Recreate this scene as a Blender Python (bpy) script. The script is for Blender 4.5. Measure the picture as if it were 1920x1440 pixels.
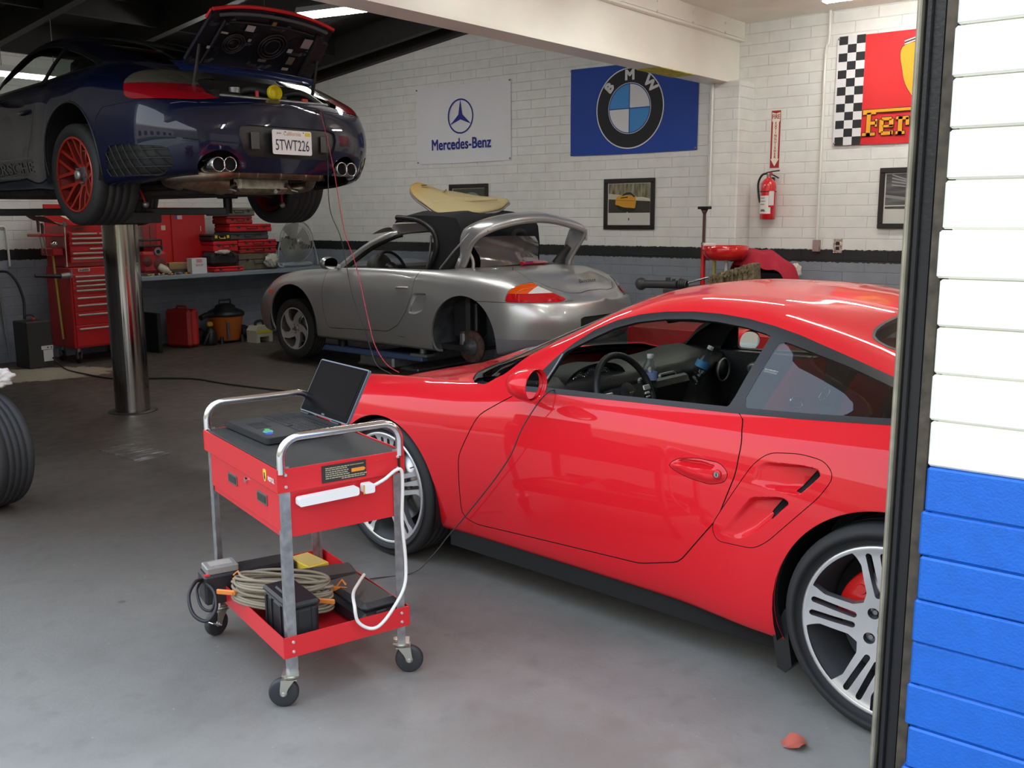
import bpy, bmesh, math, random
import numpy as np
from mathutils import Vector, Matrix
random.seed(7)
for o in list(bpy.data.objects): bpy.data.objects.remove(o, do_unlink=True)
SC = bpy.context.scene
COL = SC.collection
PI = math.pi
R = math.radians

# ------------------------------------------------------------------ camera
H_CAM, F_PX, PITCH, ROLL, TH = 1.56, 1810.0, R(9.95), R(-0.33), R(51.3)
def _basis():
    cp, sp, cr, sr = math.cos(PITCH), math.sin(PITCH), math.cos(ROLL), math.sin(ROLL)
    F = np.array([0, cp, -sp]); U = np.array([0, sp, cp]); Rt = np.array([1, 0, 0.])
    R2 = cr*Rt + sr*U; U2 = -sr*Rt + cr*U
    B = np.array([[math.cos(TH), math.sin(TH), 0], [-math.sin(TH), math.cos(TH), 0], [0, 0, 1]])
    return B@F, B@R2, B@U2
FW, RT, UP = _basis()
cam_d = bpy.data.cameras.new('camera'); cam = bpy.data.objects.new('camera', cam_d); COL.objects.link(cam)
cam_d.sensor_width = 36; cam_d.lens = 36*F_PX/1920; cam_d.clip_start = .05; cam_d.clip_end = 200
M = Matrix(((RT[0], UP[0], -FW[0], 0), (RT[1], UP[1], -FW[1], 0), (RT[2], UP[2], -FW[2], H_CAM), (0, 0, 0, 1)))
cam.matrix_world = M
SC.camera = cam

# ------------------------------------------------------------------ world and exposure
W = bpy.data.worlds.new('sky'); SC.world = W; W.use_nodes = True
wn = W.node_tree; wn.nodes.clear()
wo = wn.nodes.new('ShaderNodeOutputWorld'); wb = wn.nodes.new('ShaderNodeBackground')
wt = wn.nodes.new('ShaderNodeTexCoord'); ws = wn.nodes.new('ShaderNodeSeparateXYZ'); wr = wn.nodes.new('ShaderNodeValToRGB')
wn.links.new(wt.outputs['Generated'], ws.inputs[0]); wn.links.new(ws.outputs['Z'], wr.inputs[0])
wr.color_ramp.elements[0].position = 0.0; wr.color_ramp.elements[0].color = (.16, .15, .13, 1)
wr.color_ramp.elements[1].position = .7; wr.color_ramp.elements[1].color = (.66, .80, 1.0, 1)
for p_, c_ in ((.16, (.20, .21, .17, 1)), (.22, (.95, .95, .92, 1))): wr.color_ramp.elements.new(p_).color = c_
wn.links.new(wr.outputs[0], wb.inputs[0]); wb.inputs[1].default_value = 2.3
wn.links.new(wb.outputs[0], wo.inputs[0])
sun_d = bpy.data.lights.new('sun', 'SUN'); sun_d.energy = 4.5; sun_d.angle = R(.6); sun_d.color = (1, .95, .86)
sun = bpy.data.objects.new('sun', sun_d); COL.objects.link(sun); sun.location = (20, 3, 25)
sun.rotation_euler = Vector((-.80, -.16, -1.0)).to_track_quat('-Z', 'Y').to_euler()   # stands behind the garage, lights the yard only
SC.view_settings.view_transform = 'Standard'; SC.view_settings.look = 'None'
SC.view_settings.gamma = 1; SC.view_settings.exposure = 0.38
SC.view_settings.use_curve_mapping = False

# ------------------------------------------------------------------ materials
MATS = {}
def nt(name):
    m = bpy.data.materials.new(name); m.use_nodes = True
    t = m.node_tree; t.nodes.clear()
    o = t.nodes.new('ShaderNodeOutputMaterial'); b = t.nodes.new('ShaderNodeBsdfPrincipled')
    t.links.new(b.outputs[0], o.inputs[0]); MATS[name] = m
    return m, t, b, o
def c4(c): return (c[0], c[1], c[2], 1)
def srgb(r, g, b):
    f = lambda v: (v/255/12.92) if v/255 <= .04045 else ((v/255+.055)/1.055)**2.4
    return (f(r), f(g), f(b))
def mat(name, col, rough=.5, metal=0, coat=0, noise=0, nscale=20, bump=0, bscale=80, spec=.5, emit=None, alpha=None):
    if name in MATS: return MATS[name]
    m, t, b, o = nt(name)
    b.inputs['Base Color'].default_value = c4(col); b.inputs['Roughness'].default_value = rough
    b.inputs['Metallic'].default_value = metal; b.inputs['Specular IOR Level'].default_value = spec
    if coat: b.inputs['Coat Weight'].default_value = coat; b.inputs['Coat Roughness'].default_value = .03
    if noise or bump:
        tc = t.nodes.new('ShaderNodeTexCoord')
    if noise:
        n = t.nodes.new('ShaderNodeTexNoise'); n.inputs['Scale'].default_value = nscale; n.inputs['Detail'].default_value = 6
        t.links.new(tc.outputs['Object'], n.inputs['Vector'])
        r = t.nodes.new('ShaderNodeValToRGB')
        r.color_ramp.elements[0].position = .3; r.color_ramp.elements[0].color = c4([max(0, v*(1-noise)) for v in col])
        r.color_ramp.elements[1].position = .7; r.color_ramp.elements[1].color = c4([min(1, v*(1+noise)) for v in col])
        t.links.new(n.outputs[0], r.inputs[0]); t.links.new(r.outputs[0], b.inputs['Base Color'])
    if bump:
        n2 = t.nodes.new('ShaderNodeTexNoise'); n2.inputs['Scale'].default_value = bscale; n2.inputs['Detail'].default_value = 4
        t.links.new(tc.outputs['Object'], n2.inputs['Vector'])
        bp = t.nodes.new('ShaderNodeBump'); bp.inputs['Strength'].default_value = bump; bp.inputs['Distance'].default_value = .01
        t.links.new(n2.outputs[0], bp.inputs['Height']); t.links.new(bp.outputs[0], b.inputs['Normal'])
    if emit: b.inputs['Emission Color'].default_value = c4(emit[0]); b.inputs['Emission Strength'].default_value = emit[1]
    return m
def glassmat(name, tint=(.9, .95, .93), rough=0.0, ior=1.45, refl=1.0):
    if name in MATS: return MATS[name]
    m, t, b, o = nt(name); t.nodes.remove(b)
    tr = t.nodes.new('ShaderNodeBsdfTransparent'); tr.inputs[0].default_value = c4(tint)
    gl = t.nodes.new('ShaderNodeBsdfGlossy'); gl.inputs['Roughness'].default_value = rough
    gl.inputs[0].default_value = (refl, refl, refl, 1)
    fr = t.nodes.new('ShaderNodeFresnel'); ge = t.nodes.new('ShaderNodeNewGeometry'); mr = t.nodes.new('ShaderNodeMapRange')
    mr.inputs['To Min'].default_value = ior; mr.inputs['To Max'].default_value = 1/ior
    t.links.new(ge.outputs['Backfacing'], mr.inputs['Value']); t.links.new(mr.outputs[0], fr.inputs[0])
    mx = t.nodes.new('ShaderNodeMixShader')
    t.links.new(fr.outputs[0], mx.inputs[0]); t.links.new(tr.outputs[0], mx.inputs[1]); t.links.new(gl.outputs[0], mx.inputs[2])
    t.links.new(mx.outputs[0], o.inputs[0])
    return m
def emis(name, col, s):
    if name in MATS: return MATS[name]
    m, t, b, o = nt(name); t.nodes.remove(b)
    e = t.nodes.new('ShaderNodeEmission'); e.inputs[0].default_value = c4(col); e.inputs[1].default_value = s
    t.links.new(e.outputs[0], o.inputs[0]); return m

RED = mat('red_paint', (.70, .010, .020), .55, 0, .75, spec=.12)
NAVY = mat('navy_paint', (.0015, .0035, .024), .5, 0, 1.0, spec=.12)
SILVER = mat('silver_paint', (.56, .57, .58), .35, .75, .9)
BLACKP = mat('black_plastic', (.012, .012, .013), .45, bump=.1, bscale=300)
BLACKG = mat('gloss_black', (.008, .008, .009), .12, coat=.6)
RUBBER = mat('rubber', (.02, .02, .021), .75, noise=.3, nscale=30)
DARK = mat('dark_void', (.006, .006, .006), .9)
CHROME = mat('chrome', (.75, .75, .76), .12, 1)
STEEL = mat('brushed_steel', (.52, .51, .49), .32, 1, noise=.15, nscale=60)
GREYMET = mat('grey_metal', (.30, .30, .31), .45, .8, noise=.2)
ALU = mat('cast_aluminium', (.42, .42, .43), .3, .85)
WHITEP = mat('white_plastic', (.85, .85, .84), .35)
SEAM = mat('seam_black', (.01, .005, .005), .8)
LEATHER = mat('black_leather', (.018, .018, .020), .5, bump=.25, bscale=120)
GLASS = glassmat('window_glass', (.80, .86, .82), ior=1.5)
CLEAR = glassmat('clear_plastic', (.86, .89, .92), ior=1.5)
DKGLASS = glassmat('tinted_glass', (.45, .50, .47), ior=1.6)
MIRROR = mat('mirror_glass', (.9, .9, .9), .01, 1)
# ------------------------------------------------------------------ object helpers
def tag(o, label=None, cat=None, group=None, kind=None):
    if label: o['label'] = label
    if cat: o['category'] = cat
    if group: o['group'] = group
    if kind: o['kind'] = kind
    return o
def empty(name, label, cat, loc=(0, 0, 0), rz=0, group=None, rot=None):
    o = bpy.data.objects.new(name, None); COL.objects.link(o); o.empty_display_size = .1
    o.location = loc; o.rotation_euler = rot if rot else (0, 0, rz)
    return tag(o, label, cat, group)
class MB:
    """collects shapes, then builds one mesh object"""
    def __init__(s): s.v = []; s.f = []; s.m = []; s.mats = []; s.smooth = []; s.cur = -1; s.sm = False
    def mat(s, m):
        if m not in s.mats: s.mats.append(m)
        s.cur = s.mats.index(m); return s
    def add(s, vs, fs, smooth=None):
        n = len(s.v); s.v += [tuple(v) for v in vs]
        for f in fs: s.f.append(tuple(i+n for i in f)); s.m.append(s.cur); s.smooth.append(s.sm if smooth is None else smooth)
        return s
    def box(s, c, d, rot=None, bev=0):
        hx, hy, hz = d[0]/2, d[1]/2, d[2]/2
        if bev > 0:
            b = min(bev, hx*.98, hy*.98, hz*.98); vs = []; idx = {}
            for sx in (-1, 1):
                for sy in (-1, 1):
                    for sz in (-1, 1):
                        for k, p in enumerate([(hx, hy-b, hz-b), (hx-b, hy, hz-b), (hx-b, hy-b, hz)]):
                            idx[(sx, sy, sz, k)] = len(vs); vs.append((sx*p[0], sy*p[1], sz*p[2]))
            fs = []
            for ax in range(3):
                o1, o2 = [(1, 2), (0, 2), (0, 1)][ax]
                for sg in (-1, 1):
                    q = []
                    for a, b2 in ((-1, -1), (1, -1), (1, 1), (-1, 1)):
                        k = [0, 0, 0]; k[ax] = sg; k[o1] = a; k[o2] = b2; q.append(idx[(k[0], k[1], k[2], ax)])
                    fs.append(q)
            for ax in range(3):
                o1, o2 = [(1, 2), (0, 2), (0, 1)][ax]
                for a in (-1, 1):
                    for b2 in (-1, 1):
                        k1 = [0, 0, 0]; k1[ax] = -1; k1[o1] = a; k1[o2] = b2; k2 = list(k1); k2[ax] = 1
                        fs.append([idx[(*k1, o1)], idx[(*k2, o1)], idx[(*k2, o2)], idx[(*k1, o2)]])
            for sx in (-1, 1):
                for sy in (-1, 1):
                    for sz in (-1, 1): fs.append([idx[(sx, sy, sz, k)] for k in range(3)])
        else:
            vs = [(x*hx, y*hy, z*hz) for x in (-1, 1) for y in (-1, 1) for z in (-1, 1)]
            fs = [(0, 1, 3, 2), (4, 6, 7, 5), (0, 4, 5, 1), (2, 3, 7, 6), (0, 2, 6, 4), (1, 5, 7, 3)]
        Rm = rot if rot is not None else Matrix.Identity(3)
        s.add([Rm@Vector(v)+Vector(c) for v in vs], fs, False); return s
    def cyl(s, a, b, r1, r2=None, n=24, caps=True, smooth=True):
        a, b = Vector(a), Vector(b); r2 = r1 if r2 is None else r2
        d = (b-a).normalized(); u = d.orthogonal().normalized(); w = d.cross(u)
        vs = []
        for p, r in ((a, r1), (b, r2)):
            for i in range(n):
                t = 2*PI*i/n; vs.append(p+u*r*math.cos(t)+w*r*math.sin(t))
        s.add(vs, [(i, (i+1) % n, n+(i+1) % n, n+i) for i in range(n)], smooth)
        if caps: s.add(vs, [tuple(range(n))[::-1], tuple(range(n, 2*n))], False)
        return s
    def tube(s, pts, r, n=10, smooth=True, closed=False, caps=True, flat=None):
        P = [Vector(p) for p in pts]; m = len(P); rr = r if hasattr(r, '__len__') else [r]*m
        u = None; vs = []
        for i in range(m):
            if closed: t = (P[(i+1) % m]-P[i-1])
            else: t = P[min(i+1, m-1)]-P[max(i-1, 0)]
            t = t.normalized() if t.length > 1e-9 else Vector((0, 0, 1))
            if u is None: u = t.orthogonal().normalized()
            u = (u-t*u.dot(t)); u = u.normalized() if u.length > 1e-6 else t.orthogonal().normalized()
            w = t.cross(u)
            for k in range(n):
                a = 2*PI*k/n; vs.append(P[i]+(u*math.cos(a)+w*math.sin(a)*(flat or 1))*rr[i])
        fs = []
        for i in range(m if closed else m-1):
            j = (i+1) % m
            for k in range(n): fs.append((i*n+k, i*n+(k+1) % n, j*n+(k+1) % n, j*n+k))
        s.add(vs, fs, smooth)
        if caps and not closed: s.add(vs, [tuple(range(n))[::-1], tuple(range((m-1)*n, m*n))], False)
        return s
    def lathe(s, prof, c=(0, 0, 0), axis='Z', n=32, smooth=True, a0=0, a1=2*PI):
        full = abs(a1-a0-2*PI) < 1e-6; k = n if full else n+1; vs = []
        for i in range(k):
            t = a0+(a1-a0)*i/n; ca, sa = math.cos(t), math.sin(t)
            for r, h in prof:
                p = {'Z': (r*ca, r*sa, h), 'Y': (r*ca, h, r*sa), 'X': (h, r*ca, r*sa)}[axis]
                vs.append(Vector(p)+Vector(c))
        m = len(prof); fs = []
        for i in range(n):
            j = (i+1) % k
            for q in range(m-1): fs.append((i*m+q, j*m+q, j*m+q+1, i*m+q+1))
        s.add(vs, fs, smooth); return s
    def sphere(s, c, r, n=16, sc=(1, 1, 1), m=10):
        prof = [(max(1e-5, math.sin(PI*i/m))*r, -math.cos(PI*i/m)*r) for i in range(m+1)]
        k = len(s.v); s.lathe(prof, (0, 0, 0), 'Z', n)
        for i in range(k, len(s.v)):
            v = s.v[i]; s.v[i] = (v[0]*sc[0]+c[0], v[1]*sc[1]+c[1], v[2]*sc[2]+c[2])
        return s
    def prism(s, poly, o, u, v, depth, smooth=False, bev=0):
        """extrude 2D poly in plane (o;u,v) by vector depth"""
        o, u, v, d = Vector(o), Vector(u), Vector(v), Vector(depth)
        n = len(poly); vs = [o+u*p[0]+v*p[1] for p in poly]+[o+u*p[0]+v*p[1]+d for p in poly]
        s.add(vs, [(i, (i+1) % n, n+(i+1) % n, n+i) for i in range(n)], smooth)
        s.add(vs, [tuple(range(n))[::-1], tuple(range(n, 2*n))], False); return s
    def grid(s, fn, nu, nv, smooth=True):
        vs = [fn(i/nu, j/nv) for i in range(nu+1) for j in range(nv+1)]
        s.add(vs, [(i*(nv+1)+j, (i+1)*(nv+1)+j, (i+1)*(nv+1)+j+1, i*(nv+1)+j+1) for i in range(nu) for j in range(nv)], smooth); return s
    def xf(s, Mx):
        s.v = [tuple(Mx@Vector(v)) for v in s.v]; return s
    def build(s, name, m=None, parent=None, label=None, fix=True, **kw):
        me = bpy.data.meshes.new(name); me.from_pydata(s.v, [], s.f)
        ml = list(s.mats); mi = list(s.m)
        if -1 in mi:
            if m is None: m = ml[0] if ml else None
            if m is not None and m not in ml: ml.append(m)
            k = ml.index(m) if m is not None else 0; mi = [k if i < 0 else i for i in mi]
        for q in ml: me.materials.append(q)
        me.polygons.foreach_set('material_index', mi)
        me.polygons.foreach_set('use_smooth', s.smooth)
        me.validate(clean_customdata=False)
        if fix:
            bm = bmesh.new(); bm.from_mesh(me); bmesh.ops.recalc_face_normals(bm, faces=bm.faces); bm.to_mesh(me); bm.free()
        me.update()
        o = bpy.data.objects.new(name, me); COL.objects.link(o)
        if parent is not None: o.parent = parent
        if label: o['label'] = label
        for k, val in kw.items(): o[k] = val
        return o
def box(name, c, d, m, parent=None, rot=None, bev=0, **kw): return MB().box(c, d, rot, bev).build(name, m, parent, **kw)
def children(o): return [c for c in bpy.data.objects if c.parent == o]
def copy_tree(o, parent=None):
    c = o.copy(); COL.objects.link(c)
    if parent is not None: c.parent = parent
    for ch in children(o): copy_tree(ch, c)
    return c
def rz(a): return Matrix.Rotation(a, 3, 'Z')
def arc(cx, cy, r, a0, a1, n): return [(cx+r*math.cos(a0+(a1-a0)*i/n), cy+r*math.sin(a0+(a1-a0)*i/n)) for i in range(n+1)]
def rrect(w, h, r, n=4, cx=0, cy=0):
    p = []
    for sx, sy, a in ((1, 1, 0), (-1, 1, PI/2), (-1, -1, PI), (1, -1, 1.5*PI)):
        p += arc(cx+sx*(w/2-r), cy+sy*(h/2-r), r, a, a+PI/2, n)
    return p
def smooth_path(pts, n=8, closed=False):
    P = [Vector(p) for p in pts]; out = []; m = len(P)
    rng = range(m) if closed else range(m-1)
    for i in rng:
        if closed: p0, p1, p2, p3 = P[i-1], P[i], P[(i+1) % m], P[(i+2) % m]
        else: p0, p1, p2, p3 = P[max(i-1, 0)], P[i], P[i+1], P[min(i+2, m-1)]
        for k in range(n):
            t = k/n
            out.append(.5*((2*p1)+(p2-p0)*t+(2*p0-5*p1+4*p2-p3)*t*t+(3*p1-p0-3*p2+p3)*t**3))
    if not closed: out.append(P[-1])
    return out
FONT = bpy.data.fonts.load('') if False else None
def text_poly(txt, size, depth=.001, spacing=1.0):
    cu = bpy.data.curves.new('txt', 'FONT'); cu.body = txt; cu.size = size; cu.extrude = depth/2; cu.align_x = 'CENTER'; cu.align_y = 'CENTER'
    cu.space_character = spacing; cu.resolution_u = 3
    o = bpy.data.objects.new('txt', cu); COL.objects.link(o)
    dg = bpy.context.evaluated_depsgraph_get(); dg.update()
    me = bpy.data.meshes.new_from_object(o.evaluated_get(dg))
    bpy.data.objects.remove(o, do_unlink=True); bpy.data.curves.remove(cu)
    vs = [tuple(v.co) for v in me.vertices]; fs = [tuple(p.vertices) for p in me.polygons]
    bpy.data.meshes.remove(me); return vs, fs
def add_text(mb, txt, size, o, u, v, depth=.001, sx=1.0, spacing=1.0, rot=0, fit=None, bold=0):
    """lettering lying in plane (o;u,v), standing out along u x v"""
    vs, fs = text_poly(txt, size, depth, spacing)
    o, u, v = Vector(o), Vector(u), Vector(v); w = u.cross(v)
    if fit:
        xs = [p[0] for p in vs]; ys = [p[1] for p in vs]; wd = max(xs)-min(xs); hd = max(ys)-min(ys)
        cx, cy = (max(xs)+min(xs))/2, (max(ys)+min(ys))/2
        vs = [((p[0]-cx)*fit[0]/wd, (p[1]-cy)*(fit[1]/hd if fit[1] else fit[0]/wd), p[2]) for p in vs]
    ca, sa = math.cos(rot), math.sin(rot); offs = [(0, 0)]
    if bold: offs = [(bold*a, bold*b) for a, b in ((-1, -1), (1, -1), (-1, 1), (1, 1))]
    for ox, oy in offs:
        mb.add([o+u*((p[0]*sx)*ca-p[1]*sa+ox)+v*((p[0]*sx)*sa+p[1]*ca+oy)+w*(p[2]+depth/2+(ox+oy)*.01) for p in vs], fs, False)
    return mb

# ------------------------------------------------------------------ interpolation and polygon distance
def pchip(xk, yk):
    xk = np.array(xk, float); yk = np.array(yk, float); i = np.argsort(xk); xk, yk = xk[i], yk[i]
    h = np.diff(xk); d = np.diff(yk)/h; m = np.zeros_like(yk)
    for k in range(1, len(xk)-1):
        if d[k-1]*d[k] > 0:
            w1, w2 = 2*h[k]+h[k-1], h[k]+2*h[k-1]; m[k] = (w1+w2)/(w1/d[k-1]+w2/d[k])
    m[0], m[-1] = d[0], d[-1]
    def f(x):
        x = np.clip(np.asarray(x, float), xk[0], xk[-1]); k = np.clip(np.searchsorted(xk, x)-1, 0, len(h)-1)
        t = (x-xk[k])/h[k]; a = yk[k]; b = yk[k+1]
        return (2*t**3-3*t**2+1)*a+(t**3-2*t**2+t)*h[k]*m[k]+(-2*t**3+3*t**2)*b+(t**3-t**2)*h[k]*m[k+1]
    return f
def sdf_poly(P, Q):
    """signed distance (negative inside) of points P(n,2) to closed polygon Q"""
    P = np.asarray(P, float); Q = np.asarray(Q, float); n = len(Q)
    dmin = np.full(len(P), 1e9); ins = np.zeros(len(P), bool)
    for i in range(n):
        a, b = Q[i], Q[(i+1) % n]; e = b-a; w = P-a; L = e@e
        t = np.clip((w@e)/max(L, 1e-12), 0, 1); dd = w-t[:, None]*e
        dmin = np.minimum(dmin, (dd**2).sum(1))
        c = ((a[1] <= P[:, 1]) & (b[1] > P[:, 1])) | ((b[1] <= P[:, 1]) & (a[1] > P[:, 1]))
        if abs(e[1]) > 1e-12:
            xi = a[0]+(P[:, 1]-a[1])*e[0]/e[1]; ins ^= c & (P[:, 0] < xi)
    d = np.sqrt(dmin); return np.where(ins, -d, d)
def spl(pts, n=6, closed=True):
    return [(p[0], p[1]) for p in smooth_path([(a, b, 0) for a, b in pts], n, closed)]
def rounded(pts, r=.02, n=4):
    out = []; m = len(pts)
    for i in range(m):
        a, p, b = Vector(pts[i-1]), Vector(pts[i]), Vector(pts[(i+1) % m])
        ra = min(r, (a-p).length*.45); rb = min(r, (b-p).length*.45)
        s0 = p+(a-p).normalized()*ra; s1 = p+(b-p).normalized()*rb
        for k in range(n+1):
            t = k/n; q = s0*(1-t)**2+p*2*t*(1-t)+s1*t*t; out.append((q.x, q.y))
    return out
class Surf:
    """a surface whose faces are cut along contours and sorted into tagged regions"""
    def __init__(s, V, F, tagname='body'):
        s.V = np.array(V, float); s.F = [(tuple(f), tagname) for f in F]; s.mod = np.zeros(len(s.V), bool); s.N = s._calc()
    def refine(s, sel, levels=1):
        for _ in range(levels):
            cache = {}; newV = []; newN = []; newM = []; out = []; base = len(s.V)
            def mid(*ids):
                k = tuple(sorted(ids))
                if k not in cache:
                    cache[k] = base+len(newV); newV.append(s.V[list(ids)].mean(0)); newN.append(s.N[list(ids)].mean(0)); newM.append(False)
                return cache[k]
            for f, tg in s.F:
                if len(f) == 4 and sel(s.V[list(f)].mean(0)):
                    a, b, c, d = f; ab, bc, cd, da, m = mid(a, b), mid(b, c), mid(c, d), mid(d, a), mid(a, b, c, d)
                    out += [((a, ab, m, da), tg), ((ab, b, bc, m), tg), ((m, bc, c, cd), tg), ((da, m, cd, d), tg)]
                else: out.append((f, tg))
            s.V = np.vstack([s.V, newV]); s.N = np.vstack([s.N, newN]); s.mod = np.concatenate([s.mod, newM]); s.F = out
        return s
    def cut(s, g, name, sel=None):
        vals = g(s.V); vals = np.where(np.abs(vals) < 1e-6, 0, vals)
        newV = []; newN = []; newM = []; cache = {}; base = len(s.V); out = []
        for f, tg in s.F:
            w = vals[list(f)]
            if w.min() >= 0: out.append((f, tg)); continue
            if sel is not None and not sel(s.V[list(f)].mean(0), tg): out.append((f, tg)); continue
            if w.max() <= 0: out.append((f, name)); continue
            pos, neg = [], []; n = len(f)
            for i in range(n):
                a, b = f[i], f[(i+1) % n]; va, vb = vals[a], vals[b]
                if va >= 0: pos.append(a)
                if va <= 0: neg.append(a)
                if va*vb < 0:
                    key = (min(a, b), max(a, b))
                    if key not in cache:
                        t = va/(va-vb); cache[key] = base+len(newV); newV.append(s.V[a]*(1-t)+s.V[b]*t); newN.append(s.N[a]*(1-t)+s.N[b]*t); newM.append(s.mod[a] and s.mod[b])
                    pos.append(cache[key]); neg.append(cache[key])
            if len(pos) > 2: out.append((tuple(pos), tg))
            if len(neg) > 2: out.append((tuple(neg), name))
        if newV: s.V = np.vstack([s.V, newV]); s.N = np.vstack([s.N, newN]); s.mod = np.concatenate([s.mod, newM])
        s.F = out; return s
    def normals(s):
        N = s._calc(); s.N = np.where(s.mod[:, None], N, s.N); L = np.linalg.norm(s.N, axis=1); L[L < 1e-12] = 1; s.N = s.N/L[:, None]; return s
    def _calc(s):
        N = np.zeros_like(s.V)
        for f, tg in s.F:
            p = s.V[list(f)]; n = len(f); c = np.zeros(3)
            for i in range(1, n-1): c += np.cross(p[i]-p[0], p[i+1]-p[0])
            for i in f: N[i] += c
        L = np.linalg.norm(N, axis=1); L[L < 1e-12] = 1; return N/L[:, None]
    def part(s, tags, name, material, parent, sel=None, flange=0.0, fmat=None, label=None, offset=0.0, inner=False):
        tags = (tags,) if isinstance(tags, str) else tags
        fs = [f for f, tg in s.F if tg in tags and (sel is None or sel(s.V[list(f)].mean(0)))]
        if not fs: return None
        used = sorted({i for f in fs for i in f}); mp = {u: k for k, u in enumerate(used)}
        V = [s.V[u]+s.N[u]*offset for u in used]; NR = [s.N[u] for u in used]
        F = [tuple(mp[i] for i in f) for f in fs]; ln = [NR[i] for f in F for i in f]; mi = [0]*len(F)
        if flange:
            ec = {}
            for f in F:
                for i in range(len(f)):
                    a, b = f[i], f[(i+1) % len(f)]; k = (min(a, b), max(a, b)); ec[k] = ec.get(k, 0)+1 if k in ec else 1; ec[(k, 'd')] = (a, b)
            bd = [ec[(k, 'd')] for k in list(ec) if not (isinstance(k[1], str)) and ec[k] == 1]
            for a, b in bd:
                A, Bv = V[a], V[b]; A2, B2 = A-NR[a]*flange, Bv-NR[b]*flange
                n = np.cross(Bv-A, A2-A); l = np.linalg.norm(n)
                if l < 1e-12: continue
                n = -n/l; k = len(V); V += [Bv, A, A2, B2]; NR += [n]*4
                F.append((k, k+1, k+2, k+3)); ln += [n]*4; mi.append(1 if fmat else 0)
        me = bpy.data.meshes.new(name); me.from_pydata([tuple(v) for v in V], [], F)
        me.materials.append(material)
        if fmat: me.materials.append(fmat); me.polygons.foreach_set('material_index', mi)
        me.polygons.foreach_set('use_smooth', [True]*len(F)); me.update()
        me.normals_split_custom_set([tuple(x) for x in ln])
        o = bpy.data.objects.new(name, me); COL.objects.link(o); o.parent = parent
        if label: o['label'] = label
        return o
def side_sdf(poly):   # field over the side view (x,z)
    poly = np.array(poly)
    return lambda V: sdf_poly(V[:, [0, 2]], poly)
def top_sdf(poly):    # field over the top view (x,|y|)
    poly = np.array(poly)
    return lambda V: sdf_poly(np.stack([V[:, 0], np.abs(V[:, 1])], 1), poly)
def rear_sdf(poly, sym=True):   # field over the rear view (y,z)
    poly = np.array(poly)
    return lambda V: sdf_poly(np.stack([np.abs(V[:, 1]) if sym else V[:, 1], V[:, 2]], 1), poly)
def band(g, w): return lambda V: np.abs(g(V))-w
def opn(g, poly):   # field for an open polyline: distance - w
    pass
def line_band(pts, w, plane='xz'):
    pts = np.array(pts, float)
    def f(V):
        P = V[:, [0, 2]] if plane == 'xz' else np.stack([V[:, 0], np.abs(V[:, 1])], 1) if plane == 'xy' else np.stack([np.abs(V[:, 1]), V[:, 2]], 1)
        d = np.full(len(P), 1e9)
        for i in range(len(pts)-1):
            a, b = pts[i], pts[i+1]; e = b-a; q = P-a; t = np.clip((q@e)/(e@e), 0, 1)
            d = np.minimum(d, np.linalg.norm(q-t[:, None]*e, axis=1))
        return d-w
    return f

# ------------------------------------------------------------------ loft of a car body
def car_surface(T, x0, x1, nose, tail, nk=280, sub=(3, 14, 14, 6, 6, 8, 6, 9)):
    """T: dict of control curves over x; returns full-width surface. nose/tail: (start, exponent, profile(z))"""
    t = np.linspace(0, 1, nk+1); xs = x1+(x0-x1)*(.5-.5*np.cos(PI*t))*.45+(x0-x1)*t*.55
    g = {k: pchip(*zip(*v))(xs) for k, v in T.items()}
    rows = []
    for i, x in enumerate(xs):
        E = 1.0
        if x > nose[0]:
            q = (x-nose[0])/(x0-nose[0]); E = max(0, 1-q**nose[1])**(1/nose[1])
        if x < tail[0]:
            q = (tail[0]-x)/(tail[0]-x1); E = max(0, 1-min(q, 1)**tail[1])**(1/tail[1])
        G = lambda k: float(g[k][i])
        pts = [(G('yb')*.90, G('zb')), (G('yb'), G('zb')+.025), (G('ym'), G('zm')), (G('ys'), G('zs')),
               (G('yB'), G('zB')), (G('yg'), G('zg')), (G('yr'), G('zr')), (G('yr')*.55, G('zc')*.78+G('zr')*.22), (0, G('zc'))]
        pv = [Vector((p[0]*max(E, .00001), p[1], 0)) for p in pts]
        # centripetal-ish catmull rom with per-span subdivision; centre line mirrored for tangency
        ext = [pv[0]+(pv[0]-pv[1])*.5]+pv+[Vector((-pv[-2].x, pv[-2].y, 0))]
        row = []
        for k in range(len(pv)-1):
            p0, p1, p2, p3 = ext[k], ext[k+1], ext[k+2], ext[k+3]
            d1 = max((p1-p0).length, 1e-4)**.5; d2 = max((p2-p1).length, 1e-4)**.5; d3 = max((p3-p2).length, 1e-4)**.5
            m1 = ((p1-p0)/d1-(p2-p0)/(d1+d2)+(p2-p1)/d2)*d2; m2 = ((p2-p1)/d2-(p3-p1)/(d2+d3)+(p3-p2)/d3)*d2
            for j in range(sub[k]):
                u = j/sub[k]
                row.append((2*u**3-3*u*u+1)*p1+(u**3-2*u*u+u)*m1+(-2*u**3+3*u*u)*p2+(u**3-u*u)*m2)
        row.append(pv[-1])
        full = [(x, p.x, p.y) for p in row]+[(x, -p.x, p.y) for p in row[-2::-1]]
        rows.append(full)
    V = np.array(rows)            # (nk+1, m, 3)
    X = V[:, :, 0]; Z = V[:, :, 2]
    kn, kt = nose[2](Z), tail[2](Z)
    X = np.where(X > nose[0], nose[0]+(X-nose[0])*kn, X); X = np.where(X < tail[0], tail[0]+(X-tail[0])*kt, X)
    V[:, :, 0] = X
    m = V.shape[1]; F = [(i*m+j, i*m+j+1, (i+1)*m+j+1, (i+1)*m+j) for i in range(nk) for j in range(m-1)]
    S = Surf(V.reshape(-1, 3), F); S.N[:m] = (-1, 0, 0); S.N[-m:] = (1, 0, 0)
    return S

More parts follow.
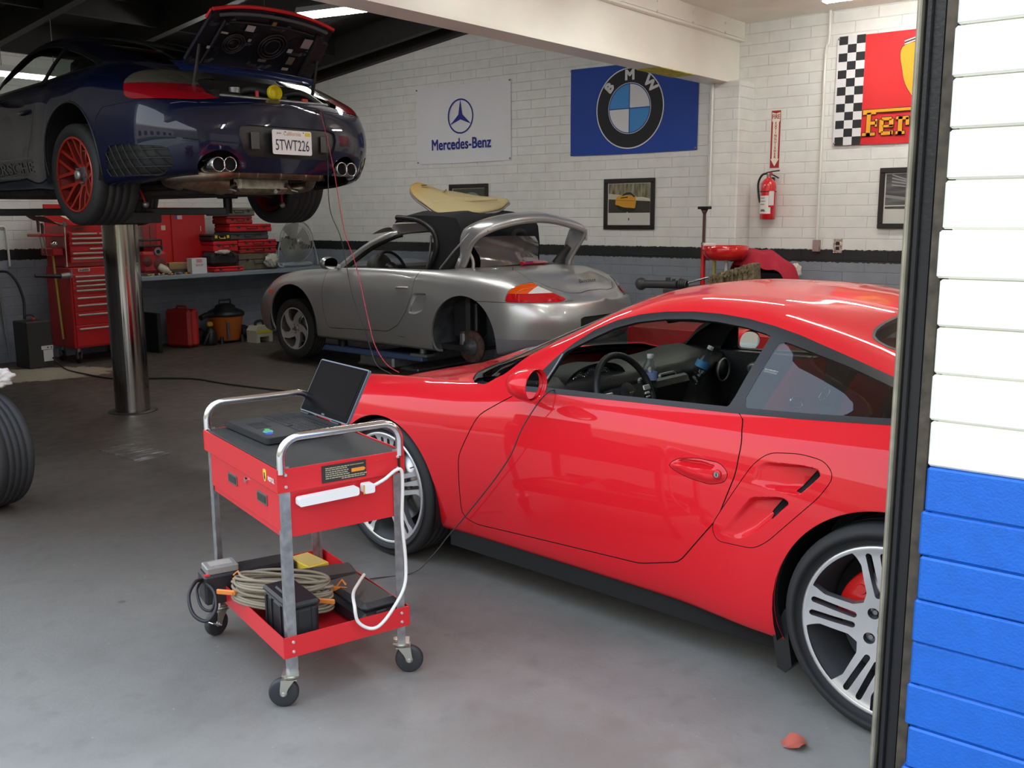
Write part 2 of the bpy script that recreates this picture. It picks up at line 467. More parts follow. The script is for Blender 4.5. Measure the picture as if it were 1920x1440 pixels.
from mathutils.bvhtree import BVHTree
class Snap:
    """finds the skin of a body along a direction"""
    def __init__(s, S): s.t = BVHTree.FromPolygons([tuple(v) for v in S.V], [f for f, tg in S.F])
    def y(s, x, z, side, off=.0):
        h = s.t.ray_cast(Vector((x, side*1.5, z)), Vector((0, -side, 0)))
        if h[0] is None: return None
        n = h[1] if h[1].y*side > 0 else -h[1]
        return h[0]+n*off
# ------------------------------------------------------------------ rear-engined coupe: shared surface
P_NOSE = pchip([.1, .25, .4, .52, .66, .8, 1.3], [.90, .97, 1.0, 1.0, .93, .80, .8])
P_TAIL = pchip([.1, .2, .28, .45, .62, .72, .80, .90, 1.3], [.80, .84, .92, 1.0, .98, .93, .80, .72, .7])
T911 = dict(
 zb=[(.97, .24), (.8, .19), (.4, .17), (0, .17), (-2.3, .17), (-2.9, .19), (-3.2, .22), (-3.48, .26)],
 yb=[(.97, .80), (.4, .82), (0, .83), (-.5, .80), (-1.5, .81), (-1.9, .86), (-2.35, .88), (-3.0, .85), (-3.48, .78)],
 ym=[(.97, .84), (.75, .85), (.45, .872), (0, .886), (-.4, .872), (-.8, .862), (-1.3, .868), (-1.7, .888), (-2.1, .920), (-2.4, .928), (-2.8, .915), (-3.2, .89), (-3.48, .86)],
 zm=[(.97, .42), (.4, .47), (0, .52), (-.4, .50), (-1.3, .50), (-1.9, .52), (-2.4, .56), (-3.0, .55), (-3.48, .5)],
 ys=[(.97, .74), (.75, .78), (.45, .83), (0, .845), (-.4, .84), (-.9, .833), (-1.3, .838), (-1.75, .850), (-2.1, .868), (-2.4, .872), (-2.8, .855), (-3.2, .81), (-3.48, .74)],
 zs=[(.97, .54), (.75, .63), (.45, .715), (0, .755), (-.4, .765), (-.9, .79), (-1.3, .805), (-1.75, .825), (-2.1, .84), (-2.4, .84), (-2.8, .80), (-3.2, .73), (-3.48, .62)],
 yB=[(.97, .60), (.75, .66), (.45, .70), (0, .715), (-.4, .735), (-.7, .765), (-.9, .777), (-1.3, .782), (-1.75, .785), (-2.1, .788), (-2.4, .785), (-2.8, .74), (-3.2, .66), (-3.48, .55)],
 zB=[(.97, .575), (.75, .675), (.45, .78), (0, .820), (-.4, .835), (-.7, .858), (-.9, .868), (-1.3, .882), (-1.75, .897), (-2.1, .917), (-2.4, .925), (-2.8, .885), (-3.2, .795), (-3.48, .68)],
 yg=[(.97, .45), (.75, .52), (.45, .60), (0, .62), (-.4, .67), (-.6, .70), (-.75, .715), (-.9, .715), (-1.1, .69), (-1.5, .688), (-1.9, .685), (-2.3, .68), (-2.6, .655), (-2.85, .62), (-3.2, .50), (-3.48, .4)],
 zg=[(.97, .585), (.75, .665), (.45, .77), (0, .812), (-.4, .852), (-.5, .872), (-.6, .895), (-.75, .925), (-.9, .96), (-1.1, 1.03), (-1.5, 1.07), (-1.9, 1.06), (-2.3, 1.01), (-2.6, .965), (-2.85, .915), (-3.2, .81), (-3.48, .69)],
 yr=[(.97, .30), (.75, .36), (.45, .44), (0, .50), (-.3, .57), (-.5, .62), (-.7, .64), (-.9, .632), (-1.1, .605), (-1.3, .588), (-1.5, .58), (-1.9, .555), (-2.25, .52), (-2.6, .47), (-2.85, .42), (-3.2, .34), (-3.48, .3)],
 zr=[(.97, .585), (.75, .655), (.45, .735), (0, .800), (-.2, .835), (-.3, .856), (-.4, .885), (-.5, .918), (-.6, .950), (-.7, .985), (-.9, 1.065), (-1.1, 1.155), (-1.3, 1.212), (-1.5, 1.232), (-1.7, 1.225), (-1.9, 1.192), (-2.1, 1.145), (-2.35, 1.075), (-2.6, 1.0), (-2.85, .930), (-3.2, .82), (-3.48, .69)],
 zc=[(.97, .585), (.9, .62), (.75, .665), (.45, .735), (0, .822), (-.15, .856), (-.22, .874), (-.30, .900), (-.5, .988), (-.7, 1.080), (-.9, 1.165), (-1.05, 1.228), (-1.2, 1.268), (-1.4, 1.288), (-1.6, 1.286), (-1.8, 1.268), (-2.0, 1.235), (-2.2, 1.185), (-2.5, 1.085), (-2.85, .955), (-3.1, .87), (-3.3, .79), (-3.48, .69)],
)
def surf911():
    return car_surface(T911, .97, -3.48, (.35, 2.6, P_NOSE), (-2.95, 3.0, P_TAIL))
DOOR911 = rounded([(-.80, .870), (-.60, .745), (-.50, .56), (-.487, .285), (-.56, .262), (-1.42, .305), (-1.60, .36), (-1.76, .56), (-1.815, .72), (-1.82, .83), (-1.775, .905), (-1.3, .905), (-.9, .90)], .03, 3)
TRIM911 = [(-.775, .868), (-.875, .985), (-.95, 1.052), (-1.035, 1.112), (-1.13, 1.155), (-1.24, 1.185), (-1.35, 1.202), (-1.47, 1.210), (-1.58, 1.208), (-1.69, 1.198), (-1.79, 1.18), (-1.89, 1.155), (-2.07, 1.10), (-2.25, 1.043), (-2.40, .998), (-2.47, .972), (-2.485, .955), (-2.45, .943), (-2.31, .934), (-1.98, .911), (-1.73, .897), (-1.37, .884), (-.94, .866)]
DGL911 = [(-.882, .886), (-.925, 1.018), (-1.05, 1.085), (-1.14, 1.128), (-1.24, 1.157), (-1.36, 1.176), (-1.47, 1.184), (-1.58, 1.181), (-1.69, 1.170), (-1.79, 1.150), (-1.72, .915), (-1.37, .902), (-.94, .885)]
QGL911 = rounded([(-1.828, 1.138), (-1.762, .918), (-1.98, .929), (-2.31, .951), (-2.42, .962), (-2.40, .978), (-2.25, 1.021), (-2.07, 1.076)], .025, 3)
WS911 = [(-.30, -.1), (-.32, .3), (-.36, .50), (-.42, .64), (-.48, .70), (-.53, .718), (-.60, .702), (-.66, .675), (-.72, .642), (-.80, .612), (-1.0, .555), (-1.11, .52), (-1.10, .45), (-1.075, .25), (-1.065, -.1)]
RW911 = [(-2.085, -.1), (-2.085, .25), (-2.08, .40), (-2.084, .475), (-2.10, .515), (-2.15, .525), (-2.30, .505), (-2.60, .45), (-2.78, .40), (-2.83, .32), (-2.86, .15), (-2.865, -.1)]
def circle_g(cx, cz, r, zmin=None):
    def f(V):
        d = np.hypot(V[:, 0]-cx, V[:, 2]-cz)-r
        return np.maximum(d, 0*d-1)
    return f
def dent(S, poly, depth, soft, direction=None):
    """push the region inside the side-view polygon inward; soft = ramp width"""
    g = side_sdf(poly)(S.V); m = (g < 0) & (np.abs(S.V[:, 1]) > .55)
    t = np.clip(-g/soft, 0, 1); t = t*t*(3-2*t)
    dz = depth(S.V) if callable(depth) else depth
    S.V[:, 1] -= np.sign(S.V[:, 1])*np.where(m, t*dz, 0); S.mod |= m

# ------------------------------------------------------------------ wheels
def tire_mat():
    if 'tire_tread' in MATS: return MATS['tire_tread']
    m, t, b, o = nt('tire_tread'); b.inputs['Base Color'].default_value = (.022, .022, .023, 1); b.inputs['Roughness'].default_value = .7
    tc = t.nodes.new('ShaderNodeTexCoord'); sp = t.nodes.new('ShaderNodeSeparateXYZ'); t.links.new(tc.outputs['Object'], sp.inputs[0])
    def mth(op, a, bb=None):
        n = t.nodes.new('ShaderNodeMath'); n.operation = op
        for i, q in enumerate((a, bb)):
            if q is None: continue
            if isinstance(q, (int, float)): n.inputs[i].default_value = q
            else: t.links.new(q, n.inputs[i])
        return n.outputs[0]
    an = mth('ARCTAN2', sp.outputs['Z'], sp.outputs['X']); ay = mth('ABSOLUTE', sp.outputs['Y'])
    ph = mth('ADD', mth('MULTIPLY', an, 34), mth('MULTIPLY', ay, 55)); s = mth('SINE', ph); st = mth('GREATER_THAN', s, .86)
    r = mth('SQRT', mth('ADD', mth('MULTIPLY', sp.outputs['X'], sp.outputs['X']), mth('MULTIPLY', sp.outputs['Z'], sp.outputs['Z'])))
    msk = mth('GREATER_THAN', r, .302); h = mth('MULTIPLY', mth('MULTIPLY', st, msk), -1)
    bp = t.nodes.new('ShaderNodeBump'); bp.inputs['Distance'].default_value = .004; bp.inputs['Strength'].default_value = 1
    t.links.new(h, bp.inputs['Height']); t.links.new(bp.outputs[0], b.inputs['Normal'])
    return m
def tire_mesh(Rt, w, rin, n=72):
    h = w/2; g = .006; P = []
    P += [(rin, -h*.86), (rin+.008, -h*.94), (rin+.03, -h*1.0), (Rt-.045, -h*1.02), (Rt-.02, -h*.97), (Rt-.006, -h*.88), (Rt-.002, -h*.80)]
    for c in (-.48, -.16, .16, .48):
        y = c*h; P += [(Rt, y-.005), (Rt-g, y-.0035), (Rt-g, y+.0035), (Rt, y+.005)]
    P += [(Rt-.002, h*.80), (Rt-.006, h*.88), (Rt-.02, h*.97), (Rt-.045, h*1.02), (rin+.03, h*1.0), (rin+.008, h*.94), (rin, h*.86)]
    return MB().lathe(P, axis='Y', n=n)
def wheel_field(style):
    def seg(px, pz, a, b):
        e = (b[0]-a[0], b[1]-a[1]); L = e[0]**2+e[1]**2
        t = np.clip(((px-a[0])*e[0]+(pz-a[1])*e[1])/L, 0, 1); return np.hypot(px-a[0]-t*e[0], pz-a[1]-t*e[1]), t
    def f(V, rr=.245, a0=0):
        x, z = V[:, 0], V[:, 2]; r = np.hypot(x, z); th = np.arctan2(z, x); k = rr/.245; r = r/k
        u = np.minimum(.236-r, r-(.086 if style == 'twin' else .074))
        if style == 'twin':
            n = 5
            for i in range(n):
                c = a0+2*PI*i/n; d = (th-c+PI) % (2*PI)-PI; t = r*np.sin(d); l = r*np.cos(d)
                hw = .046+.9*np.clip(l-.19, 0, 1)**1.2+.5*np.clip(.11-l, 0, 1)
                sp = np.where(l > 0, np.abs(t)-hw, 1)
                for s in (-1, 1):
                    q, tt = seg(l, t, (.104, s*.0155), (.218, s*.0205)); sp = np.maximum(sp, -(q-.0088))
                u = np.minimum(u, sp)
        if style == 'mesh':
            n = 8
            for i in range(n):
                c = a0+2*PI*i/n; d = (th-c+PI) % (2*PI)-PI; t = r*np.sin(d); l = r*np.cos(d)
                q, tt = seg(l, t, (.05, 0), (.105, 0)); sp = q-.013
                for s in (-1, 1):
                    q, tt = seg(l, t, (.10, 0), (.238, s*.058)); sp = np.minimum(sp, q-.0105)
                u = np.minimum(u, sp)
        if style == 'swirl':
            n = 5
            for i in range(n):
                sw = .55*np.clip((r-.06)/.17, 0, 1)**1.4; c = a0+2*PI*i/n+sw; d = (th-c+PI) % (2*PI)-PI; t = r*np.sin(d); l = r*np.cos(d)
                sp = np.where(l > 0, np.abs(t)-(.042+.35*np.clip(.12-r, 0, 1)+.4*np.clip(r-.2, 0, 1)), 1); u = np.minimum(u, sp)
        for i in range(5):
            c = a0+2*PI*(i+.5)/5; rl, rk = (.064, .0165) if style == 'twin' else (.052, .0105)
            u = np.maximum(u, -(np.hypot(r*np.cos(th)-rl*np.cos(c), r*np.sin(th)-rl*np.sin(c))-rk))
        return u*k
    return f
def make_wheel(parent, loc, side, style, Rt, w, rr, face, inner, disc=.16, caliper=None, a0=0, cap=None, steer=0, cal_ang=2.6, lipm=None, tag_=''):
    """wheel with its axle along y; side=+1 faces +y"""
    nr, na = (66, 250) if style == 'twin' else (46, 180)
    rs = [0.012+(rr-.012)*i/nr for i in range(nr+1)]
    prof = pchip([0, .05, .09, .16, .22, .238, .26], [-.004, .0, .004, .012, .016, .022, .026]) if style != 'mesh' else pchip([0, .05, .09, .16, .22, .238, .26], [-.045, -.04, -.03, -.008, .006, .014, .02])
    V = []; off = w/2-.030
    for i in range(nr+1):
        for j in range(na):
            a = 2*PI*j/na; V.append((rs[i]*math.cos(a), side*(off+float(prof(rs[i]*.245/rr))), rs[i]*math.sin(a)))
    F = []
    for i in range(nr):
        for j in range(na):
            q = (i*na+j, (i+1)*na+j, (i+1)*na+(j+1) % na, i*na+(j+1) % na); F.append(q if side < 0 else q[::-1])
    S = Surf(V, F, 'void'); fld = wheel_field(style)
    S.cut(lambda P: fld(P, rr, a0), 'metal'); S.normals()
    if S.N[200][1]*side < 0: S.N = -S.N; S.F = [(f[::-1], t) for f, t in S.F]
    wh = S.part('metal', 'wheel', face, parent, flange=.028, fmat=inner)
    wh.location = loc; wh.rotation_euler = (0, 0, steer)
    b = MB().mat(inner)
    pr = [(rr-.004, side*(off-.004+.022)), (rr-.012, side*(off-.03)), (rr-.03, side*(off-.09)), (rr-.035, -side*(w/2-.03)), (rr-.004, -side*(w/2-.012))]
    b.lathe(pr, axis='Y', n=72)
    b.mat(lipm or face).lathe([(rr-.010, side*(off+.0215)), (rr-.004, side*(off+.0245)), (rr+.003, side*(off+.0235)), (rr+.005, side*(off+.015))], axis='Y', n=72)
    b.mat(DARK).lathe([(.001, -side*.02), (rr-.034, -side*.02)], axis='Y', n=36)
    b.build('rim_barrel', None, wh, fix=False)
    t = tire_mesh(Rt, w, rr).build('tire', tire_mat(), wh)
    if disc:
        d = MB().mat(STEEL).lathe([(.05, side*(off-.055)), (disc, side*(off-.055)), (disc, side*(off-.085)), (.05, side*(off-.085))], axis='Y', n=60)
        d.mat(GREYMET).lathe([(.001, side*(off-.04)), (.07, side*(off-.04)), (.075, side*(off-.055))], axis='Y', n=30)
        d.build('brake_disc', None, wh, fix=True)
    if caliper:
        cb = MB()
        a1, a2 = cal_ang-.45, cal_ang+.45; n = 14; pts = []
        for r_, y_ in ((disc*.62, .0), (disc*1.06, .0), (disc*1.10, -.02), (disc*1.06, -.075), (disc*.62, -.075)): pts.append((r_, side*(off-.040+y_)))
        cb.lathe(pts+[pts[0]], axis='Y', n=n, a0=a1, a1=a2)
        for a in (a1, a2): cb.add([(p[0]*math.cos(a), p[1], p[0]*math.sin(a)) for p in pts], [tuple(range(5))], False)
        for da in (-.2, .2):
            a = cal_ang+da; cb.cyl((disc*.85*math.cos(a), side*(off-.041), disc*.85*math.sin(a)), (disc*.85*math.cos(a), side*(off-.036), disc*.85*math.sin(a)), .018, .015)
        cb.build('brake_caliper', caliper, wh)
    cb = MB(); cb.lathe([(.0005, side*(off+.012)), (.018*(1.3 if style == 'twin' else 1), side*(off+.012)), (.027*(1.3 if style == 'twin' else 1), side*(off+.008)), (.030*(1.3 if style == 'twin' else 1), side*(off-.004))], axis='Y', n=30)
    cb.build('hub_cap', cap or inner, wh)
    lb = MB()
    for i in range(5):
        c = a0+2*PI*(i+.5)/5; rl = .064 if style == 'twin' else .052; p = (rl*math.cos(c)*rr/.245, rl*math.sin(c)*rr/.245)
        lb.cyl((p[0], side*(off-.03), p[1]), (p[0], side*(off-.010), p[1]), .008, n=6)
    v = 2.2+a0; lb.cyl(((rr-.022)*math.cos(v), side*(off-.0), (rr-.022)*math.sin(v)), ((rr-.028)*math.cos(v), side*(off+.03), (rr-.028)*math.sin(v)), .003, n=8)
    lb.build('lug_bolts', GREYMET, wh, fix=False)
    return wh
def arch_liner(parent, cx, cz, r, y_out, y_in, side, m=None):
    b = MB(); n = 28; a0, a1 = -.35, PI+.35
    b.lathe([(r, 0), (r, 1)], axis='Y', n=n, a0=a0, a1=a1)
    b.v = [(v[0]+cx, side*(y_out+(y_in-y_out)*v[1]), v[2]+cz) for v in b.v]
    pts = [(cx+r*math.cos(a0+(a1-a0)*i/n), cz+r*math.sin(a0+(a1-a0)*i/n)) for i in range(n+1)]
    b.add([(p[0], side*y_in, p[1]) for p in pts], [tuple(range(n+1))], False)
    return b.build('arch_liner', m or BLACKP, parent, fix=False)
# ------------------------------------------------------------------ mid-engined roadster surface
TBOX = dict(
 zb=[(.92, .22), (.6, .18), (0, .17), (-2.4, .17), (-2.9, .20), (-3.2, .26), (-3.50, .30)],
 yb=[(.92, .76), (.4, .78), (0, .80), (-.6, .79), (-1.5, .80), (-2.0, .83), (-2.4, .85), (-3.0, .83), (-3.50, .76)],
 ym=[(.92, .80), (.6, .83), (.3, .85), (0, .862), (-.4, .85), (-.9, .842), (-1.4, .85), (-1.9, .872), (-2.4, .89), (-2.8, .885), (-3.2, .86), (-3.50, .82)],
 zm=[(.92, .42), (0, .52), (-.6, .52), (-1.4, .52), (-2.0, .54), (-2.4, .58), (-3.0, .57), (-3.50, .5)],
 ys=[(.92, .68), (.6, .76), (.3, .80), (0, .822), (-.4, .82), (-.9, .815), (-1.4, .82), (-1.9, .838), (-2.4, .845), (-2.8, .83), (-3.2, .79), (-3.50, .72)],
 zs=[(.92, .48), (.75, .56), (.57, .63), (.3, .72), (0, .79), (-.2, .81), (-.6, .83), (-1.4, .84), (-2.0, .85), (-2.4, .85), (-2.8, .825), (-3.1, .77), (-3.3, .70), (-3.50, .62)],
 yB=[(.92, .56), (.6, .64), (.3, .69), (0, .71), (-.4, .74), (-.9, .765), (-1.4, .772), (-1.9, .78), (-2.4, .765), (-2.8, .73), (-3.2, .66), (-3.50, .55)],
 zB=[(.92, .52), (.75, .61), (.57, .69), (.43, .745), (.18, .82), (-.1, .865), (-.4, .887), (-.7, .903), (-1.0, .915), (-1.9, .922), (-2.4, .925), (-2.8, .905), (-3.1, .845), (-3.3, .77), (-3.50, .66)],
 yg=[(.92, .46), (.6, .54), (.3, .60), (0, .62), (-.5, .68), (-1.0, .72), (-2.2, .72), (-2.8, .64), (-3.2, .55), (-3.50, .45)],
 zg=[(.92, .525), (.6, .67), (.3, .765), (0, .84), (-.4, .875), (-.8, .91), (-1.0, .92), (-2.0, .93), (-2.4, .94), (-2.8, .925), (-3.1, .865), (-3.3, .785), (-3.50, .665)],
 yr=[(.92, .34), (.6, .42), (0, .50), (-.5, .58), (-1.0, .62), (-2.2, .62), (-2.8, .52), (-3.2, .42), (-3.50, .34)],
 zr=[(.92, .53), (.6, .66), (.3, .74), (0, .80), (-.3, .845), (-.6, .885), (-1.0, .92), (-2.0, .935), (-2.4, .95), (-2.8, .94), (-3.1, .885), (-3.3, .80), (-3.50, .67)],
 zc=[(.92, .53), (.6, .66), (.3, .74), (0, .80), (-.3, .85), (-.6, .90), (-1.0, .93), (-2.0, .94), (-2.4, .955), (-2.7, .96), (-2.9, .945), (-3.15, .895), (-3.35, .81), (-3.50, .68)],
)
PB_N = pchip([.1, .25, .4, .52, .62, .74, 1.3], [.90, .97, 1.0, .98, .90, .82, .8])
PB_T = pchip([.1, .22, .35, .52, .66, .72, .78, .86, 1.3], [.72, .80, .93, 1.0, .97, .88, .85, .86, .86])
def surf_box():
    return car_surface(TBOX, .92, -3.50, (.25, 2.4, PB_N), (-2.85, 2.7, PB_T))
# ------------------------------------------------------------------ building
WX, WY, YR, XF = 9.0, 10.8, -4.0, 2.15      # flag wall, rear wall, right end wall, outer front plane
CRS = .1016
def nodes(t):
    def mth(op, *a, clamp=False):
        n = t.nodes.new('ShaderNodeMath'); n.operation = op; n.use_clamp = clamp
        for i, q in enumerate(a):
            if isinstance(q, (int, float)): n.inputs[i].default_value = q
            else: t.links.new(q, n.inputs[i])
        return n.outputs[0]
    def noise(vec, sc, det=5, rough=.5):
        n = t.nodes.new('ShaderNodeTexNoise'); n.inputs['Scale'].default_value = sc; n.inputs['Detail'].default_value = det; n.inputs['Roughness'].default_value = rough
        if vec is not None: t.links.new(vec, n.inputs['Vector'])
        return n.outputs[0]
    def mix(f, a, b):
        n = t.nodes.new('ShaderNodeMix'); n.data_type = 'RGBA'
        if isinstance(f, (int, float)): n.inputs[0].default_value = f
        else: t.links.new(f, n.inputs[0])
        for i, q in ((6, a), (7, b)):
            if isinstance(q, tuple): n.inputs[i].default_value = c4(q)
            else: t.links.new(q, n.inputs[i])
        return n.outputs[2]
    def ramp(f, p0, p1, c0=(0, 0, 0), c1=(1, 1, 1)):
        n = t.nodes.new('ShaderNodeValToRGB'); n.color_ramp.elements[0].position = p0; n.color_ramp.elements[1].position = p1
        n.color_ramp.elements[0].color = c4(c0); n.color_ramp.elements[1].color = c4(c1); t.links.new(f, n.inputs[0]); return n.outputs[0]
    return mth, noise, mix, ramp
def block_mat(name, horiz, cols, stripe=True, top=(.83, .83, .80), low=(.26, .285, .33), joint=.92, boundary=None):
    """painted slump block, 4 x 16 inch; horiz = axis running along the wall; cols by height"""
    m, t, b, o = nt(name); mth, noise, mix, ramp = nodes(t)
    g = t.nodes.new('ShaderNodeNewGeometry'); sp = t.nodes.new('ShaderNodeSeparateXYZ'); t.links.new(g.outputs['Position'], sp.inputs[0])
    cb = t.nodes.new('ShaderNodeCombineXYZ'); t.links.new(sp.outputs[horiz], cb.inputs[0]); t.links.new(sp.outputs['Z'], cb.inputs[1])
    br = t.nodes.new('ShaderNodeTexBrick'); t.links.new(cb.outputs[0], br.inputs['Vector'])
    br.inputs['Scale'].default_value = 1; br.inputs['Brick Width'].default_value = .4064; br.inputs['Row Height'].default_value = CRS
    br.inputs['Mortar Size'].default_value = .0045; br.inputs['Mortar Smooth'].default_value = .8
    br.offset = .5; br.squash = 1
    br.inputs['Color1'].default_value = (1, 1, 1, 1); br.inputs['Color2'].default_value = (.97, .97, .97, 1); br.inputs['Mortar'].default_value = (joint, joint, joint, 1)
    nz = noise(g.outputs['Position'], 7, 6); edge = mth('MULTIPLY', mth('SUBTRACT', noise(g.outputs['Position'], 28, 4), .5), .035)
    z = mth('ADD', sp.outputs['Z'], edge)
    base = mix(ramp(nz, .3, .75), tuple(v*.90 for v in top), top)
    lowc = mix(ramp(nz, .3, .75), tuple(v*.85 for v in low), low)
    if stripe:
        col = mix(mth('GREATER_THAN', z, 1.219), mix(mth('GREATER_THAN', z, 1.103), lowc, (.012, .013, .015)), base)
    else:
        z2 = mth('ADD', sp.outputs['Z'], mth('MULTIPLY', edge, .35)); col = mix(mth('GREATER_THAN', z2, boundary), lowc, base)
    mm = t.nodes.new('ShaderNodeMix'); mm.data_type = 'RGBA'; mm.blend_type = 'MULTIPLY'; mm.inputs[0].default_value = 1
    t.links.new(col, mm.inputs[6]); t.links.new(br.outputs['Color'], mm.inputs[7]); t.links.new(mm.outputs[2], b.inputs['Base Color'])
    b.inputs['Roughness'].default_value = .55
    bp = t.nodes.new('ShaderNodeBump'); bp.inputs['Strength'].default_value = .7; bp.inputs['Distance'].default_value = .006; bp.invert = True
    hgt = mth('ADD', br.outputs['Fac'], mth('MULTIPLY', noise(g.outputs['Position'], 60, 4), .35)); t.links.new(hgt, bp.inputs['Height'])
    t.links.new(bp.outputs[0], b.inputs['Normal']); return m
WALLY = block_mat('flag_wall_paint', 'Y', None)
WALLX = block_mat('rear_wall_paint', 'X', None, low=(.33, .37, .45))
CREAM = mat('cream_paint', (.90, .87, .75), .4, noise=.05, nscale=3)
WHITEBEAM = mat('beam_paint', (.90, .88, .79), .35, noise=.04, nscale=2)
def structure(o): o['kind'] = 'structure'; return o
# floor
m, t, b, o = nt('garage_floor'); mth, noise, mix, ramp = nodes(t)
g = t.nodes.new('ShaderNodeNewGeometry'); sp = t.nodes.new('ShaderNodeSeparateXYZ'); t.links.new(g.outputs['Position'], sp.inputs[0]); P_ = g.outputs['Position']
n1 = noise(P_, 1.3, 8, .6); n2 = noise(P_, 9, 6); n3 = noise(P_, 60, 4)
light = mix(ramp(n1, .35, .7), (.215, .21, .19), (.345, .34, .315)); light = mix(mth('MULTIPLY', ramp(n2, .55, .8), .45), light, (.16, .145, .125))
dark = mix(ramp(n1, .3, .7), (.055, .045, .037), (.088, .072, .058)); dark = mix(mth('MULTIPLY', ramp(n2, .5, .8), .4), dark, (.032, .027, .023))
# the worn brown coating starts beyond a line running across the bays
d = mth('ADD', mth('ADD', mth('MULTIPLY', sp.outputs['Y'], .60), mth('MULTIPLY', sp.outputs['X'], .42)), mth('MULTIPLY', n1, .9))
f = ramp(mth('MULTIPLY', mth('SUBTRACT', d, 2.0), .42, clamp=True), .05, .95)
col = mix(f, light, dark)
# bare patch by the compressor
px = mth('SUBTRACT', sp.outputs['X'], 4.5); py = mth('SUBTRACT', sp.outputs['Y'], 9.75)
r2 = mth('ADD', mth('POWER', mth('MULTIPLY', mth('ADD', px, mth('MULTIPLY', py, .55)), 1.25), 2), mth('POWER', mth('MULTIPLY', py, 1.5), 2))
pf = mth('LESS_THAN', mth('ADD', r2, mth('MULTIPLY', mth('SUBTRACT', n2, .5), 1.2)), .62)
col = mix(mth('MULTIPLY', pf, .8), col, (.42, .37, .29))
# small oil drips
vo = t.nodes.new('ShaderNodeTexVoronoi'); vo.inputs['Scale'].default_value = 2.6; t.links.new(P_, vo.inputs['Vector'])
col = mix(mth('MULTIPLY', mth('LESS_THAN', vo.outputs['Distance'], .065), .6), col, (.06, .055, .05))
vo2 = t.nodes.new('ShaderNodeTexVoronoi'); vo2.inputs['Scale'].default_value = 11; t.links.new(P_, vo2.inputs['Vector'])
col = mix(mth('MULTIPLY', mth('LESS_THAN', vo2.outputs['Distance'], .03), .6), col, (.50, .48, .45))
# damp stain near the door
sx = mth('SUBTRACT', sp.outputs['X'], 2.0); sy = mth('SUBTRACT', sp.outputs['Y'], 1.45)
s2 = mth('ADD', mth('POWER', mth('MULTIPLY', sx, 1.9), 2), mth('POWER', mth('MULTIPLY', sy, 1.6), 2))
sf = ramp(mth('ADD', s2, mth('MULTIPLY', mth('SUBTRACT', n2, .5), 1.6)), .25, .75, (1, 1, 1), (0, 0, 0))
col = mix(mth('MULTIPLY', sf, .55), col, (.17, .15, .13))
t.links.new(col, b.inputs['Base Color'])
rr_ = ramp(n2, .3, .8, (.38, .38, .38), (.6, .6, .6)); t.links.new(rr_, b.inputs['Roughness'])
bp = t.nodes.new('ShaderNodeBump'); bp.inputs['Strength'].default_value = .15; bp.inputs['Distance'].default_value = .004; t.links.new(n3, bp.inputs['Height']); t.links.new(bp.outputs[0], b.inputs['Normal'])
FLOORM = m
structure(box('floor', (2.2, 3.3, -.1), (14.0, 15.4, .2), FLOORM))
# outside yard further off
structure(box('floor', (-20, 3.3, -.12), (30.4, 60, .2), mat('asphalt', (.30, .29, .28), .8, noise=.2, nscale=2)))

structure(MB().box((WX+.1, (WY+YR)/2, 2.2), (.2, WY-YR+.4, 4.6)).build('wall_right', WALLY))
structure(MB().box(((WX+XF)/2, WY+.1, 2.2), (WX-XF+.4, .2, 4.6)).build('wall_back', WALLX))
# end wall on the right with its own open door
mb = MB().box((7.9, YR-.1, 2.0), (2.2, .2, 4.2)).box((2.6, YR-.1, 2.0), (.6, .2, 4.2)).box((4.85, YR-.1, 3.75), (3.9, .2, .9))
structure(mb.build('wall_end', WALLX))
# pilaster under the beam
structure(MB().box((8.86, 4.36, 1.4), (.32, .32, 2.8), bev=.012).build('trim_1', WALLY))
# beam
mb = MB().mat(WHITEBEAM).box((5.5, 4.45, 2.99), (7.0, .17, .40)).box((5.5, 4.45, 2.80), (7.0, .24, .025)).box((5.5, 4.44, 3.195), (7.0, .26, .02))
structure(mb.build('trim_2'))
mb = MB().mat(WHITEBEAM).box((5.5, 4.34, 3.285), (7.0, .05, .15))
for x in np.arange(3.0, 9, .62): mb.cyl((x, 4.315, 3.30), (x, 4.305, 3.30), .010, n=8); mb.cyl((x, 4.315, 3.215), (x, 4.30, 3.215), .012, n=8)
structure(mb.build('trim_3'))
structure(MB().box((7.75, 4.45, 2.785), (.62, .235, .006)).build('trim_4', mat('yellow_chalk', (.55, .50, .06), .8, noise=.3)))
# front bay ceiling
structure(MB().box(((WX+XF)/2, (4.34+YR)/2, 3.42), (WX-XF, 4.34-YR, .12)).build('ceiling', CREAM))
# back bay roof: dark boards, rafters and blocking falling to the rear wall
DKWOOD = mat('dark_timber', (.006, .005, .0045), .7, noise=.35, nscale=6)
def roof_z(y): return 3.30+(10.8-y)*.122
YB = 4.55
a = math.atan(.122)
mb = MB(); y0, y1 = YB, WY+.1
mb.add([(XF-.3, y0, roof_z(y0)+.3), (WX, y0, roof_z(y0)+.3), (WX, y1, roof_z(y1)+.3), (XF-.3, y1, roof_z(y1)+.3),
        (XF-.3, y0, roof_z(y0)+.36), (WX, y0, roof_z(y0)+.36), (WX, y1, roof_z(y1)+.36), (XF-.3, y1, roof_z(y1)+.36)],
       [(0, 1, 2, 3), (4, 7, 6, 5), (0, 4, 5, 1), (2, 6, 7, 3), (0, 3, 7, 4), (1, 5, 6, 2)])
structure(mb.build('ceiling', DKWOOD))
RAFT = mat('rafter_timber', (.009, .0075, .0065), .65, noise=.3, nscale=8)
mb = MB()
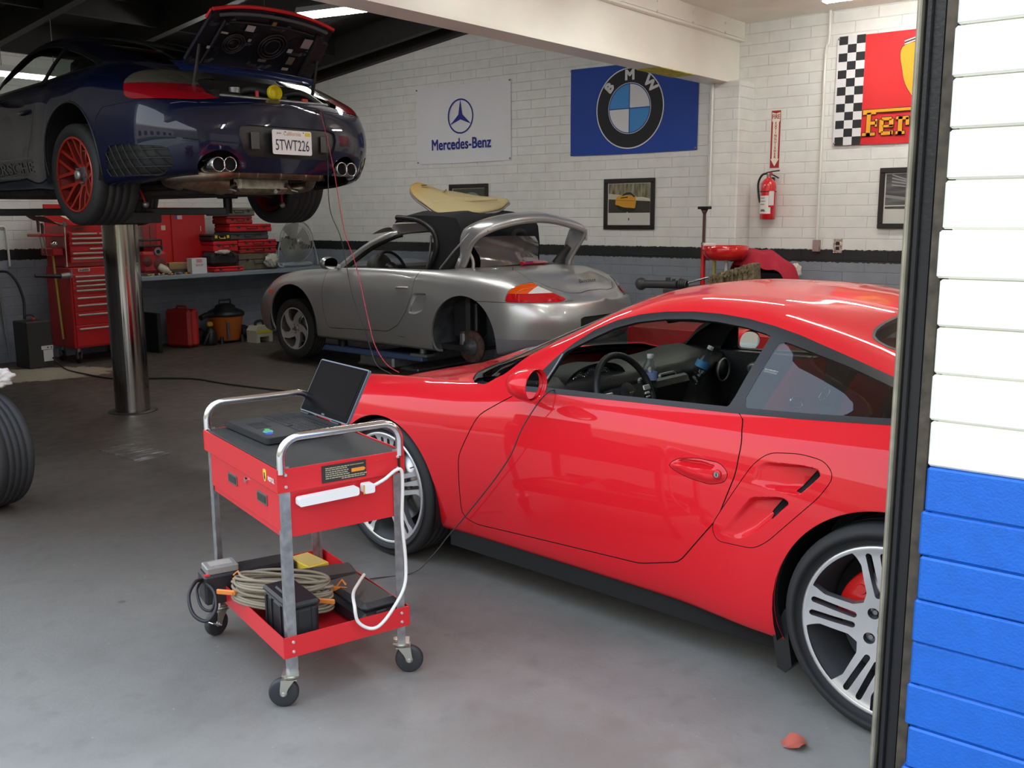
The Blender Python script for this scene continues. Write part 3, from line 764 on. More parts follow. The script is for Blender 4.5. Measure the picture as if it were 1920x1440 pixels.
for i, x in enumerate(list(np.arange(2.4, 8.6, 1.22))+[8.95]):
    for dx in (0,):
        w = .045
        mb.add([(x-w, y0, roof_z(y0)), (x+w, y0, roof_z(y0)), (x+w, y1, roof_z(y1)), (x-w, y1, roof_z(y1)),
                (x-w, y0, roof_z(y0)+.3), (x+w, y0, roof_z(y0)+.3), (x+w, y1, roof_z(y1)+.3), (x-w, y1, roof_z(y1)+.3)],
               [(0, 3, 2, 1), (4, 5, 6, 7), (0, 1, 5, 4), (2, 3, 7, 6), (0, 4, 7, 3), (1, 2, 6, 5)])
for j, y in enumerate((6.2, 8.0, 9.6)):
    mb.box((5.6, y, roof_z(y)+.18), (6.8, .05, .2))
mb.box((5.6, WY-.02, 3.46), (7.0, .06, .36))
structure(mb.build('trim_5', RAFT))
# closing panel between beam and roof
structure(MB().box((5.5, 4.50, 3.75), (7.0, .06, 1.1)).build('trim_6', DKWOOD))
# front wall beside the door: real courses of block with worn edges
def front_wall():
    rnd = random.Random(3)
    cream = mat('front_cream', (.90, .89, .79), .5, bump=.25, bscale=60); blue = mat('front_blue', (.008, .125, .56), .42, bump=.22, bscale=160, noise=.06, nscale=30)
    jm = mat('front_joint', (.02, .17, .58), .5); jc = mat('front_joint_cream', (.80, .77, .65), .5)
    mb = MB()
    z = 0; row = 0; yl = .575
    while z < 4.0:
        zb = 1.066; lower = z+CRS*.5 < zb
        mb.mat(blue if lower else cream)
        off = .2032 if row % 2 else 0.0; y = yl; first = True
        while y > -4.0:
            L = .4064 if not first else (.4064 if row % 2 else .6096); first = False
            j1 = rnd.uniform(-.0025, .003); e = rnd.uniform(-.006, .006) if y == yl else 0
            mb.box((XF+.1+j1, y-L/2+e/2, z+CRS/2), (.2, L-.002+e, CRS-.0025), bev=.0045)
            y -= L
        z += CRS; row += 1
    mb.mat(jm).box((XF+.105, (yl-.012-4.0)/2, .533), (.193, 4.0+yl-.03, 1.066))
    mb.mat(jc).box((XF+.105, (yl-.012-4.0)/2, 2.55), (.193, 4.0+yl-.03, 2.968))
    return structure(mb.build('wall_front'))
front_wall()
structure(MB().box((XF+.1, 8.5, 2.0), (.2, 4.9, 4.0)).build('wall_front', WALLX)); structure(MB().box((XF+.1, 3.3, 3.6), (.2, 5.6, .9)).build('wall_front', CREAM))
# steel jamb of the roll-up door
jb = MB()
jb.mat(mat('jamb_grey', (.32, .29, .22), .45, .4, noise=.25, nscale=15)).box((XF+.10, .657, 1.9), (.13, .010, 3.8), bev=.003)
jb.mat(mat('jamb_black', (.012, .012, .014), .35, bump=.1)).box((XF+.11, .627, 1.9), (.10, .052, 3.8), bev=.01)
jb.mat(mat('jamb_brown', (.07, .055, .038), .7, noise=.5, nscale=25)).box((XF+.10, .590, 1.9), (.13, .024, 3.8), bev=.002)
jb.mat(mat('jamb_black', (0, 0, 0))).box((XF+.055, .640, 1.9), (.012, .014, 3.8), bev=.003)
structure(jb.build('door_1'))
# conduits and boxes on the walls
def conduit(name, pts, r, m, label, cat='conduit', par=None, n=6, **k):
    o = MB().tube(smooth_path(pts, n), r, n=10).build(name, m, par); 
    if par is None: tag(o, label, cat, **k)
    return o
PIPEW = mat('painted_pipe', (.78, .77, .72), .4)

# low building, wall and hedge across the yard, seen only as reflections in paint and glass
nb = MB().mat(mat('opposite_stucco', (.34, .29, .23), .8, noise=.15, nscale=2)).box((-16, 4, 2.6), (4, 30, 5.2))
nb.mat(mat('opposite_window', (.03, .035, .04), .1))
for k in range(7): nb.box((-13.98, -8+k*4, 2.4), (.06, 2.0, 1.4))
nb.mat(mat('opposite_hedge', (.05, .09, .025), .9, noise=.5, nscale=4)).box((-12.5, 4, .5), (1.2, 30, 1.0), bev=.2)
structure(nb.build('wall_opposite'))
nb = MB().mat(mat('opposite_stucco', (0, 0, 0))).box((5, -18, 2.4), (30, 4, 4.8)); nb.mat(mat('opposite_hedge', (0, 0, 0))).box((5, -14.5, .5), (30, 1.2, 1.0), bev=.2)
structure(nb.build('wall_opposite'))
# ------------------------------------------------------------------ red coupe
def side(s): return lambda c: c[1]*s > 0
def red_car():
    car = empty('red_sports_car', 'glossy red coupe parked behind the service cart with its driver window open', 'car', (3.852, 3.092, 0), PI/2-R(4.02))
    S = surf911()
    INT = rounded([(-1.875, .765), (-1.925, .808), (-2.03, .822), (-2.115, .815), (-2.155, .775), (-2.115, .705), (-1.95, .525), (-1.90, .49), (-1.755, .480), (-1.735, .53)], .03, 4)
    UP1 = rounded([(-1.868, .702), (-1.885, .757), (-1.915, .779), (-2.04, .791), (-2.095, .789), (-2.114, .770), (-2.05, .700), (-1.98, .694)], .014, 4)
    LO1 = rounded([(-1.765, .507), (-1.80, .55), (-1.88, .66), (-1.99, .682), (-2.025, .668), (-1.96, .60), (-1.90, .54), (-1.84, .505)], .018, 4)
    POD = rounded([(-1.543, .702), (-1.58, .730), (-1.66, .745), (-1.75, .745), (-1.787, .718), (-1.778, .685), (-1.72, .666), (-1.63, .673), (-1.57, .688)], .02, 4)
    CRS = rounded([(-1.572, .716), (-1.60, .732), (-1.67, .739), (-1.735, .735), (-1.730, .720), (-1.65, .712)], .006, 3)
    S.refine(lambda c: abs(c[1]) > .6 and -2.20 < c[0] < -1.50 and .45 < c[2] < .86, 1)
    S.refine(lambda c: abs(c[1]) > .6 and ((-1.82 < c[0] < -1.52 and .64 < c[2] < .77) or (-2.14 < c[0] < -1.74 and .47 < c[2] < .82)), 1)
    S.cut(side_sdf(INT), 'intake', lambda c, t: abs(c[1]) > .6)
    S.cut(side_sdf(UP1), 'duct', lambda c, t: t == 'intake'); S.cut(side_sdf(LO1), 'duct', lambda c, t: t == 'intake')
    D1 = rounded([(-2.085, .788), (-2.112, .772), (-2.060, .706), (-2.028, .704)], .006, 2)
    D2 = rounded([(-1.982, .678), (-2.018, .668), (-1.965, .603), (-1.938, .612)], .006, 2)
    S.cut(side_sdf(D1), 'slot', lambda c, t: t == 'duct'); S.cut(side_sdf(D2), 'slot', lambda c, t: t == 'duct')
    S.cut(side_sdf(POD), 'pod', lambda c, t: abs(c[1]) > .6 and t == 'body'); S.cut(side_sdf(CRS), 'crs', lambda c, t: t == 'pod')
    dent(S, UP1, lambda V: .004+.055*np.clip((-1.90-V[:, 0])/.17, 0, 1), .016)
    dent(S, LO1, lambda V: .003+.055*np.clip((-1.82-V[:, 0])/.16, 0, 1), .018)
    dent(S, POD, lambda V: -.013+0*V[:, 0], .024); dent(S, CRS, lambda V: .028+0*V[:, 0], .008)
    S.cut(band(side_sdf(POD), .0011), 'seam', lambda c, t: abs(c[1]) > .6 and t in ('pod', 'body'))
    S.cut(band(side_sdf(INT), .0013), 'seam', lambda c, t: abs(c[1]) > .6 and t in ('intake', 'body'))
    S.cut(side_sdf(DOOR911), 'door', lambda c, t: abs(c[1]) > .5 and t == 'body')
    S.cut(lambda V: -(V[:, 2]-.888), 'body2', lambda c, t: t == 'body' and -2.95 < c[0] < -.55)
    S.cut(side_sdf(TRIM911), 'trim', lambda c, t: abs(c[1]) > .45 and c[2] > .84)
    S.cut(side_sdf(DGL911), 'doorglass', lambda c, t: t == 'trim'); S.cut(side_sdf(QGL911), 'quarter', lambda c, t: t == 'trim')
    S.cut(band(side_sdf(DOOR911), .0022), 'seam', lambda c, t: abs(c[1]) > .5 and c[2] < .90 and t in ('door', 'body'))
    S.cut(top_sdf(WS911), 'windshield', lambda c, t: c[2] > .8 and t in ('body', 'body2'))
    S.cut(top_sdf(RW911), 'rearglass', lambda c, t: c[2] > .8 and t in ('body', 'body2'))
    S.cut(lambda V: sdf_poly(np.stack([V[:, 0], np.abs(V[:, 1])], 1), np.array(RW911))-.010, 'molding', lambda c, t: c[2] > .8 and t in ('body', 'body2'))
    cowl = [(-.200, -.1), (-.215, .15), (-.26, .42), (-.325, .57), (-.385, .665), (-.455, .722), (-.53, .738), (-.58, .70), (-.48, .66), (-.44, .60), (-.39, .48), (-.35, .3), (-.33, -.1)]
    S.cut(top_sdf(cowl), 'cowl', lambda c, t: c[2] > .7 and t in ('body', 'body2'))
    HD = [(-.204, -.1), (-.219, .15), (-.264, .42), (-.328, .565), (-.30, .60), (-.1, .59), (.35, .53), (.62, .45), (.76, .30), (.80, .15), (.805, -.1)]
    S.cut(top_sdf(HD), 'hood', lambda c, t: c[2] > .55 and t == 'body' and c[0] > -.5)
    S.cut(band(top_sdf(HD), .0022), 'seam', lambda c, t: c[2] > .55 and t in ('body', 'hood') and c[0] > -.6)
    hl = [(.40+.0, .60), (.50, .585), (.66, .60), (.78, .66), (.80, .72), (.72, .78), (.55, .77), (.43, .69)]
    S.cut(top_sdf(spl(hl, 5)), 'headlamp', lambda c, t: c[2] > .5 and t == 'body')
    BF = [(1.2, .1), (1.2, .60), (.55, .60), (.46, .50), (.45, .1)]; BR = [(-2.70, .10), (-2.72, .60), (-2.95, .665), (-3.7, .69), (-3.7, .1)]
    S.cut(side_sdf(BF), 'bumperF', lambda c, t: t == 'body' and c[0] > .3); S.cut(band(side_sdf(BF), .002), 'seam', lambda c, t: t in ('body', 'bumperF') and c[0] > .3 and abs(c[1]) > .5)
    S.cut(side_sdf(BR), 'bumperR', lambda c, t: t == 'body' and c[0] < -2.5); S.cut(band(side_sdf(BR), .002), 'seam', lambda c, t: t in ('body', 'bumperR') and c[0] < -2.5)
    S.cut(lambda V: V[:, 2]-.175, 'lowsill', lambda c, t: t == 'body' and -2.0 < c[0] < -.3)
    for cx, cz, r in ((0, .315, .350), (-2.35, .335, .368)):
        S.cut(lambda V, cx=cx, cz=cz, r=r: np.hypot(V[:, 0]-cx, V[:, 2]-cz)-r, 'void', lambda c, t: abs(c[1]) > .5)
    # tail lamps
    S.cut(rear_sdf(rounded([(.50, .66), (.60, .755), (.90, .77), (.93, .72), (.90, .665), (.7, .635)], .03)), 'taillamp', lambda c, t: c[0] < -2.95 and t == 'body')
    S.normals()
    L = lambda c: c[1] > 0; Rr = lambda c: c[1] < 0
    S.part(('body', 'body2', 'intake', 'duct'), 'body_shell', RED, car, flange=.02, fmat=SEAM); S.part('hood', 'hood', RED, car, flange=.015, fmat=SEAM); S.part('bumperF', 'front_bumper', RED, car, flange=.015, fmat=SEAM); S.part('bumperR', 'rear_bumper', RED, car, flange=.015, fmat=SEAM)
    for nm, s in (('door', L), ('door', Rr)):
        d = S.part('door', 'door', RED, car, sel=s, flange=.02, fmat=SEAM)
        sg = 1 if s is L else -1
        S.part(('pod', 'crs'), 'door_handle', RED, d, sel=s)
        sp_ = Snap(S).y(-1.752, .709, sg, 0)
        MB().lathe([(.016, -.004), (.016, .004), (.011, .006)], sp_, 'Y', 20).build('lock_ring', RED, d)
        MB().cyl(sp_, sp_+Vector((0, sg*.0065, 0)), .0095, n=18).mat(DARK).box(sp_+Vector((0, sg*.0066, 0)), (.003, .001, .012)).build('lock', STEEL, d)
        S.part('doorglass', 'window', GLASS, d, sel=s) if sg < 0 else None
    S.part(('trim', 'molding'), 'window_trim', BLACKP, car, flange=.012, offset=.001)
    S.part('quarter', 'quarter_window', DKGLASS, car, sel=L); S.part('quarter', 'quarter_window', DKGLASS, car, sel=Rr)
    S.part('windshield', 'windshield', DKGLASS, car); S.part('rearglass', 'rear_window', DKGLASS, car)
    S.part('body2', 'cabin_lining', mat('lining_black', (.014, .014, .014), .8), car, offset=-.006, flange=.02)
    S.part('cowl', 'cowl_panel', BLACKP, car, offset=-.006); S.part('seam', 'panel_gap', SEAM, car, offset=-.004)
    S.part(('slot',), 'intake_opening', DARK, car, offset=-.004); S.part('lowsill', 'sill_skirt', BLACKP, car, offset=-.012, flange=.02)
    S.part('headlamp', 'headlight', mat('lamp_lens', (.6, .62, .65), .05, .2, 1), car); S.part('taillamp', 'taillight', mat('lamp_red', (.50, .008, .014), .08, 0, 1), car)
    # white edging of rear window as seen from the door
    # floor, tub and inner panels
    tub = MB().mat(LEATHER)
    tub.box((-1.35, 0, .20), (2.2, 1.50, .04)).box((-2.30, 0, .58), (.55, 1.2, .50)).box((-1.3, 0, .30), (1.7, .24, .20), bev=.04)
    tub.box((-2.55, 0, .80), (.55, 1.18, .06), bev=.02)
    tub.build('cabin_floor', None, car)
    ub = MB().mat(DARK).box((-1.15, 0, .16), (1.6, 1.5, .03)).box((0, 0, .30), (.9, .9, .25)).box((-2.5, 0, .30), (.9, .95, .25)).box((-1.18, 0, .165), (1.62, 1.60, .09))
    ub.build('underbody', None, car)
    # mud deflector ahead of the rear wheel
    MB().prism([(-1.965, .20), (-2.0, .30), (-2.012, .30), (-2.02, .20), (-2.035, .115), (-2.015, .085), (-1.985, .095)], (0, .70, 0), (1, 0, 0), (0, 0, 1), (0, .17, 0)).build('mud_deflector', BLACKP, car)
    for sg in (1, -1):
        arch_liner(car, 0, .315, .352, .868, .50, sg, BLACKP); arch_liner(car, -2.35, .335, .370, .915, .52, sg, BLACKP)
        DP = MB().mat(LEATHER)   # door card
        DP.prism([(-.62, .30), (-.62, .80), (-.80, .872), (-1.75, .885), (-1.72, .60), (-1.50, .32)], (0, sg*.70, 0), (1, 0, 0), (0, 0, 1), (0, sg*.075, 0))
        DP.box((-1.25, sg*.685, .62), (.75, .06, .07), bev=.02)
        if sg < 0:
            pts = smooth_path([(-1.0, sg*.695, .80), (-1.04, sg*.66, .80), (-1.18, sg*.655, .785), (-1.24, sg*.69, .775)], 5)
            DP.mat(mat('silver_trim', (.5, .5, .5), .35, .8)).tube(pts, .016, n=10); DP.sphere((-1.03, sg*.69, .795), .045, 16, (1.3, .35, .8))
        DP.build('door_card', None, car)
    # headliner, pillars inside
    V = []; n = 16
    def hl_f(u, v):
        x = -1.08-u*1.0; z = float(pchip([-2.1, -2.0, -1.6, -1.3, -1.08], [1.16, 1.185, 1.24, 1.235, 1.195])(x)); y = (v-.5)*2*.54; return (x, y, z-.075*abs(y/.54)**3)
    MB().grid(hl_f, 14, 14).build('headliner', mat('dark_headliner', (.03, .03, .03), .9), car)
    # dashboard
    dsh = MB().mat(LEATHER)
    dprof = [(-.46, .80), (-.55, .865), (-.66, .885), (-.80, .885), (-.86, .862), (-.885, .82), (-.865, .765), (-.86, .66), (-.90, .60), (-.86, .50), (-.50, .45)]
    def df(u, v):
        i = u*(len(dprof)-1); k = min(int(i), len(dprof)-2); f_ = i-k; x = dprof[k][0]*(1-f_)+dprof[k+1][0]*f_; z = dprof[k][1]*(1-f_)+dprof[k+1][1]*f_
        y = (v-.5)*2*.70; return (x+.10*abs(y/.70)**2.5*(1 if x > -.7 else .3), y, z)
    dsh.grid(df, 30, 30)
    hood_pts = []
    dsh.build('dashboard', None, car)
    gl = MB().mat(LEATHER)    # binnacle with five dials
    def bf(u, v):
        a = PI*v; r = .215; x = -.70-u*.145; return (x, .37+r*math.cos(a), .825+.105*math.sin(a)**.7-.012*(1-u)+.02*math.sin(PI*u)*0)
    gl.grid(bf, 6, 24)
    def bf2(u, v):
        a = PI*v; r = .215-.022*u; return (-.845+.02*u, .37+r*math.cos(a), .825+(.105-.02*u)*math.sin(a)**.7)
    gl.grid(bf2, 3, 24)
    gl.mat(BLACKP).prism([(.20*math.cos(t), .095*math.sin(t)) for t in np.linspace(0, PI, 20)]+[(-.19, -.05), (.19, -.05)], (-.805, .37, .82), (0, 1, 0), (0, 0, 1), (.02, 0, 0))
    gl.build('instrument_hood', None, car)
    for i, (yy, rr, zz) in enumerate(((.37, .048, .860), (.285, .040, .855), (.455, .040, .855), (.218, .030, .838), (.522, .030, .838))):
        dd = MB().mat(CHROME).lathe([(rr, 0), (rr+.005, -.006), (rr+.006, .004)], (-.815, yy, zz), 'X', 30)
        dd.mat(mat('dial_face', (.06, .065, .075), .3)).lathe([(.0005, .002), (rr, .002)], (-.815, yy, zz), 'X', 30)
        dd.mat(mat('dial_mark', (.8, .8, .8), .5))
        for k in range(13):
            a = -.7+k*(PI+1.4)/12; c_, s_ = math.cos(a), math.sin(a)
            dd.box((-.8165, yy+rr*.82*c_, zz+rr*.82*s_), (.001, .004 if abs(c_) > .5 else .002, .004 if abs(s_) > .5 else .002))
        dd.mat(mat('needle_red', (.8, .05, .03), .5)).box((-.8170, yy-rr*.25, zz-rr*.25), (.001, rr*.8, .0025), rot=Matrix.Rotation(.8, 3, 'X'))
        if i == 1: dd.mat(mat('display_green', (.25, .5, .2), .4)).box((-.8172, yy, zz-rr*.45), (.001, rr*.8, rr*.5))
        dd.build('dial', None, car)
    for yy in (.60, -.60):
        vents = MB().mat(BLACKP).lathe([(.001, 0), (.048, .004), (.052, .012)], (-.893, yy, .79), 'X', 24)
        vents.mat(mat('silver_trim', (0, 0, 0))).lathe([(.052, 0), (.056, -.008), (.060, 0)], (-.893, yy, .79), 'X', 24); vents.build('air_vent', None, car)
    cc = MB().mat(BLACKP).box((-.935, .02, .70), (.06, .30, .30), rot=Matrix.Rotation(-.35, 3, 'Y'), bev=.02); cc.build('centre_console', None, car)
    for yy in (.10, -.06):
        v_ = MB().mat(mat('silver_trim', (0, 0, 0))).prism(rrect(.13, .062, .014), (-.915, yy, .815), (0, 1, 0), (.12, 0, .99), (-.012, 0, 0)).mat(DARK).prism(rrect(.114, .048, .010), (-.928, yy, .815), (0, 1, 0), (.12, 0, .99), (-.001, 0, 0))
        v_.mat(BLACKP).box((-.93, yy, .815), (.004, .11, .004)).box((-.93, yy, .826), (.004, .11, .003)).box((-.93, yy, .804), (.004, .11, .003)); v_.build('air_vent', None, car)
    # steering wheel
    sw = bpy.data.objects.new('steering_wheel', None)
    sm = MB().mat(LEATHER); n = 48
    sm.tube([(0, .185*math.cos(2*PI*i/n), .185*math.sin(2*PI*i/n)) for i in range(n)], .0145, n=12, closed=True)
    sm.prism([(.105, .045), (-.105, .045), (-.115, .01), (-.07, -.06), (-.03, -.075), (.03, -.075), (.07, -.06), (.115, .01)], (-.022, 0, 0), (0, 1, 0), (0, 0, 1), (.045, 0, 0))
    sm.lathe([(.0005, -.036), (.04, -.032), (.060, -.020)], axis='X', n=30)
    for a, w in ((0.12, .03), (PI-.12, .03), (-PI/2, .026)):
        c_, s_ = math.cos(a), math.sin(a)
        sm.box((-.006, .12*c_, .12*s_), (.014, .12 if abs(c_) > .5 else w*1.6, .12 if abs(c_) < .5 else w), bev=.004)
    swo = sm.build('steering_wheel', None, car)
    tr = MB().mat(mat('silver_trim', (0, 0, 0)))
    for a in (0.12, PI-.12):
        c_, s_ = math.cos(a), math.sin(a); tr.box((-.020, .132*c_, .12*s_+.006), (.010, .052, .024), bev=.004)
        tr.box((-.024, .120*c_, .12*s_-.018), (.010, .034, .012), bev=.003).box((-.024, .120*c_, .12*s_-.034), (.010, .030, .010), bev=.003)
    tr.build('wheel_buttons', None, swo)
    cr = MB().mat(mat('crest_gold', (.65, .45, .12), .3, .6)).prism([(-.011, .012), (.011, .012), (.010, -.004), (0, -.014), (-.010, -.004)], (-.037, 0, 0), (0, -1.25, 0), (0, 0, 1.25), (-.002, 0, 0))
    cr.mat(mat('crest_red', (.5, .02, .02), .4)).box((-.0395, .004, .004), (.002, .006, .006)).mat(mat('dial_black', (0, 0, 0))).box((-.0395, 0, -.001), (.002, .006, .006))
    cr.build('crest', None, swo)
    swo.location = (-1.0, .37, .80); swo.rotation_euler = (0, R(22), 0)
    MB().cyl((-1.06, .37, .80), (-.85, .37, .72), .035, .05).build('steering_column', LEATHER, car)
    # seats with red hard shells
    for yy in (.37, -.37):
        st = MB().mat(LEATHER)
        def cush(u, v):
            x = -1.15-u*.52; y = (v-.5)*.50; e = abs(v-.5)*2; return (x, yy+y, .40+.05*e**3+.05*math.sin(PI*min(u*1.2, 1))**.5-.06*u)
        st.grid(cush, 10, 14)
        st.box((-1.41, yy, .34), (.50, .48, .10), bev=.04)
        def back(u, v):
            z = .42+u*.62; y = (v-.5)*2; w = .25-.03*u-.11*max(0, u-.72)/.28; e = abs(y)**3
            return (-1.62-u*.17+.055*e*(1-u*.6), yy+y*w, z)
        st.grid(back, 18, 14)
        so = st.build('seat', None, car)
        sh = MB().mat(RED)
        def shell(u, v):
            z = .40+u*.655; y = (v-.5)*2; w = .27-.03*u-.12*max(0, u-.72)/.28; e = abs(y)**3
            return (-1.665-u*.185+.085*e*(1-u*.6)-.0*u, yy+y*w, z)
        sh.grid(shell, 22, 18)
        sh.build('seat_shell', None, so)
        bz = MB().mat(CHROME)
        for s in (-1, 1):
            c0 = Vector((-1.815, yy+s*.11, .90)); q = []
            for k in range(20):
                a = 2*PI*k/20; q.append((c0.x-.004-.27*.06*math.sin(a)*0, c0.y+.045*math.cos(a), c0.z+.020*math.sin(a)+s*.25*.045*math.cos(a)))
            bz.tube(q, .0045, n=8, closed=True)
        bz.build('belt_slot', None, so)
    # inner mirror, far sun visor
    MB().box((-1.02, 0, 1.12), (.03, .22, .06), bev=.015).cyl((-1.0, 0, 1.14), (-.98, 0, 1.20), .008).build('rear_view_mirror', BLACKP, car)
    # door mirrors: a thick shell open to the rear with the glass set deep inside
    for sg in (1, -1):
        cx = 0 if sg > 0 else .14; yw = R(13 if sg > 0 else 8)
        mb = MB().mat(RED); y0, z0 = sg*(.950 if sg > 0 else .935), .926-(.03 if sg < 0 else 0)
        prf = [(-.872, .0), (-.875, .22), (-.884, .45), (-.898, .66), (-.916, .82), (-.942, .94), (-.970, 1.0), (-.992, 1.0), (-.998, .98), (-.996, .95), (-.988, .93), (-.976, .92)]
        n = 36; vs = []; piv = Vector((-.93+cx, y0, z0)); Rm = Matrix.Rotation(sg*yw, 3, 'Z')
        tf = lambda q: Rm@(Vector(q)-piv)+piv
        for x, q in prf:
            for k in range(n):
                t = 2*PI*k/n
                vs.append(tf((x+cx, y0+.088*q*math.cos(t), z0+.062*q*math.sin(t))))
        mb.add(vs, [(i*n+k, i*n+(k+1) % n, (i+1)*n+(k+1) % n, (i+1)*n+k) for i in range(len(prf)-1) for k in range(n)], True)
        mb.tube(smooth_path([(-.79+cx*.5, sg*.765, .862), (-.83+cx, sg*.82, .872), (-.88+cx, sg*.90, .895)], 5), [.026]*11, n=12, flat=.6)
        mo = mb.build('door_mirror', None, car)
        u, w, nrm = Rm@Vector((0, sg, 0)), Vector((0, 0, 1)), Rm@Vector((-1, 0, 0)); c0 = tf((-.978+cx, y0, z0))
        if sg < 0: a = R(20); nrm = Vector((-math.cos(a), math.sin(a), 0)); u = Vector((-math.sin(a), -math.cos(a), 0)); c0 = tf((-.985+cx, y0, z0))
        gm = MB().mat(BLACKP).prism([(.081*math.cos(2*PI*k/30), .054*math.sin(2*PI*k/30)) for k in range(30)], c0-nrm*.004, u, w, -nrm*.004)
        gm.mat(MIRROR).prism([(.078*math.cos(2*PI*k/30), .051*math.sin(2*PI*k/30)) for k in range(30)], c0, u, w, nrm*.002); gm.build('mirror_glass', None, mo)
    MB().tube([(-.882, .789, .872), (-.905, .722, .96), (-.921, .690, 1.012)], .005, n=8).build('window_channel', mat('channel_grey', (.16, .16, .17), .4, .5), car)
    # wheels
    face = mat('machined_face', (.72, .72, .73), .28, .8, noise=.04); inn = mat('wheel_grey', (.20, .20, .21), .35, .6)
    CALR = mat('caliper_red', (.60, .012, .01), .3, 0, .6); CP = mat('cap_silver', (.45, .45, .46), .35, .6)
    for sg in (1, -1):
        make_wheel(car, (0, sg*.755, .322), sg, 'twin', .322, .235, .258, face, inn, .17, CALR, a0=R(20), cap=CP, cal_ang=.4)
        make_wheel(car, (-2.35, sg*.772, .333), sg, 'twin', .333, .305, .264, face, inn, .17, CALR, a0=R(6) if sg > 0 else .5, cap=CP, cal_ang=R(30) if sg > 0 else .5)
    # rear wing and exhausts (behind the door jamb)
    MB().box((-3.22, 0, .93), (.28, 1.15, .03), bev=.012).box((-3.2, .45, .87), (.10, .03, .10)).box((-3.2, -.45, .87), (.10, .03, .10)).build('rear_wing', RED, car)
    return car
CAR_R = red_car()
# ------------------------------------------------------------------ silver roadster on low lift arms
def roadster():
    car = empty('silver_roadster', 'dusty silver roadster with its soft top half folded and a rear wheel off', 'car', (7.361, 8.261, .128), PI/2-.002)
    S = surf_box()
    DOOR = rounded([(-.60, .90), (-.56, .70), (-.56, .50), (-.60, .315), (-.66, .30), (-1.50, .325), (-1.66, .40), (-1.78, .54), (-1.86, .70), (-1.88, .84), (-1.93, .95), (-.9, .95)], .03, 3)
    CKP = [(-.66, -.1), (-.67, .3), (-.74, .60), (-.86, .715), (-1.4, .73), (-2.0, .735), (-2.22, .71), (-2.33, .60), (-2.45, .42), (-2.54, .25), (-2.57, -.1)]
    DUCT = rounded([(-1.80, .52), (-1.835, .60), (-1.885, .715), (-2.05, .718), (-2.065, .66), (-2.0, .548), (-1.90, .515)], .03, 4)
    TL = rounded([(-2.985, .684), (-2.985, .74), (-3.0, .785), (-3.04, .825), (-3.10, .842), (-3.22, .775), (-3.30, .727), (-3.36, .692), (-3.345, .680)], .015, 3)
    aby = lambda a: (lambda c, t: abs(c[1]) > a and t == 'body')
    S.cut(top_sdf(CKP), 'void', lambda c, t: c[2] > .8)
    S.refine(lambda c: abs(c[1]) > .6 and -2.12 < c[0] < -1.75 and .48 < c[2] < .76, 2)
    S.cut(side_sdf(DUCT), 'duct', aby(.6)); dent(S, DUCT, lambda V: .01+.05*np.clip((-1.85-V[:, 0])/.17, 0, 1), .02)
    S.cut(side_sdf(rounded([(-1.975, .53), (-2.005, .54), (-2.075, .66), (-2.06, .72), (-2.0, .71), (-2.02, .65)], .01, 2)), 'slot', lambda c, t: t == 'duct')
    S.cut(side_sdf(DOOR), 'door', aby(.5)); S.cut(band(side_sdf(DOOR), .003), 'seam', lambda c, t: abs(c[1]) > .5 and t in ('door', 'body'))
    tla = lambda c, t: abs(c[1]) > .40 and c[0] < -2.9 and t in ('body', 'lampred')
    S.cut(lambda V: side_sdf(TL)(V)-.010, 'lamprim', lambda c, t: abs(c[1]) > .40 and c[0] < -2.9 and t == 'body')
    S.cut(side_sdf(TL), 'lampred', lambda c, t: t == 'lamprim')
    S.cut(lambda V: -(V[:, 2]-.755), 'lampamber', lambda c, t: t == 'lampred')
    S.cut(lambda V: V[:, 0]+3.135+.25*(V[:, 2]-.75), 'lampwhite', lambda c, t: t == 'lampamber')
    S.cut(lambda V: V[:, 0]+3.27+.0*V[:, 2], 'lampred', lambda c, t: t == 'lampwhite')
    DK = [(-2.60, -.1), (-2.63, .30), (-2.80, .52), (-3.05, .60), (-3.20, .50), (-3.30, .36), (-3.335, .20), (-3.345, -.1)]
    S.cut(top_sdf(DK), 'deck', lambda c, t: c[2] > .7 and t == 'body'); S.cut(band(top_sdf(DK), .003), 'seam', lambda c, t: c[2] > .7 and t in ('deck', 'body'))
    BP = [(-2.62, .10), (-2.62, .678), (-3.0, .681), (-3.34, .683), (-3.7, .70), (-3.7, .1)]
    S.cut(side_sdf(BP), 'bumper', lambda c, t: t == 'body' and c[0] < -2.5); S.cut(band(side_sdf(BP), .0025), 'seam', lambda c, t: t in ('body', 'bumper') and c[0] < -2.6 and abs(c[1]) > .4)
    S.cut(rear_sdf(rounded([(-.1, .545), (.36, .545), (.40, .53), (.385, .44), (.36, .42), (-.1, .42)], .015)), 'recess', lambda c, t: t == 'bumper' and c[0] < -3.3)
    S.cut(line_band([(-.48, .30), (-1.2, .30), (-2.05, .275)], .003), 'seam', lambda c, t: abs(c[1]) > .6 and t in ('body', 'door'))
    S.cut(lambda V: V[:, 2]-.36, 'valance', lambda c, t: t == 'bumper')
    S.cut(side_sdf(rounded([(.245, .60), (.245, .645), (.36, .655), (.36, .61)], .008)), 'marker', aby(.6))
    S.cut(side_sdf(spl([(.36, .665), (.33, .70), (.40, .745), (.56, .68), (.70, .60), (.66, .57), (.5, .61)], 4)), 'headlamp', aby(.5))
    for cx, cz, r in ((-.06, .345, .372), (-2.50, .325, .385)):
        S.cut(lambda V, cx=cx, cz=cz, r=r: np.hypot(V[:, 0]-cx, (V[:, 2]-cz)*(.98))-r, 'void', lambda c, t: abs(c[1]) > .5)
    S.normals()
    S.part('body', 'body_shell', SILVER, car, flange=.02, fmat=SILVER)
    S.part('bumper', 'rear_bumper', SILVER, car, flange=.015, fmat=SILVER)
    S.part('valance', 'bumper_valance', mat('valance_grey', (.20, .19, .22), .5), car)
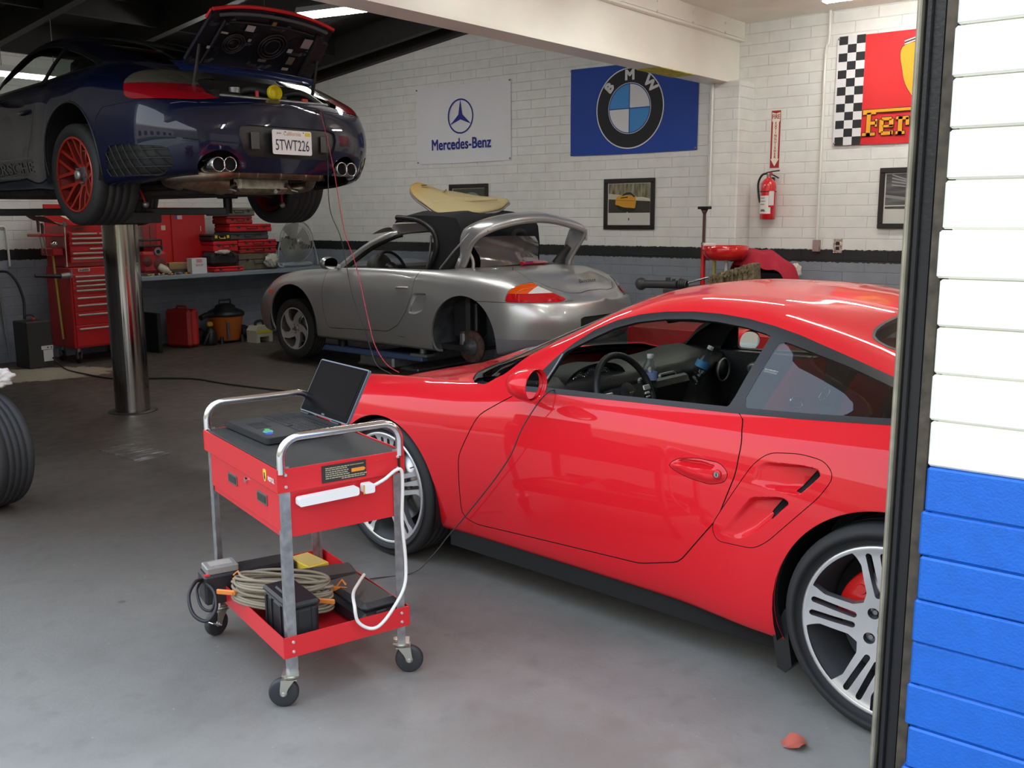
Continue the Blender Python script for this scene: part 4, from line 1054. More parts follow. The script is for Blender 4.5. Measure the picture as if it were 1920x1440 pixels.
    S.part('deck', 'rear_lid', SILVER, car, flange=.015, fmat=SILVER)
    for s in (1, -1):
        sl = side(s)
        d = S.part('door', 'door', SILVER, car, sel=sl, flange=.02, fmat=SILVER)
        hb = MB().tube(smooth_path([(-1.64, s*.845, .752), (-1.68, s*.868, .756), (-1.76, s*.868, .758), (-1.80, s*.85, .757)], 4), .012, n=10).sphere((-1.71, s*.835, .745), .05, 14, (1.3, .25, .6))
        hb.build('door_handle', SILVER, d)
        S.part('lampred', 'taillight', mat('lamp_red', (.42, .006, .012), .08, 0, 1), car, sel=sl, offset=.003)
        S.part('lampamber', 'indicator', mat('lamp_amber', (.75, .10, .01), .08, 0, 1), car, sel=sl, offset=.003)
        S.part('lampwhite', 'reversing_light', mat('lamp_white', (.75, .75, .78), .06, 0, 1), car, sel=sl, offset=.003)
        S.part('lamprim', 'lamp_surround', mat('lamp_rim', (.6, .6, .6), .2, .7), car, sel=sl)
        S.part('marker', 'side_marker', mat('marker_orange', (.75, .12, .02), .15, 0, 1), car, sel=sl)
        S.part('headlamp', 'headlight', mat('dusty_lens', (.42, .36, .33), .2, .2, .6), car, sel=sl)
        S.part('duct', 'side_duct', SILVER, car, sel=sl); S.part('slot', 'duct_opening', DARK, car, sel=sl)
        arch_liner(car, -.06, .345, .375, .845, .45, s, BLACKP)
        arch_liner(car, -2.50, .325, .388, .87, .42, s, mat('dusty_liner', (.05, .055, .065), .7, noise=.5, nscale=9))
    S.part('recess', 'plate_recess', DARK, car, offset=-.01, flange=.03); S.part('seam', 'panel_gap', SEAM, car, offset=-.004)
    MB().prism(rrect(.38, .042, .018), (-2.62, 0, .988), (0, 1, 0), (-.90, 0, .44), (-.04, 0, -.02)).build('brake_light', mat('lamp_red', (0, 0, 0)), car)
    tb = MB(); add_text(tb, 'Boxster', .06, (-3.262, 0, .836), (0, -1, 0), (.42, 0, .91), .003, fit=(.27, .036)); tb.build('badge', BLACKG, car, fix=False)
    # cabin
    tub = MB().mat(LEATHER).box((-1.45, 0, .22), (1.9, 1.5, .05)).box((-2.30, 0, .60), (.20, 1.36, .62), bev=.03).box((-1.4, 0, .35), (1.6, .22, .28), bev=.04)
    for s in (1, -1): tub.box((-1.35, s*.735, .60), (1.35, .06, .60), bev=.02)
    tub.box((-2.38, 0, .78), (.30, 1.30, .12), bev=.03); tub.build('cabin_floor', None, car)
    db = MB().mat(mat('roadster_dash', (.06, .06, .058), .6))
    pr = [(-.60, .84), (-.70, .915), (-.85, .925), (-.95, .90), (-.98, .82), (-.95, .60), (-.60, .50)]
    db.prism(pr, (0, -.70, 0), (1, 0, 0), (0, 0, 1), (0, 1.40, 0), smooth=False)
    db.lathe([(.001, -.05), (.13, -.04), (.15, .0), (.14, .06)], (-.93, .37, .90), 'X', 24); db.build('dashboard', None, car)
    n = 40; q = MB().mat(LEATHER).tube([(0, .18*math.cos(2*PI*i/n), .18*math.sin(2*PI*i/n)) for i in range(n)], .015, n=10, closed=True).lathe([(.001, -.03), (.06, -.02), (.07, .02)], axis='X', n=24)
    for a in (.1, PI-.1, -PI/2): q.box((0, .11*math.cos(a), .11*math.sin(a)), (.014, .13 if abs(math.cos(a)) > .5 else .05, .13 if abs(math.cos(a)) < .5 else .035), bev=.004)
    q = q.build('steering_wheel', None, car); q.location = (-1.10, .37, .90); q.rotation_euler = (0, R(24), 0)
    for yy in (.36, -.36):
        st = MB().mat(LEATHER)
        def back(u, v):
            z = .45+u*.78; y = (v-.5)*2; w = .24-.03*u-.12*max(0, u-.70)/.30*1.2; e = abs(y)**3
            return (-1.78-u*.20+.06*e*(1-u*.6), yy+y*w, z)
        st.grid(back, 16, 12); st.box((-1.52, yy, .44), (.50, .46, .14), bev=.05); st.box((-1.98, yy, 1.13), (.07, .26, .20), bev=.03); st.build('seat', None, car)
    # windshield frame and glass
    fr = MB().mat(SILVER); path = []
    for s in (1, -1):
        pts = smooth_path([(-.66, s*.72, .885), (-.86, s*.68, 1.02), (-1.08, s*.635, 1.15), (-1.30, s*.60, 1.235), (-1.38, s*.55, 1.262)], 5)
        fr.tube(pts, .030, n=10, flat=1.2)
        fr.mat(BLACKP).tube([(p[0]-.04, p[1]-s*.02, p[2]-.015) for p in pts], .028, n=8).mat(SILVER)
    fr.tube(smooth_path([(-1.38, .55, 1.262), (-1.33, .3, 1.285), (-1.31, 0, 1.29), (-1.33, -.3, 1.285), (-1.38, -.55, 1.262)], 5), .032, n=10)
    fr.build('windshield_frame', None, car)
    MB().grid(lambda u, v: (-.66-.68*u+.10*(1-(2*v-1)**2)*(1-u*.4), (v-.5)*2*(.70-.13*u), .89+.39*u-.03*(1-(1-u)**2)*0), 8, 12).build('windshield', CLEAR, car)
    TAN = mat('tan_headliner', (.42, .35, .24), .8, noise=.2, nscale=8); GRY = mat('grey_felt', (.26, .24, .26), .9)
    MB().grid(lambda u, v: (-1.02-.30*u, .56-.30*v, 1.245+.07*math.sin(u*PI*.6)+.03*v), 6, 4).build('sun_visor', TAN, car)
    MB().mat(GRY).prism([(-1.30, 1.30), (-1.33, 1.345), (-1.84, 1.365), (-1.86, 1.29), (-1.42, 1.255)], (0, .30, 0), (1, 0, 0), (0, 0, 1), (0, .26, 0)).mat(TAN).box((-1.58, .30, 1.37), (.50, .40, .016)).build('roof_liner', None, car)
    # half folded soft top
    FAB = mat('black_canvas', (.010, .010, .014), .9, bump=.3, bscale=40)
    prof = [(-1.86, .90), (-1.915, 1.05), (-1.925, 1.18), (-1.89, 1.30), (-1.84, 1.352), (-1.70, 1.40), (-1.53, 1.425), (-1.385, 1.400), (-1.42, 1.435), (-1.50, 1.462), (-1.62, 1.478), (-1.80, 1.478), (-2.06, 1.47), (-2.20, 1.44), (-2.25, 1.36), (-2.27, 1.15), (-2.26, .90)]
    sb = MB()
    ny = 14
    for k in range(ny+1):
        pass
    vs = []; ys = [-.56+1.14*k/ny for k in range(ny+1)]
    for y in ys:
        e = (abs((y-.01)/.57))**4
        for x, z in prof: vs.append((x-.02*math.sin(y*9), y, z-.045*e*(1 if z > 1.2 else 0)+.006*math.sin(x*25+y*11)))
    m_ = len(prof); fs = [(k*m_+i, (k+1)*m_+i, (k+1)*m_+(i+1) % m_, k*m_+(i+1) % m_) for k in range(ny) for i in range(m_)]
    sb.add(vs, fs, True); sb.add(vs, [tuple(range(m_)), tuple(range(ny*m_, (ny+1)*m_))[::-1]], False)
    st_ = sb.build('soft_top', FAB, car)
    MB().tube(smooth_path([(-1.84, .60, .93), (-1.93, .60, 1.08), (-1.94, .60, 1.20), (-1.88, .60, 1.30), (-1.70, .60, 1.385), (-1.42, .60, 1.41)], 6), .026, n=8).build('roof_rail_seal', BLACKP, st_)
    MB().tube([(-1.80, .585, .93), (-1.845, .585, 1.10), (-1.865, .585, 1.24)], .012, n=8).build('seal_strip', GREYMET, st_)
    def pw(u, v): return (-2.30-.10*math.sin(v*PI)-.10*(1-u)-.03*math.sin(u*5+v*4), .50-.95*v, .965+.27*u-.03*abs(v-.4))
    MB().grid(pw, 10, 14).build('plastic_rear_window', mat('plastic_window', (.10, .085, .080), .12, coat=.8), st_)
    MB().mat(LEATHER).tube(smooth_path([(-2.16, -.12, .90), (-2.20, -.16, 1.18), (-2.20, -.28, 1.27), (-2.22, -.42, 1.20), (-2.24, -.50, .90)], 6), .055, n=10).box((-2.2, -.31, 1.06), (.06, .26, .30), bev=.02).build('roll_hoop', None, car)
    # raised clamshell cover, a bowed frame over the rear
    cb = MB().mat(SILVER)
    U = smooth_path([(-2.22, .60, .93), (-2.30, .61, 1.06), (-2.35, .61, 1.18), (-2.44, .59, 1.27), (-2.54, .50, 1.335), (-2.62, .30, 1.385), (-2.66, .05, 1.405), (-2.67, -.20, 1.395), (-2.69, -.42, 1.36), (-2.76, -.60, 1.305), (-2.74, -.63, 1.24), (-2.66, -.62, 1.12), (-2.60, -.61, 1.02), (-2.585, -.60, .94)], 6)
    def strip(w0, w1, lift0, lift1):
        a = []; N = len(U)
        for i, p in enumerate(U):
            t = i/(N-1); mid = math.sin(PI*t)
            fwd = Vector((1, 0, .18)); upv = Vector((0, 0, 1))
            a.append((p+fwd*(w0*(.35+.65*mid))+upv*lift0, p+fwd*(w1*(.35+.65*mid))+upv*lift1))
        return a
    def ribbon(mb, rows):
        k = len(rows[0]); mb.add([q for r_ in rows for q in r_], [(i*k+j, i*k+j+1, (i+1)*k+j+1, (i+1)*k+j) for i in range(len(rows)-1) for j in range(k-1)], True)
    rows = []
    for i, p in enumerate(U):
        t = i/(len(U)-1); mid = min(1, math.sin(PI*t)*1.6)
        rows.append([p+Vector((-.035, 0, -.035)), p+Vector((-.05, 0, -.005)), p+Vector((-.03, 0, .022)), p+Vector((.05*mid, 0, .045*mid+.01)), p+Vector((.13*mid, 0, .05*mid)), p+Vector((.13*mid, 0, .04*mid-.012)), p+Vector((.05, 0, .02)), p+Vector((.02, 0, -.02)), p+Vector((-.035, 0, -.035))])
    ribbon(cb, rows)
    cb.mat(mat('clam_inner', (.33, .31, .30), .45, .5))
    cb.tube([p+Vector((-.035, 0, -.03)) for p in U], .022, n=8)
    for k in (22, 30, 38, 46, 54): cb.mat(DARK).sphere(U[k]+Vector((-.035, 0, -.028)), .016, 10, (1, 1.6, .8)); 
    cb.mat(SILVER).tube([(-2.00, .62, .93), (-2.18, .62, 1.10), (-2.36, .60, 1.26), (-2.50, .52, 1.345)], .010, n=8)
    cb.mat(BLACKP).tube([U[-14]+Vector((.05, .02, -.02)), U[-8]+Vector((.06, .03, -.02)), U[-1]+Vector((.07, .03, 0))], [.03, .045, .07], n=10)
    cb.build('clamshell_cover', None, car)
    MB().tube(smooth_path([(-2.33, .60, 1.12), (-2.38, .58, 1.02), (-2.39, .59, .94)], 4), .016, n=8).build('hinge_arm', mat('clam_inner', (0, 0, 0)), car)
    # mirrors
    for s in (1, -1):
        mo = MB().mat(SILVER).sphere((-.76, s*.93, .965), .075, 18, (.75, 1.25, .85)).tube([(-.74, s*.76, .92), (-.75, s*.86, .94)], .025, n=8).build('door_mirror', None, car)
        MB().prism([(.085*math.cos(a), .055*math.sin(a)) for a in np.linspace(0, 2*PI, 24, endpoint=False)], (-.812, s*.935, .965), (0, 1, 0), (0, 0, 1), (-.008, 0, 0)).build('mirror_glass', MIRROR, mo)
    # wheels: both front, rear off with a bare rusty disc
    face = mat('alloy_silver', (.55, .55, .56), .4, .5); inn = mat('alloy_inner', (.2, .2, .2), .4, .6)
    for s in (1, -1): make_wheel(car, (-.02, s*.70, .245), s, 'swirl', .318, .205, .222, face, inn, .15, None, a0=R(95))
    RUST = mat('rusty_disc', (.11, .065, .05), .7, .4, noise=.5, nscale=20)
    for s in (1, -1):
        h = MB().mat(RUST).lathe([(.04, s*.0), (.150, s*.0), (.150, -s*.024), (.04, -s*.024)], (-2.47, s*.72, .24), 'Y', 40)
        h.mat(mat('hub_grey', (.10, .10, .11), .6, .4)).lathe([(.001, s*.05), (.03, s*.05), (.034, s*.03), (.078, s*.028), (.082, s*.0)], (-2.47, s*.72, .24), 'Y', 30)
        for i in range(5): h.cyl((-2.47+.055*math.cos(i*1.257), s*.745, .24+.055*math.sin(i*1.257)), (-2.47+.055*math.cos(i*1.257), s*.752, .24+.055*math.sin(i*1.257)), .008, n=8)
        h.build('brake_disc', None, car)
        MB().mat(BLACKP).tube([(-2.42, s*.58, .62), (-2.45, s*.62, .30)], .03, n=10).tube([(-2.60, s*.30, .22), (-2.47, s*.66, .20)], .018, n=8).tube([(-2.3, s*.30, .20), (-2.45, s*.66, .19)], .02, n=8).mat(GREYMET).box((-2.36, s*.70, .30), (.07, .07, .14), bev=.02).build('suspension', None, car)
    MB().mat(DARK).box((-1.25, 0, .19), (1.6, 1.44, .05)).box((-.05, 0, .32), (.9, .80, .25)).box((-2.55, 0, .34), (.8, .78, .30)).build('underbody', None, car)
    return car
CAR_S = roadster()
# foam and headliner panel lying on the soft top
def foam():
    out = [(-1.17, 0.15, 1.69), (-1.1, 0.05, 1.74), (-1.09, -0.05, 1.76), (-1.19, -0.1, 1.73), (-1.32, -0.15, 1.68), (-1.56, -0.2, 1.65), (-1.79, -0.25, 1.61), (-2.08, -0.3, 1.58), (-2.1, -0.25, 1.54), (-2.17, -0.05, 1.49), (-2.17, 0.2, 1.46), (-2.04, 0.35, 1.45), (-1.87, 0.45, 1.445), (-1.76, 0.42, 1.47), (-1.56, 0.35, 1.54), (-1.32, 0.25, 1.62)]
    P = smooth_path(out, 3, True); c = sum(P, Vector())/len(P)
    r = empty('foam_panel', 'tan and yellow stained roof liner panel lying on top of the silver roadster', 'panel', (7.361, 8.261, .128), PI/2-.002)
    def slab(name, m, dz, th, sc, wob=0):
        mb = MB(); rings = [1, .93, .7, .4, .02]; n = len(P); vs = []
        for lvl in (0, 1):
            for k, q in enumerate(rings):
                for i, p in enumerate(P):
                    v = c+(p-c)*q*sc; e = .006*(1-q)+(.004*math.sin(v.x*14)*math.sin(v.y*11) if lvl else 0)
                    vs.append(v+Vector((0, 0, dz+(th if lvl else 0)*(0.7 if k == 0 else 1)+e+wob*math.sin(i*.9))))
        fs = []
        K = len(rings)
        for lvl in (0, 1):
            for k in range(K-1):
                for i in range(n):
                    a = (lvl*K+k)*n+i; b = (lvl*K+k)*n+(i+1) % n; f = (a, b, b+n, a+n); fs.append(f if lvl else f[::-1])
        for i in range(n): fs.append((i, (i+1) % n, K*n+(i+1) % n, K*n+i))
        mb.add(vs, fs, True); return mb.build(name, m, r)
    m, t, b, o = nt('stained_foam'); mth, noise, mix, ramp = nodes(t); tc = t.nodes.new('ShaderNodeTexCoord'); sp = t.nodes.new('ShaderNodeSeparateXYZ'); t.links.new(tc.outputs['Object'], sp.inputs[0])
    n1 = noise(tc.outputs['Object'], 3, 5); f = mth('ADD', mth('MULTIPLY', mth('ADD', sp.outputs['X'], 1.45), 3.0, clamp=True), mth('MULTIPLY', mth('SUBTRACT', n1, .5), .9), clamp=True)
    t.links.new(mix(f, mix(n1, (.42, .34, .17), (.50, .42, .24)), (.52, .30, .07)), b.inputs['Base Color']); b.inputs['Roughness'].default_value = .85
    slab('liner_panel', m, -.012, .024, 1)
    slab('felt_backing', mat('grey_felt', (0, 0, 0)), -.032, .018, 1.02)
    MB().lathe([(.001, 0), (.028, 0), (.030, .004), (.035, .005)], (-1.27, .05, 1.735-.005), 'Z', 20).build('clip_hole', DARK, r)
    ln = MB().tube([(-1.42, -.12, 1.69), (-1.62, .30, 1.545)], .006, n=6).tube([(-1.62, .30, 1.545), (-2.05, -.18, 1.58)], .006, n=6); ln.build('pressed_ridge', mat('ridge_tan', (.36, .29, .14), .9), r)
foam()
# lift arms below the roadster
def low_lift():
    r = empty('low_lift', 'low twin-arm lift holding the silver roadster just off the floor', 'lift', (7.36, 7.2, 0), 0)
    BL = mat('lift_blue', (.10, .16, .32), .5, .2)
    for s in (-1, 1):
        MB().box((s*.55, 0.15, .17), (.10, 1.6, .06), bev=.01).build('arm', BL, r)
        MB().box((s*.55, -.62, .205), (.14, .22, .03), bev=.005).cyl((s*.55, -.62, .22), (s*.55, -.62, .29), .03).build('lift_pad', mat('lift_steel', (.35, .40, .42), .4, .6), r)
        MB().cyl((s*.55, .55, .20), (s*.55, .55, .32), .05).build('lift_pad', BLACKP, r)
    MB().box((0, 0, .09), (1.2, .5, .12), bev=.02).box((0, 0, .015), (.9, .9, .03), bev=.01).build('lift_base', GREYMET, r)
low_lift()
# ------------------------------------------------------------------ dark blue coupe on the in-ground lift
def blue_car():
    Z0 = 1.571
    car = empty('blue_sports_car', 'dark blue coupe with red wheels and open engine lid, raised on the lift', 'car', (4.233, 8.58, Z0), PI/2-.035)
    S = surf911()
    aby = lambda a, tg='body': (lambda c, t: abs(c[1]) > a and t == tg)
    # swollen rear corner behind the wheel
    S.cut(side_sdf(DOOR911), 'door', aby(.5)); S.cut(side_sdf(TRIM911), 'trim', lambda c, t: abs(c[1]) > .45 and c[2] > .84)
    S.cut(side_sdf(DGL911), 'doorglass', lambda c, t: t == 'trim'); S.cut(side_sdf(QGL911), 'quarter', lambda c, t: t == 'trim')
    S.cut(band(side_sdf(DOOR911), .0025), 'seam', lambda c, t: abs(c[1]) > .5 and c[2] < .90 and t in ('door', 'body'))
    S.cut(top_sdf(WS911), 'windshield', lambda c, t: c[2] > .8 and t == 'body'); S.cut(top_sdf(RW911), 'rearglass', lambda c, t: c[2] > .8 and t == 'body')
    BAY = [(-3.06, -.1), (-3.07, .36), (-3.10, .42), (-3.20, .47), (-3.32, .50), (-3.37, .47), (-3.395, .30), (-3.40, -.1)]
    S.cut(top_sdf(BAY), 'bay', lambda c, t: c[2] > .62 and t == 'body' and c[0] < -2.9)
    TL = rounded([(.50, .672), (.47, .70), (.40, .78), (.335, .87), (.36, .905), (.74, .875), (.80, .835), (.835, .79), (.865, .70), (.80, .682)], .02, 3)
    # side-to-rear wrap: lamp drawn in a blend of rear and side view
    TLs = [(-2.93, .82), (-2.90, .865), (-2.92, .905), (-3.02, .905), (-3.16, .83), (-3.385, .700), (-3.36, .683), (-3.10, .684), (-3.02, .705)]
    tls = lambda V: sdf_poly(V[:, [0, 2]], np.array(rounded(TLs, .015, 3)))
    S.cut(tls, 'lampred', lambda c, t: t == 'body' and abs(c[1]) > .27 and c[0] < -2.85)
    S.cut(lambda V: -(V[:, 2]-(.79+.0*V[:, 0])), 'lampclear', lambda c, t: t == 'lampred')
    S.cut(lambda V: np.abs(tls(V))-.0028, 'seam', lambda c, t: t == 'body' and abs(c[1]) > .27 and c[0] < -2.85)
    BP = [(-2.69, .10), (-2.71, .45), (-2.735, .60), (-2.80, .655), (-3.10, .672), (-3.6, .672), (-3.7, .1)]
    S.cut(side_sdf(BP), 'bumper', lambda c, t: t == 'body' and c[0] < -2.6); S.cut(band(side_sdf(BP), .002), 'seam', lambda c, t: t in ('body', 'bumper') and c[0] < -2.6)
    GR = rounded([(-2.78, .235), (-2.80, .36), (-2.85, .42), (-3.00, .425), (-3.30, .405), (-3.30, .30), (-3.20, .235)], .03, 3)
    S.cut(side_sdf(GR), 'grille', lambda c, t: t == 'bumper' and abs(c[1]) > .55)
    RC = rounded([(-.1, .548), (.33, .548), (.385, .535), (.375, .47), (.34, .37), (.31, .352), (-.1, .352)], .012, 3)
    S.cut(rear_sdf(RC), 'recess', lambda c, t: t == 'bumper' and c[0] < -3.3)
    EX = [(.49+.125*math.cos(a), .30+.088*math.sin(a)) for a in np.linspace(0, 2*PI, 32, endpoint=False)]
    S.cut(rear_sdf(EX), 'void', lambda c, t: t == 'bumper' and c[0] < -3.2)
    for cx, cz, r in ((0, .315, .352), (-2.35, .345, .375)):
        S.cut(lambda V, cx=cx, cz=cz, r=r: np.hypot(V[:, 0]-cx, V[:, 2]-cz)-r, 'void', lambda c, t: abs(c[1]) > .5)
    S.mod |= False; S.normals()
    S.part('body', 'body_shell', NAVY, car, flange=.02, fmat=SEAM); S.part('bumper', 'rear_bumper', NAVY, car, flange=.02, fmat=SEAM)
    lr = mat('lamp_red_dark', (.26, .004, .010), .08, 0, 1); lc = mat('lamp_smoke', (.22, .20, .15), .06, .5, 1)
    for s in (1, -1):
        sl = side(s)
        d = S.part('door', 'door', NAVY, car, sel=sl, flange=.02, fmat=SEAM)
        MB().tube(smooth_path([(-1.56, s*.868, .70), (-1.60, s*.886, .703), (-1.70, s*.89, .707), (-1.755, s*.872, .71)], 4), .011, n=10).sphere((-1.66, s*.862, .70), .05, 12, (1.5, .2, .6)).build('door_handle', NAVY, d)
        S.part('doorglass', 'window', DKGLASS, d, sel=sl) if s < 0 else None
        S.part('quarter', 'quarter_window', DKGLASS, car, sel=sl)
        S.part('lampred', 'taillight', lr, car, sel=sl, offset=.003); S.part('lampclear', 'reversing_light', lc, car, sel=sl, offset=.003)
        gr = S.part('grille', 'corner_grille', BLACKP, car, sel=sl, offset=-.012, flange=.012)
        # raised diagonal mesh of the corner grille
        gm = MB().mat(mat('grille_rubber', (.03, .03, .033), .5))
        yf = lambda x, z: s*float(.862+.05*min(1, (x+3.3)/.5)-(max(0, -3.05-x)*.35))
        mo = MB().mat(BLACKG)
        arch_liner(car, 0, .315, .355, .868, .50, s); arch_liner(car, -2.35, .345, .378, .915, .52, s)
    S.part(('trim',), 'window_trim', BLACKP, car, flange=.012, offset=.001)
    S.part('windshield', 'windshield', GLASS, car); S.part('rearglass', 'rear_window', DKGLASS, car); S.part('seam', 'panel_gap', SEAM, car, offset=-.004)
    S.part('recess', 'plate_recess', BLACKP, car, offset=-.014, flange=.02)
    # cabin blockers, seats
    mb = MB().mat(LEATHER).box((-1.35, 0, .20), (2.2, 1.5, .04)).box((-2.35, 0, .60), (.5, 1.2, .5)).box((-2.6, 0, .80), (.35, .9, .06))
    mb.build('cabin_floor', None, car)
    for yy in (.37, -.37): MB().mat(LEATHER).box((-1.75, yy, .75), (.14, .46, .70), rot=Matrix.Rotation(-.25, 3, 'Y'), bev=.05).box((-1.42, yy, .40), (.5, .46, .14), bev=.05).build('seat', None, car)
    # half cage tubes seen through the quarter window
    cg = MB().mat(mat('cage_green', (.35, .45, .30), .35, .3))
    cg.tube([(-1.95, .48, .85), (-2.03, .42, 1.10)], .014, n=8).tube([(-2.20, .50, .85), (-2.05, .42, 1.10)], .014, n=8).build('cage_tube', None, car)
    # engine bay
    bay = MB().mat(DARK).box((-3.22, 0, .60), (.34, .9, .04)).box((-3.06, 0, .72), (.03, .80, .26)).box((-3.20, .43, .68), (.26, .03, .16)).box((-3.20, -.43, .68), (.26, .03, .16))
    bay.mat(BLACKP).box((-3.20, .30, .70), (.20, .16, .12), bev=.02).cyl((-3.24, -.05, .66), (-3.24, -.05, .80), .055).tube(smooth_path([(-3.1, .2, .72), (-3.2, .1, .80), (-3.3, -.1, .74)], 5), .03).tube(smooth_path([(-3.12, -.15, .76), (-3.25, -.25, .80), (-3.3, -.4, .72)], 5), .025)
    bay.mat(GREYMET).tube([(-3.30, .42, .73), (-3.33, -.42, .73)], .012, n=8).cyl((-3.2, .22, .70), (-3.2, .22, .80), .035).mat(mat('brass', (.5, .33, .08), .4, .8)).cyl((-3.30, .16, .73), (-3.30, .13, .73), .014)
    bay.mat(mat('engine_red', (.5, .02, .02), .5)).box((-3.32, -.24, .745), (.02, .05, .025), bev=.005).box((-3.3, .12, .76), (.01, .02, .04)); bay.build('engine_bay', None, car)
    yc = MB().mat(mat('yellow_cap', (.85, .72, .02), .4)).lathe([(.001, .014), (.030, .014), (.034, .02), (.046, .022), (.050, .012), (.050, -.012), (.046, -.02)], (-3.33, .005, .775), 'X', 30); yc.build('oil_cap', None, car)
    # painted band with red pinstripe ahead of the open lid
    bd = MB().mat(mat('blue_band', (.015, .03, .14), .2, .1, 1.0)).grid(lambda u, v: (-2.97-.115*u, (v-.5)*1.10*(1-.05*u), .958-.02*u-.055*u*u+.012*math.cos((v-.5)*2.6)), 6, 24)
    bd.mat(mat('stripe_red', (.6, .01, .02), .4)).tube([(-2.965, y, .975) for y in np.linspace(-.12, .22, 8)], .007, n=6).build('spoiler_base', None, car)
    # lid
    lid = bpy.data.meshes.new('x'); bpy.data.meshes.remove(lid)
    c0 = Vector((-3.06, 0, .945)); tip = Vector((-3.405, 0, 1.245)); ax = (tip-c0); nrm = Vector((ax.z, 0, -ax.x)).normalized()  # outer side up/front
    if nrm.z < 0: nrm = -nrm
    def lp(u, v, h=0):
        w = .50-.04*u; y = (v-.5)*2; return c0+ax*u*(1-.10*abs(y)**2.5*u)+Vector((0, y*w, 0))+nrm*(h+.035*(1-y*y)-.02)
    L_ = MB().mat(NAVY).grid(lambda u, v: lp(u, v, .022), 14, 30)
    L_.mat(mat('lid_inner', (.014, .014, .020), .35, .2)).grid(lambda u, v: lp(u, 1-v, -.0+.010*(math.sin(u*9)*math.sin(v*14) > .3)), 28, 56, smooth=False)
    def rim(us): return [(lp(*q, .022), lp(*q, 0)) for q in us]
    ed = [(0, v/20) for v in range(21)]+[(u/10, 1) for u in range(1, 11)]+[(1, 1-v/20) for v in range(1, 21)]+[(1-u/10, 0) for u in range(1, 10)]
    rr = rim(ed); n = len(rr); L_.mat(NAVY).add([p for q in rr for p in q], [(2*i, 2*((i+1) % n), 2*((i+1) % n)+1, 2*i+1) for i in range(n)], True)
    lo = L_.build('engine_lid', None, car, fix=True)
    rs = MB().mat(mat('lid_edge_red', (.75, .02, .02), .35)).tube([lp(1.0, v, .018)+ax*.02 for v in np.linspace(.0, 1, 30)], .012, n=8)
    rs.tube([lp(u, 1.0, .03) for u in np.linspace(.82, 1, 5)], .009, n=6).build('spoiler_lip', None, lo)
    MB().mat(mat('seal_grey', (.10, .10, .10), .7)).tube([lp(.94, v, -.006) for v in np.linspace(.06, .94, 30)], .012, n=6).build('lid_seal', None, lo)
    det = MB().mat(BLACKP)
    for (u, v, r_) in ((.45, .42, .10), (.42, .72, .075)):
        c = lp(u, v, -.012); e1 = ax.normalized(); e2 = Vector((0, 1, 0))
        for rad in (r_, r_*.8, r_*.55): det.tube([c+e1*rad*math.cos(2*PI*k/24)+e2*rad*math.sin(2*PI*k/24) for k in range(24)], .007, n=6, closed=True)
    det.tube([lp(.80, v, -.01) for v in np.linspace(.15, .85, 10)], .008, n=6)
    for v in (.12, .88): det.tube([lp(.05, v, -.01), lp(.85, v, -.012)], .012, n=8)
    det.build('lid_frame', None, lo)
    st = MB()
    for (u, v, w, h, m_) in ((.72, .66, .06, .045, 'sticker_silver'), (.62, .84, .05, .012, 'sticker_silver'), (.64, .18, .07, .075, 'sticker_pale'), (.45, .28, .035, .03, 'sticker_silver'), (.28, .24, .05, .06, 'sticker_brown'), (.12, .25, .05, .02, 'sticker_pale'), (.20, .45, .06, .02, 'sticker_brown'), (.85, .5, .03, .03, 'brass'), (.35, .90, .02, .02, 'sticker_silver'), (.52, .62, .02, .02, 'sticker_pale')):
        c = lp(u, v, -.016); e1 = ax.normalized(); st.mat(mat(m_, {'sticker_silver': (.4, .42, .40), 'sticker_pale': (.30, .28, .28), 'sticker_brown': (.16, .12, .10), 'brass': (.5, .33, .08)}[m_], .4))
        st.prism([(-w/2, -h/2), (w/2, -h/2), (w/2, h/2), (-w/2, h/2)], c, (0, 1, 0), e1, -nrm*.004)
    st.build('lid_stickers', None, lo)
    for s in (1, -1): MB().tube([(-3.12, s*.46, .80), (-3.20, s*.455, 1.04)], .009, n=8).tube([(-3.12, s*.46, .80), (-3.16, s*.455, .92)], .013, n=8).build('lid_strut', BLACKP, car)
    # license plate
    PX = -3.500
    pl = MB().mat(mat('plate_white', (.85, .85, .85), .4)).prism(rrect(.305, .152, .012), (PX, .008, .452), (0, -1, 0), (0, 0, 1), (.004, 0, 0)).build('license_plate', None, car)
    tx = MB().mat(mat('plate_ink', (.01, .012, .05), .5)); add_text(tx, '5TWT226', .08, (PX-.0005, .008, .435), (0, -1, 0), (0, 0, 1), .001, fit=(.262, .068)); tx.build('plate_number', None, pl, fix=False)
    tx = MB().mat(mat('plate_gold', (.65, .42, .25), .5)); add_text(tx, 'California', .03, (PX-.0005, .008, .508), (0, -1, 0), (0, 0, 1), .001, fit=(.135, .026)); tx.build('plate_state', None, pl, fix=False)
    MB().mat(mat('plate_yellow', (.85, .62, .02), .5)).box((PX-.001, -.112, .507), (.001, .040, .022)).mat(mat('plate_ink', (0, 0, 0))).box((PX-.001, .062, .517), (.002, .006, .006)).box((PX-.001, -.080, .517), (.002, .006, .006)).build('plate_sticker', None, pl)
    tx = MB().mat(mat('plate_ink', (0, 0, 0))); add_text(tx, 'JUN', .015, (PX-.0005, .112, .505), (0, -1, 0), (0, 0, 1), .001, fit=(.034, .012)); tx.build('plate_month', None, pl, fix=False)
    for s in (1, -1): MB().box((PX+.028, s*.27, .455), (.01, .06, .11), bev=.004).build('plate_lamp', mat('smoke_grey', (.05, .048, .045), .4), car)
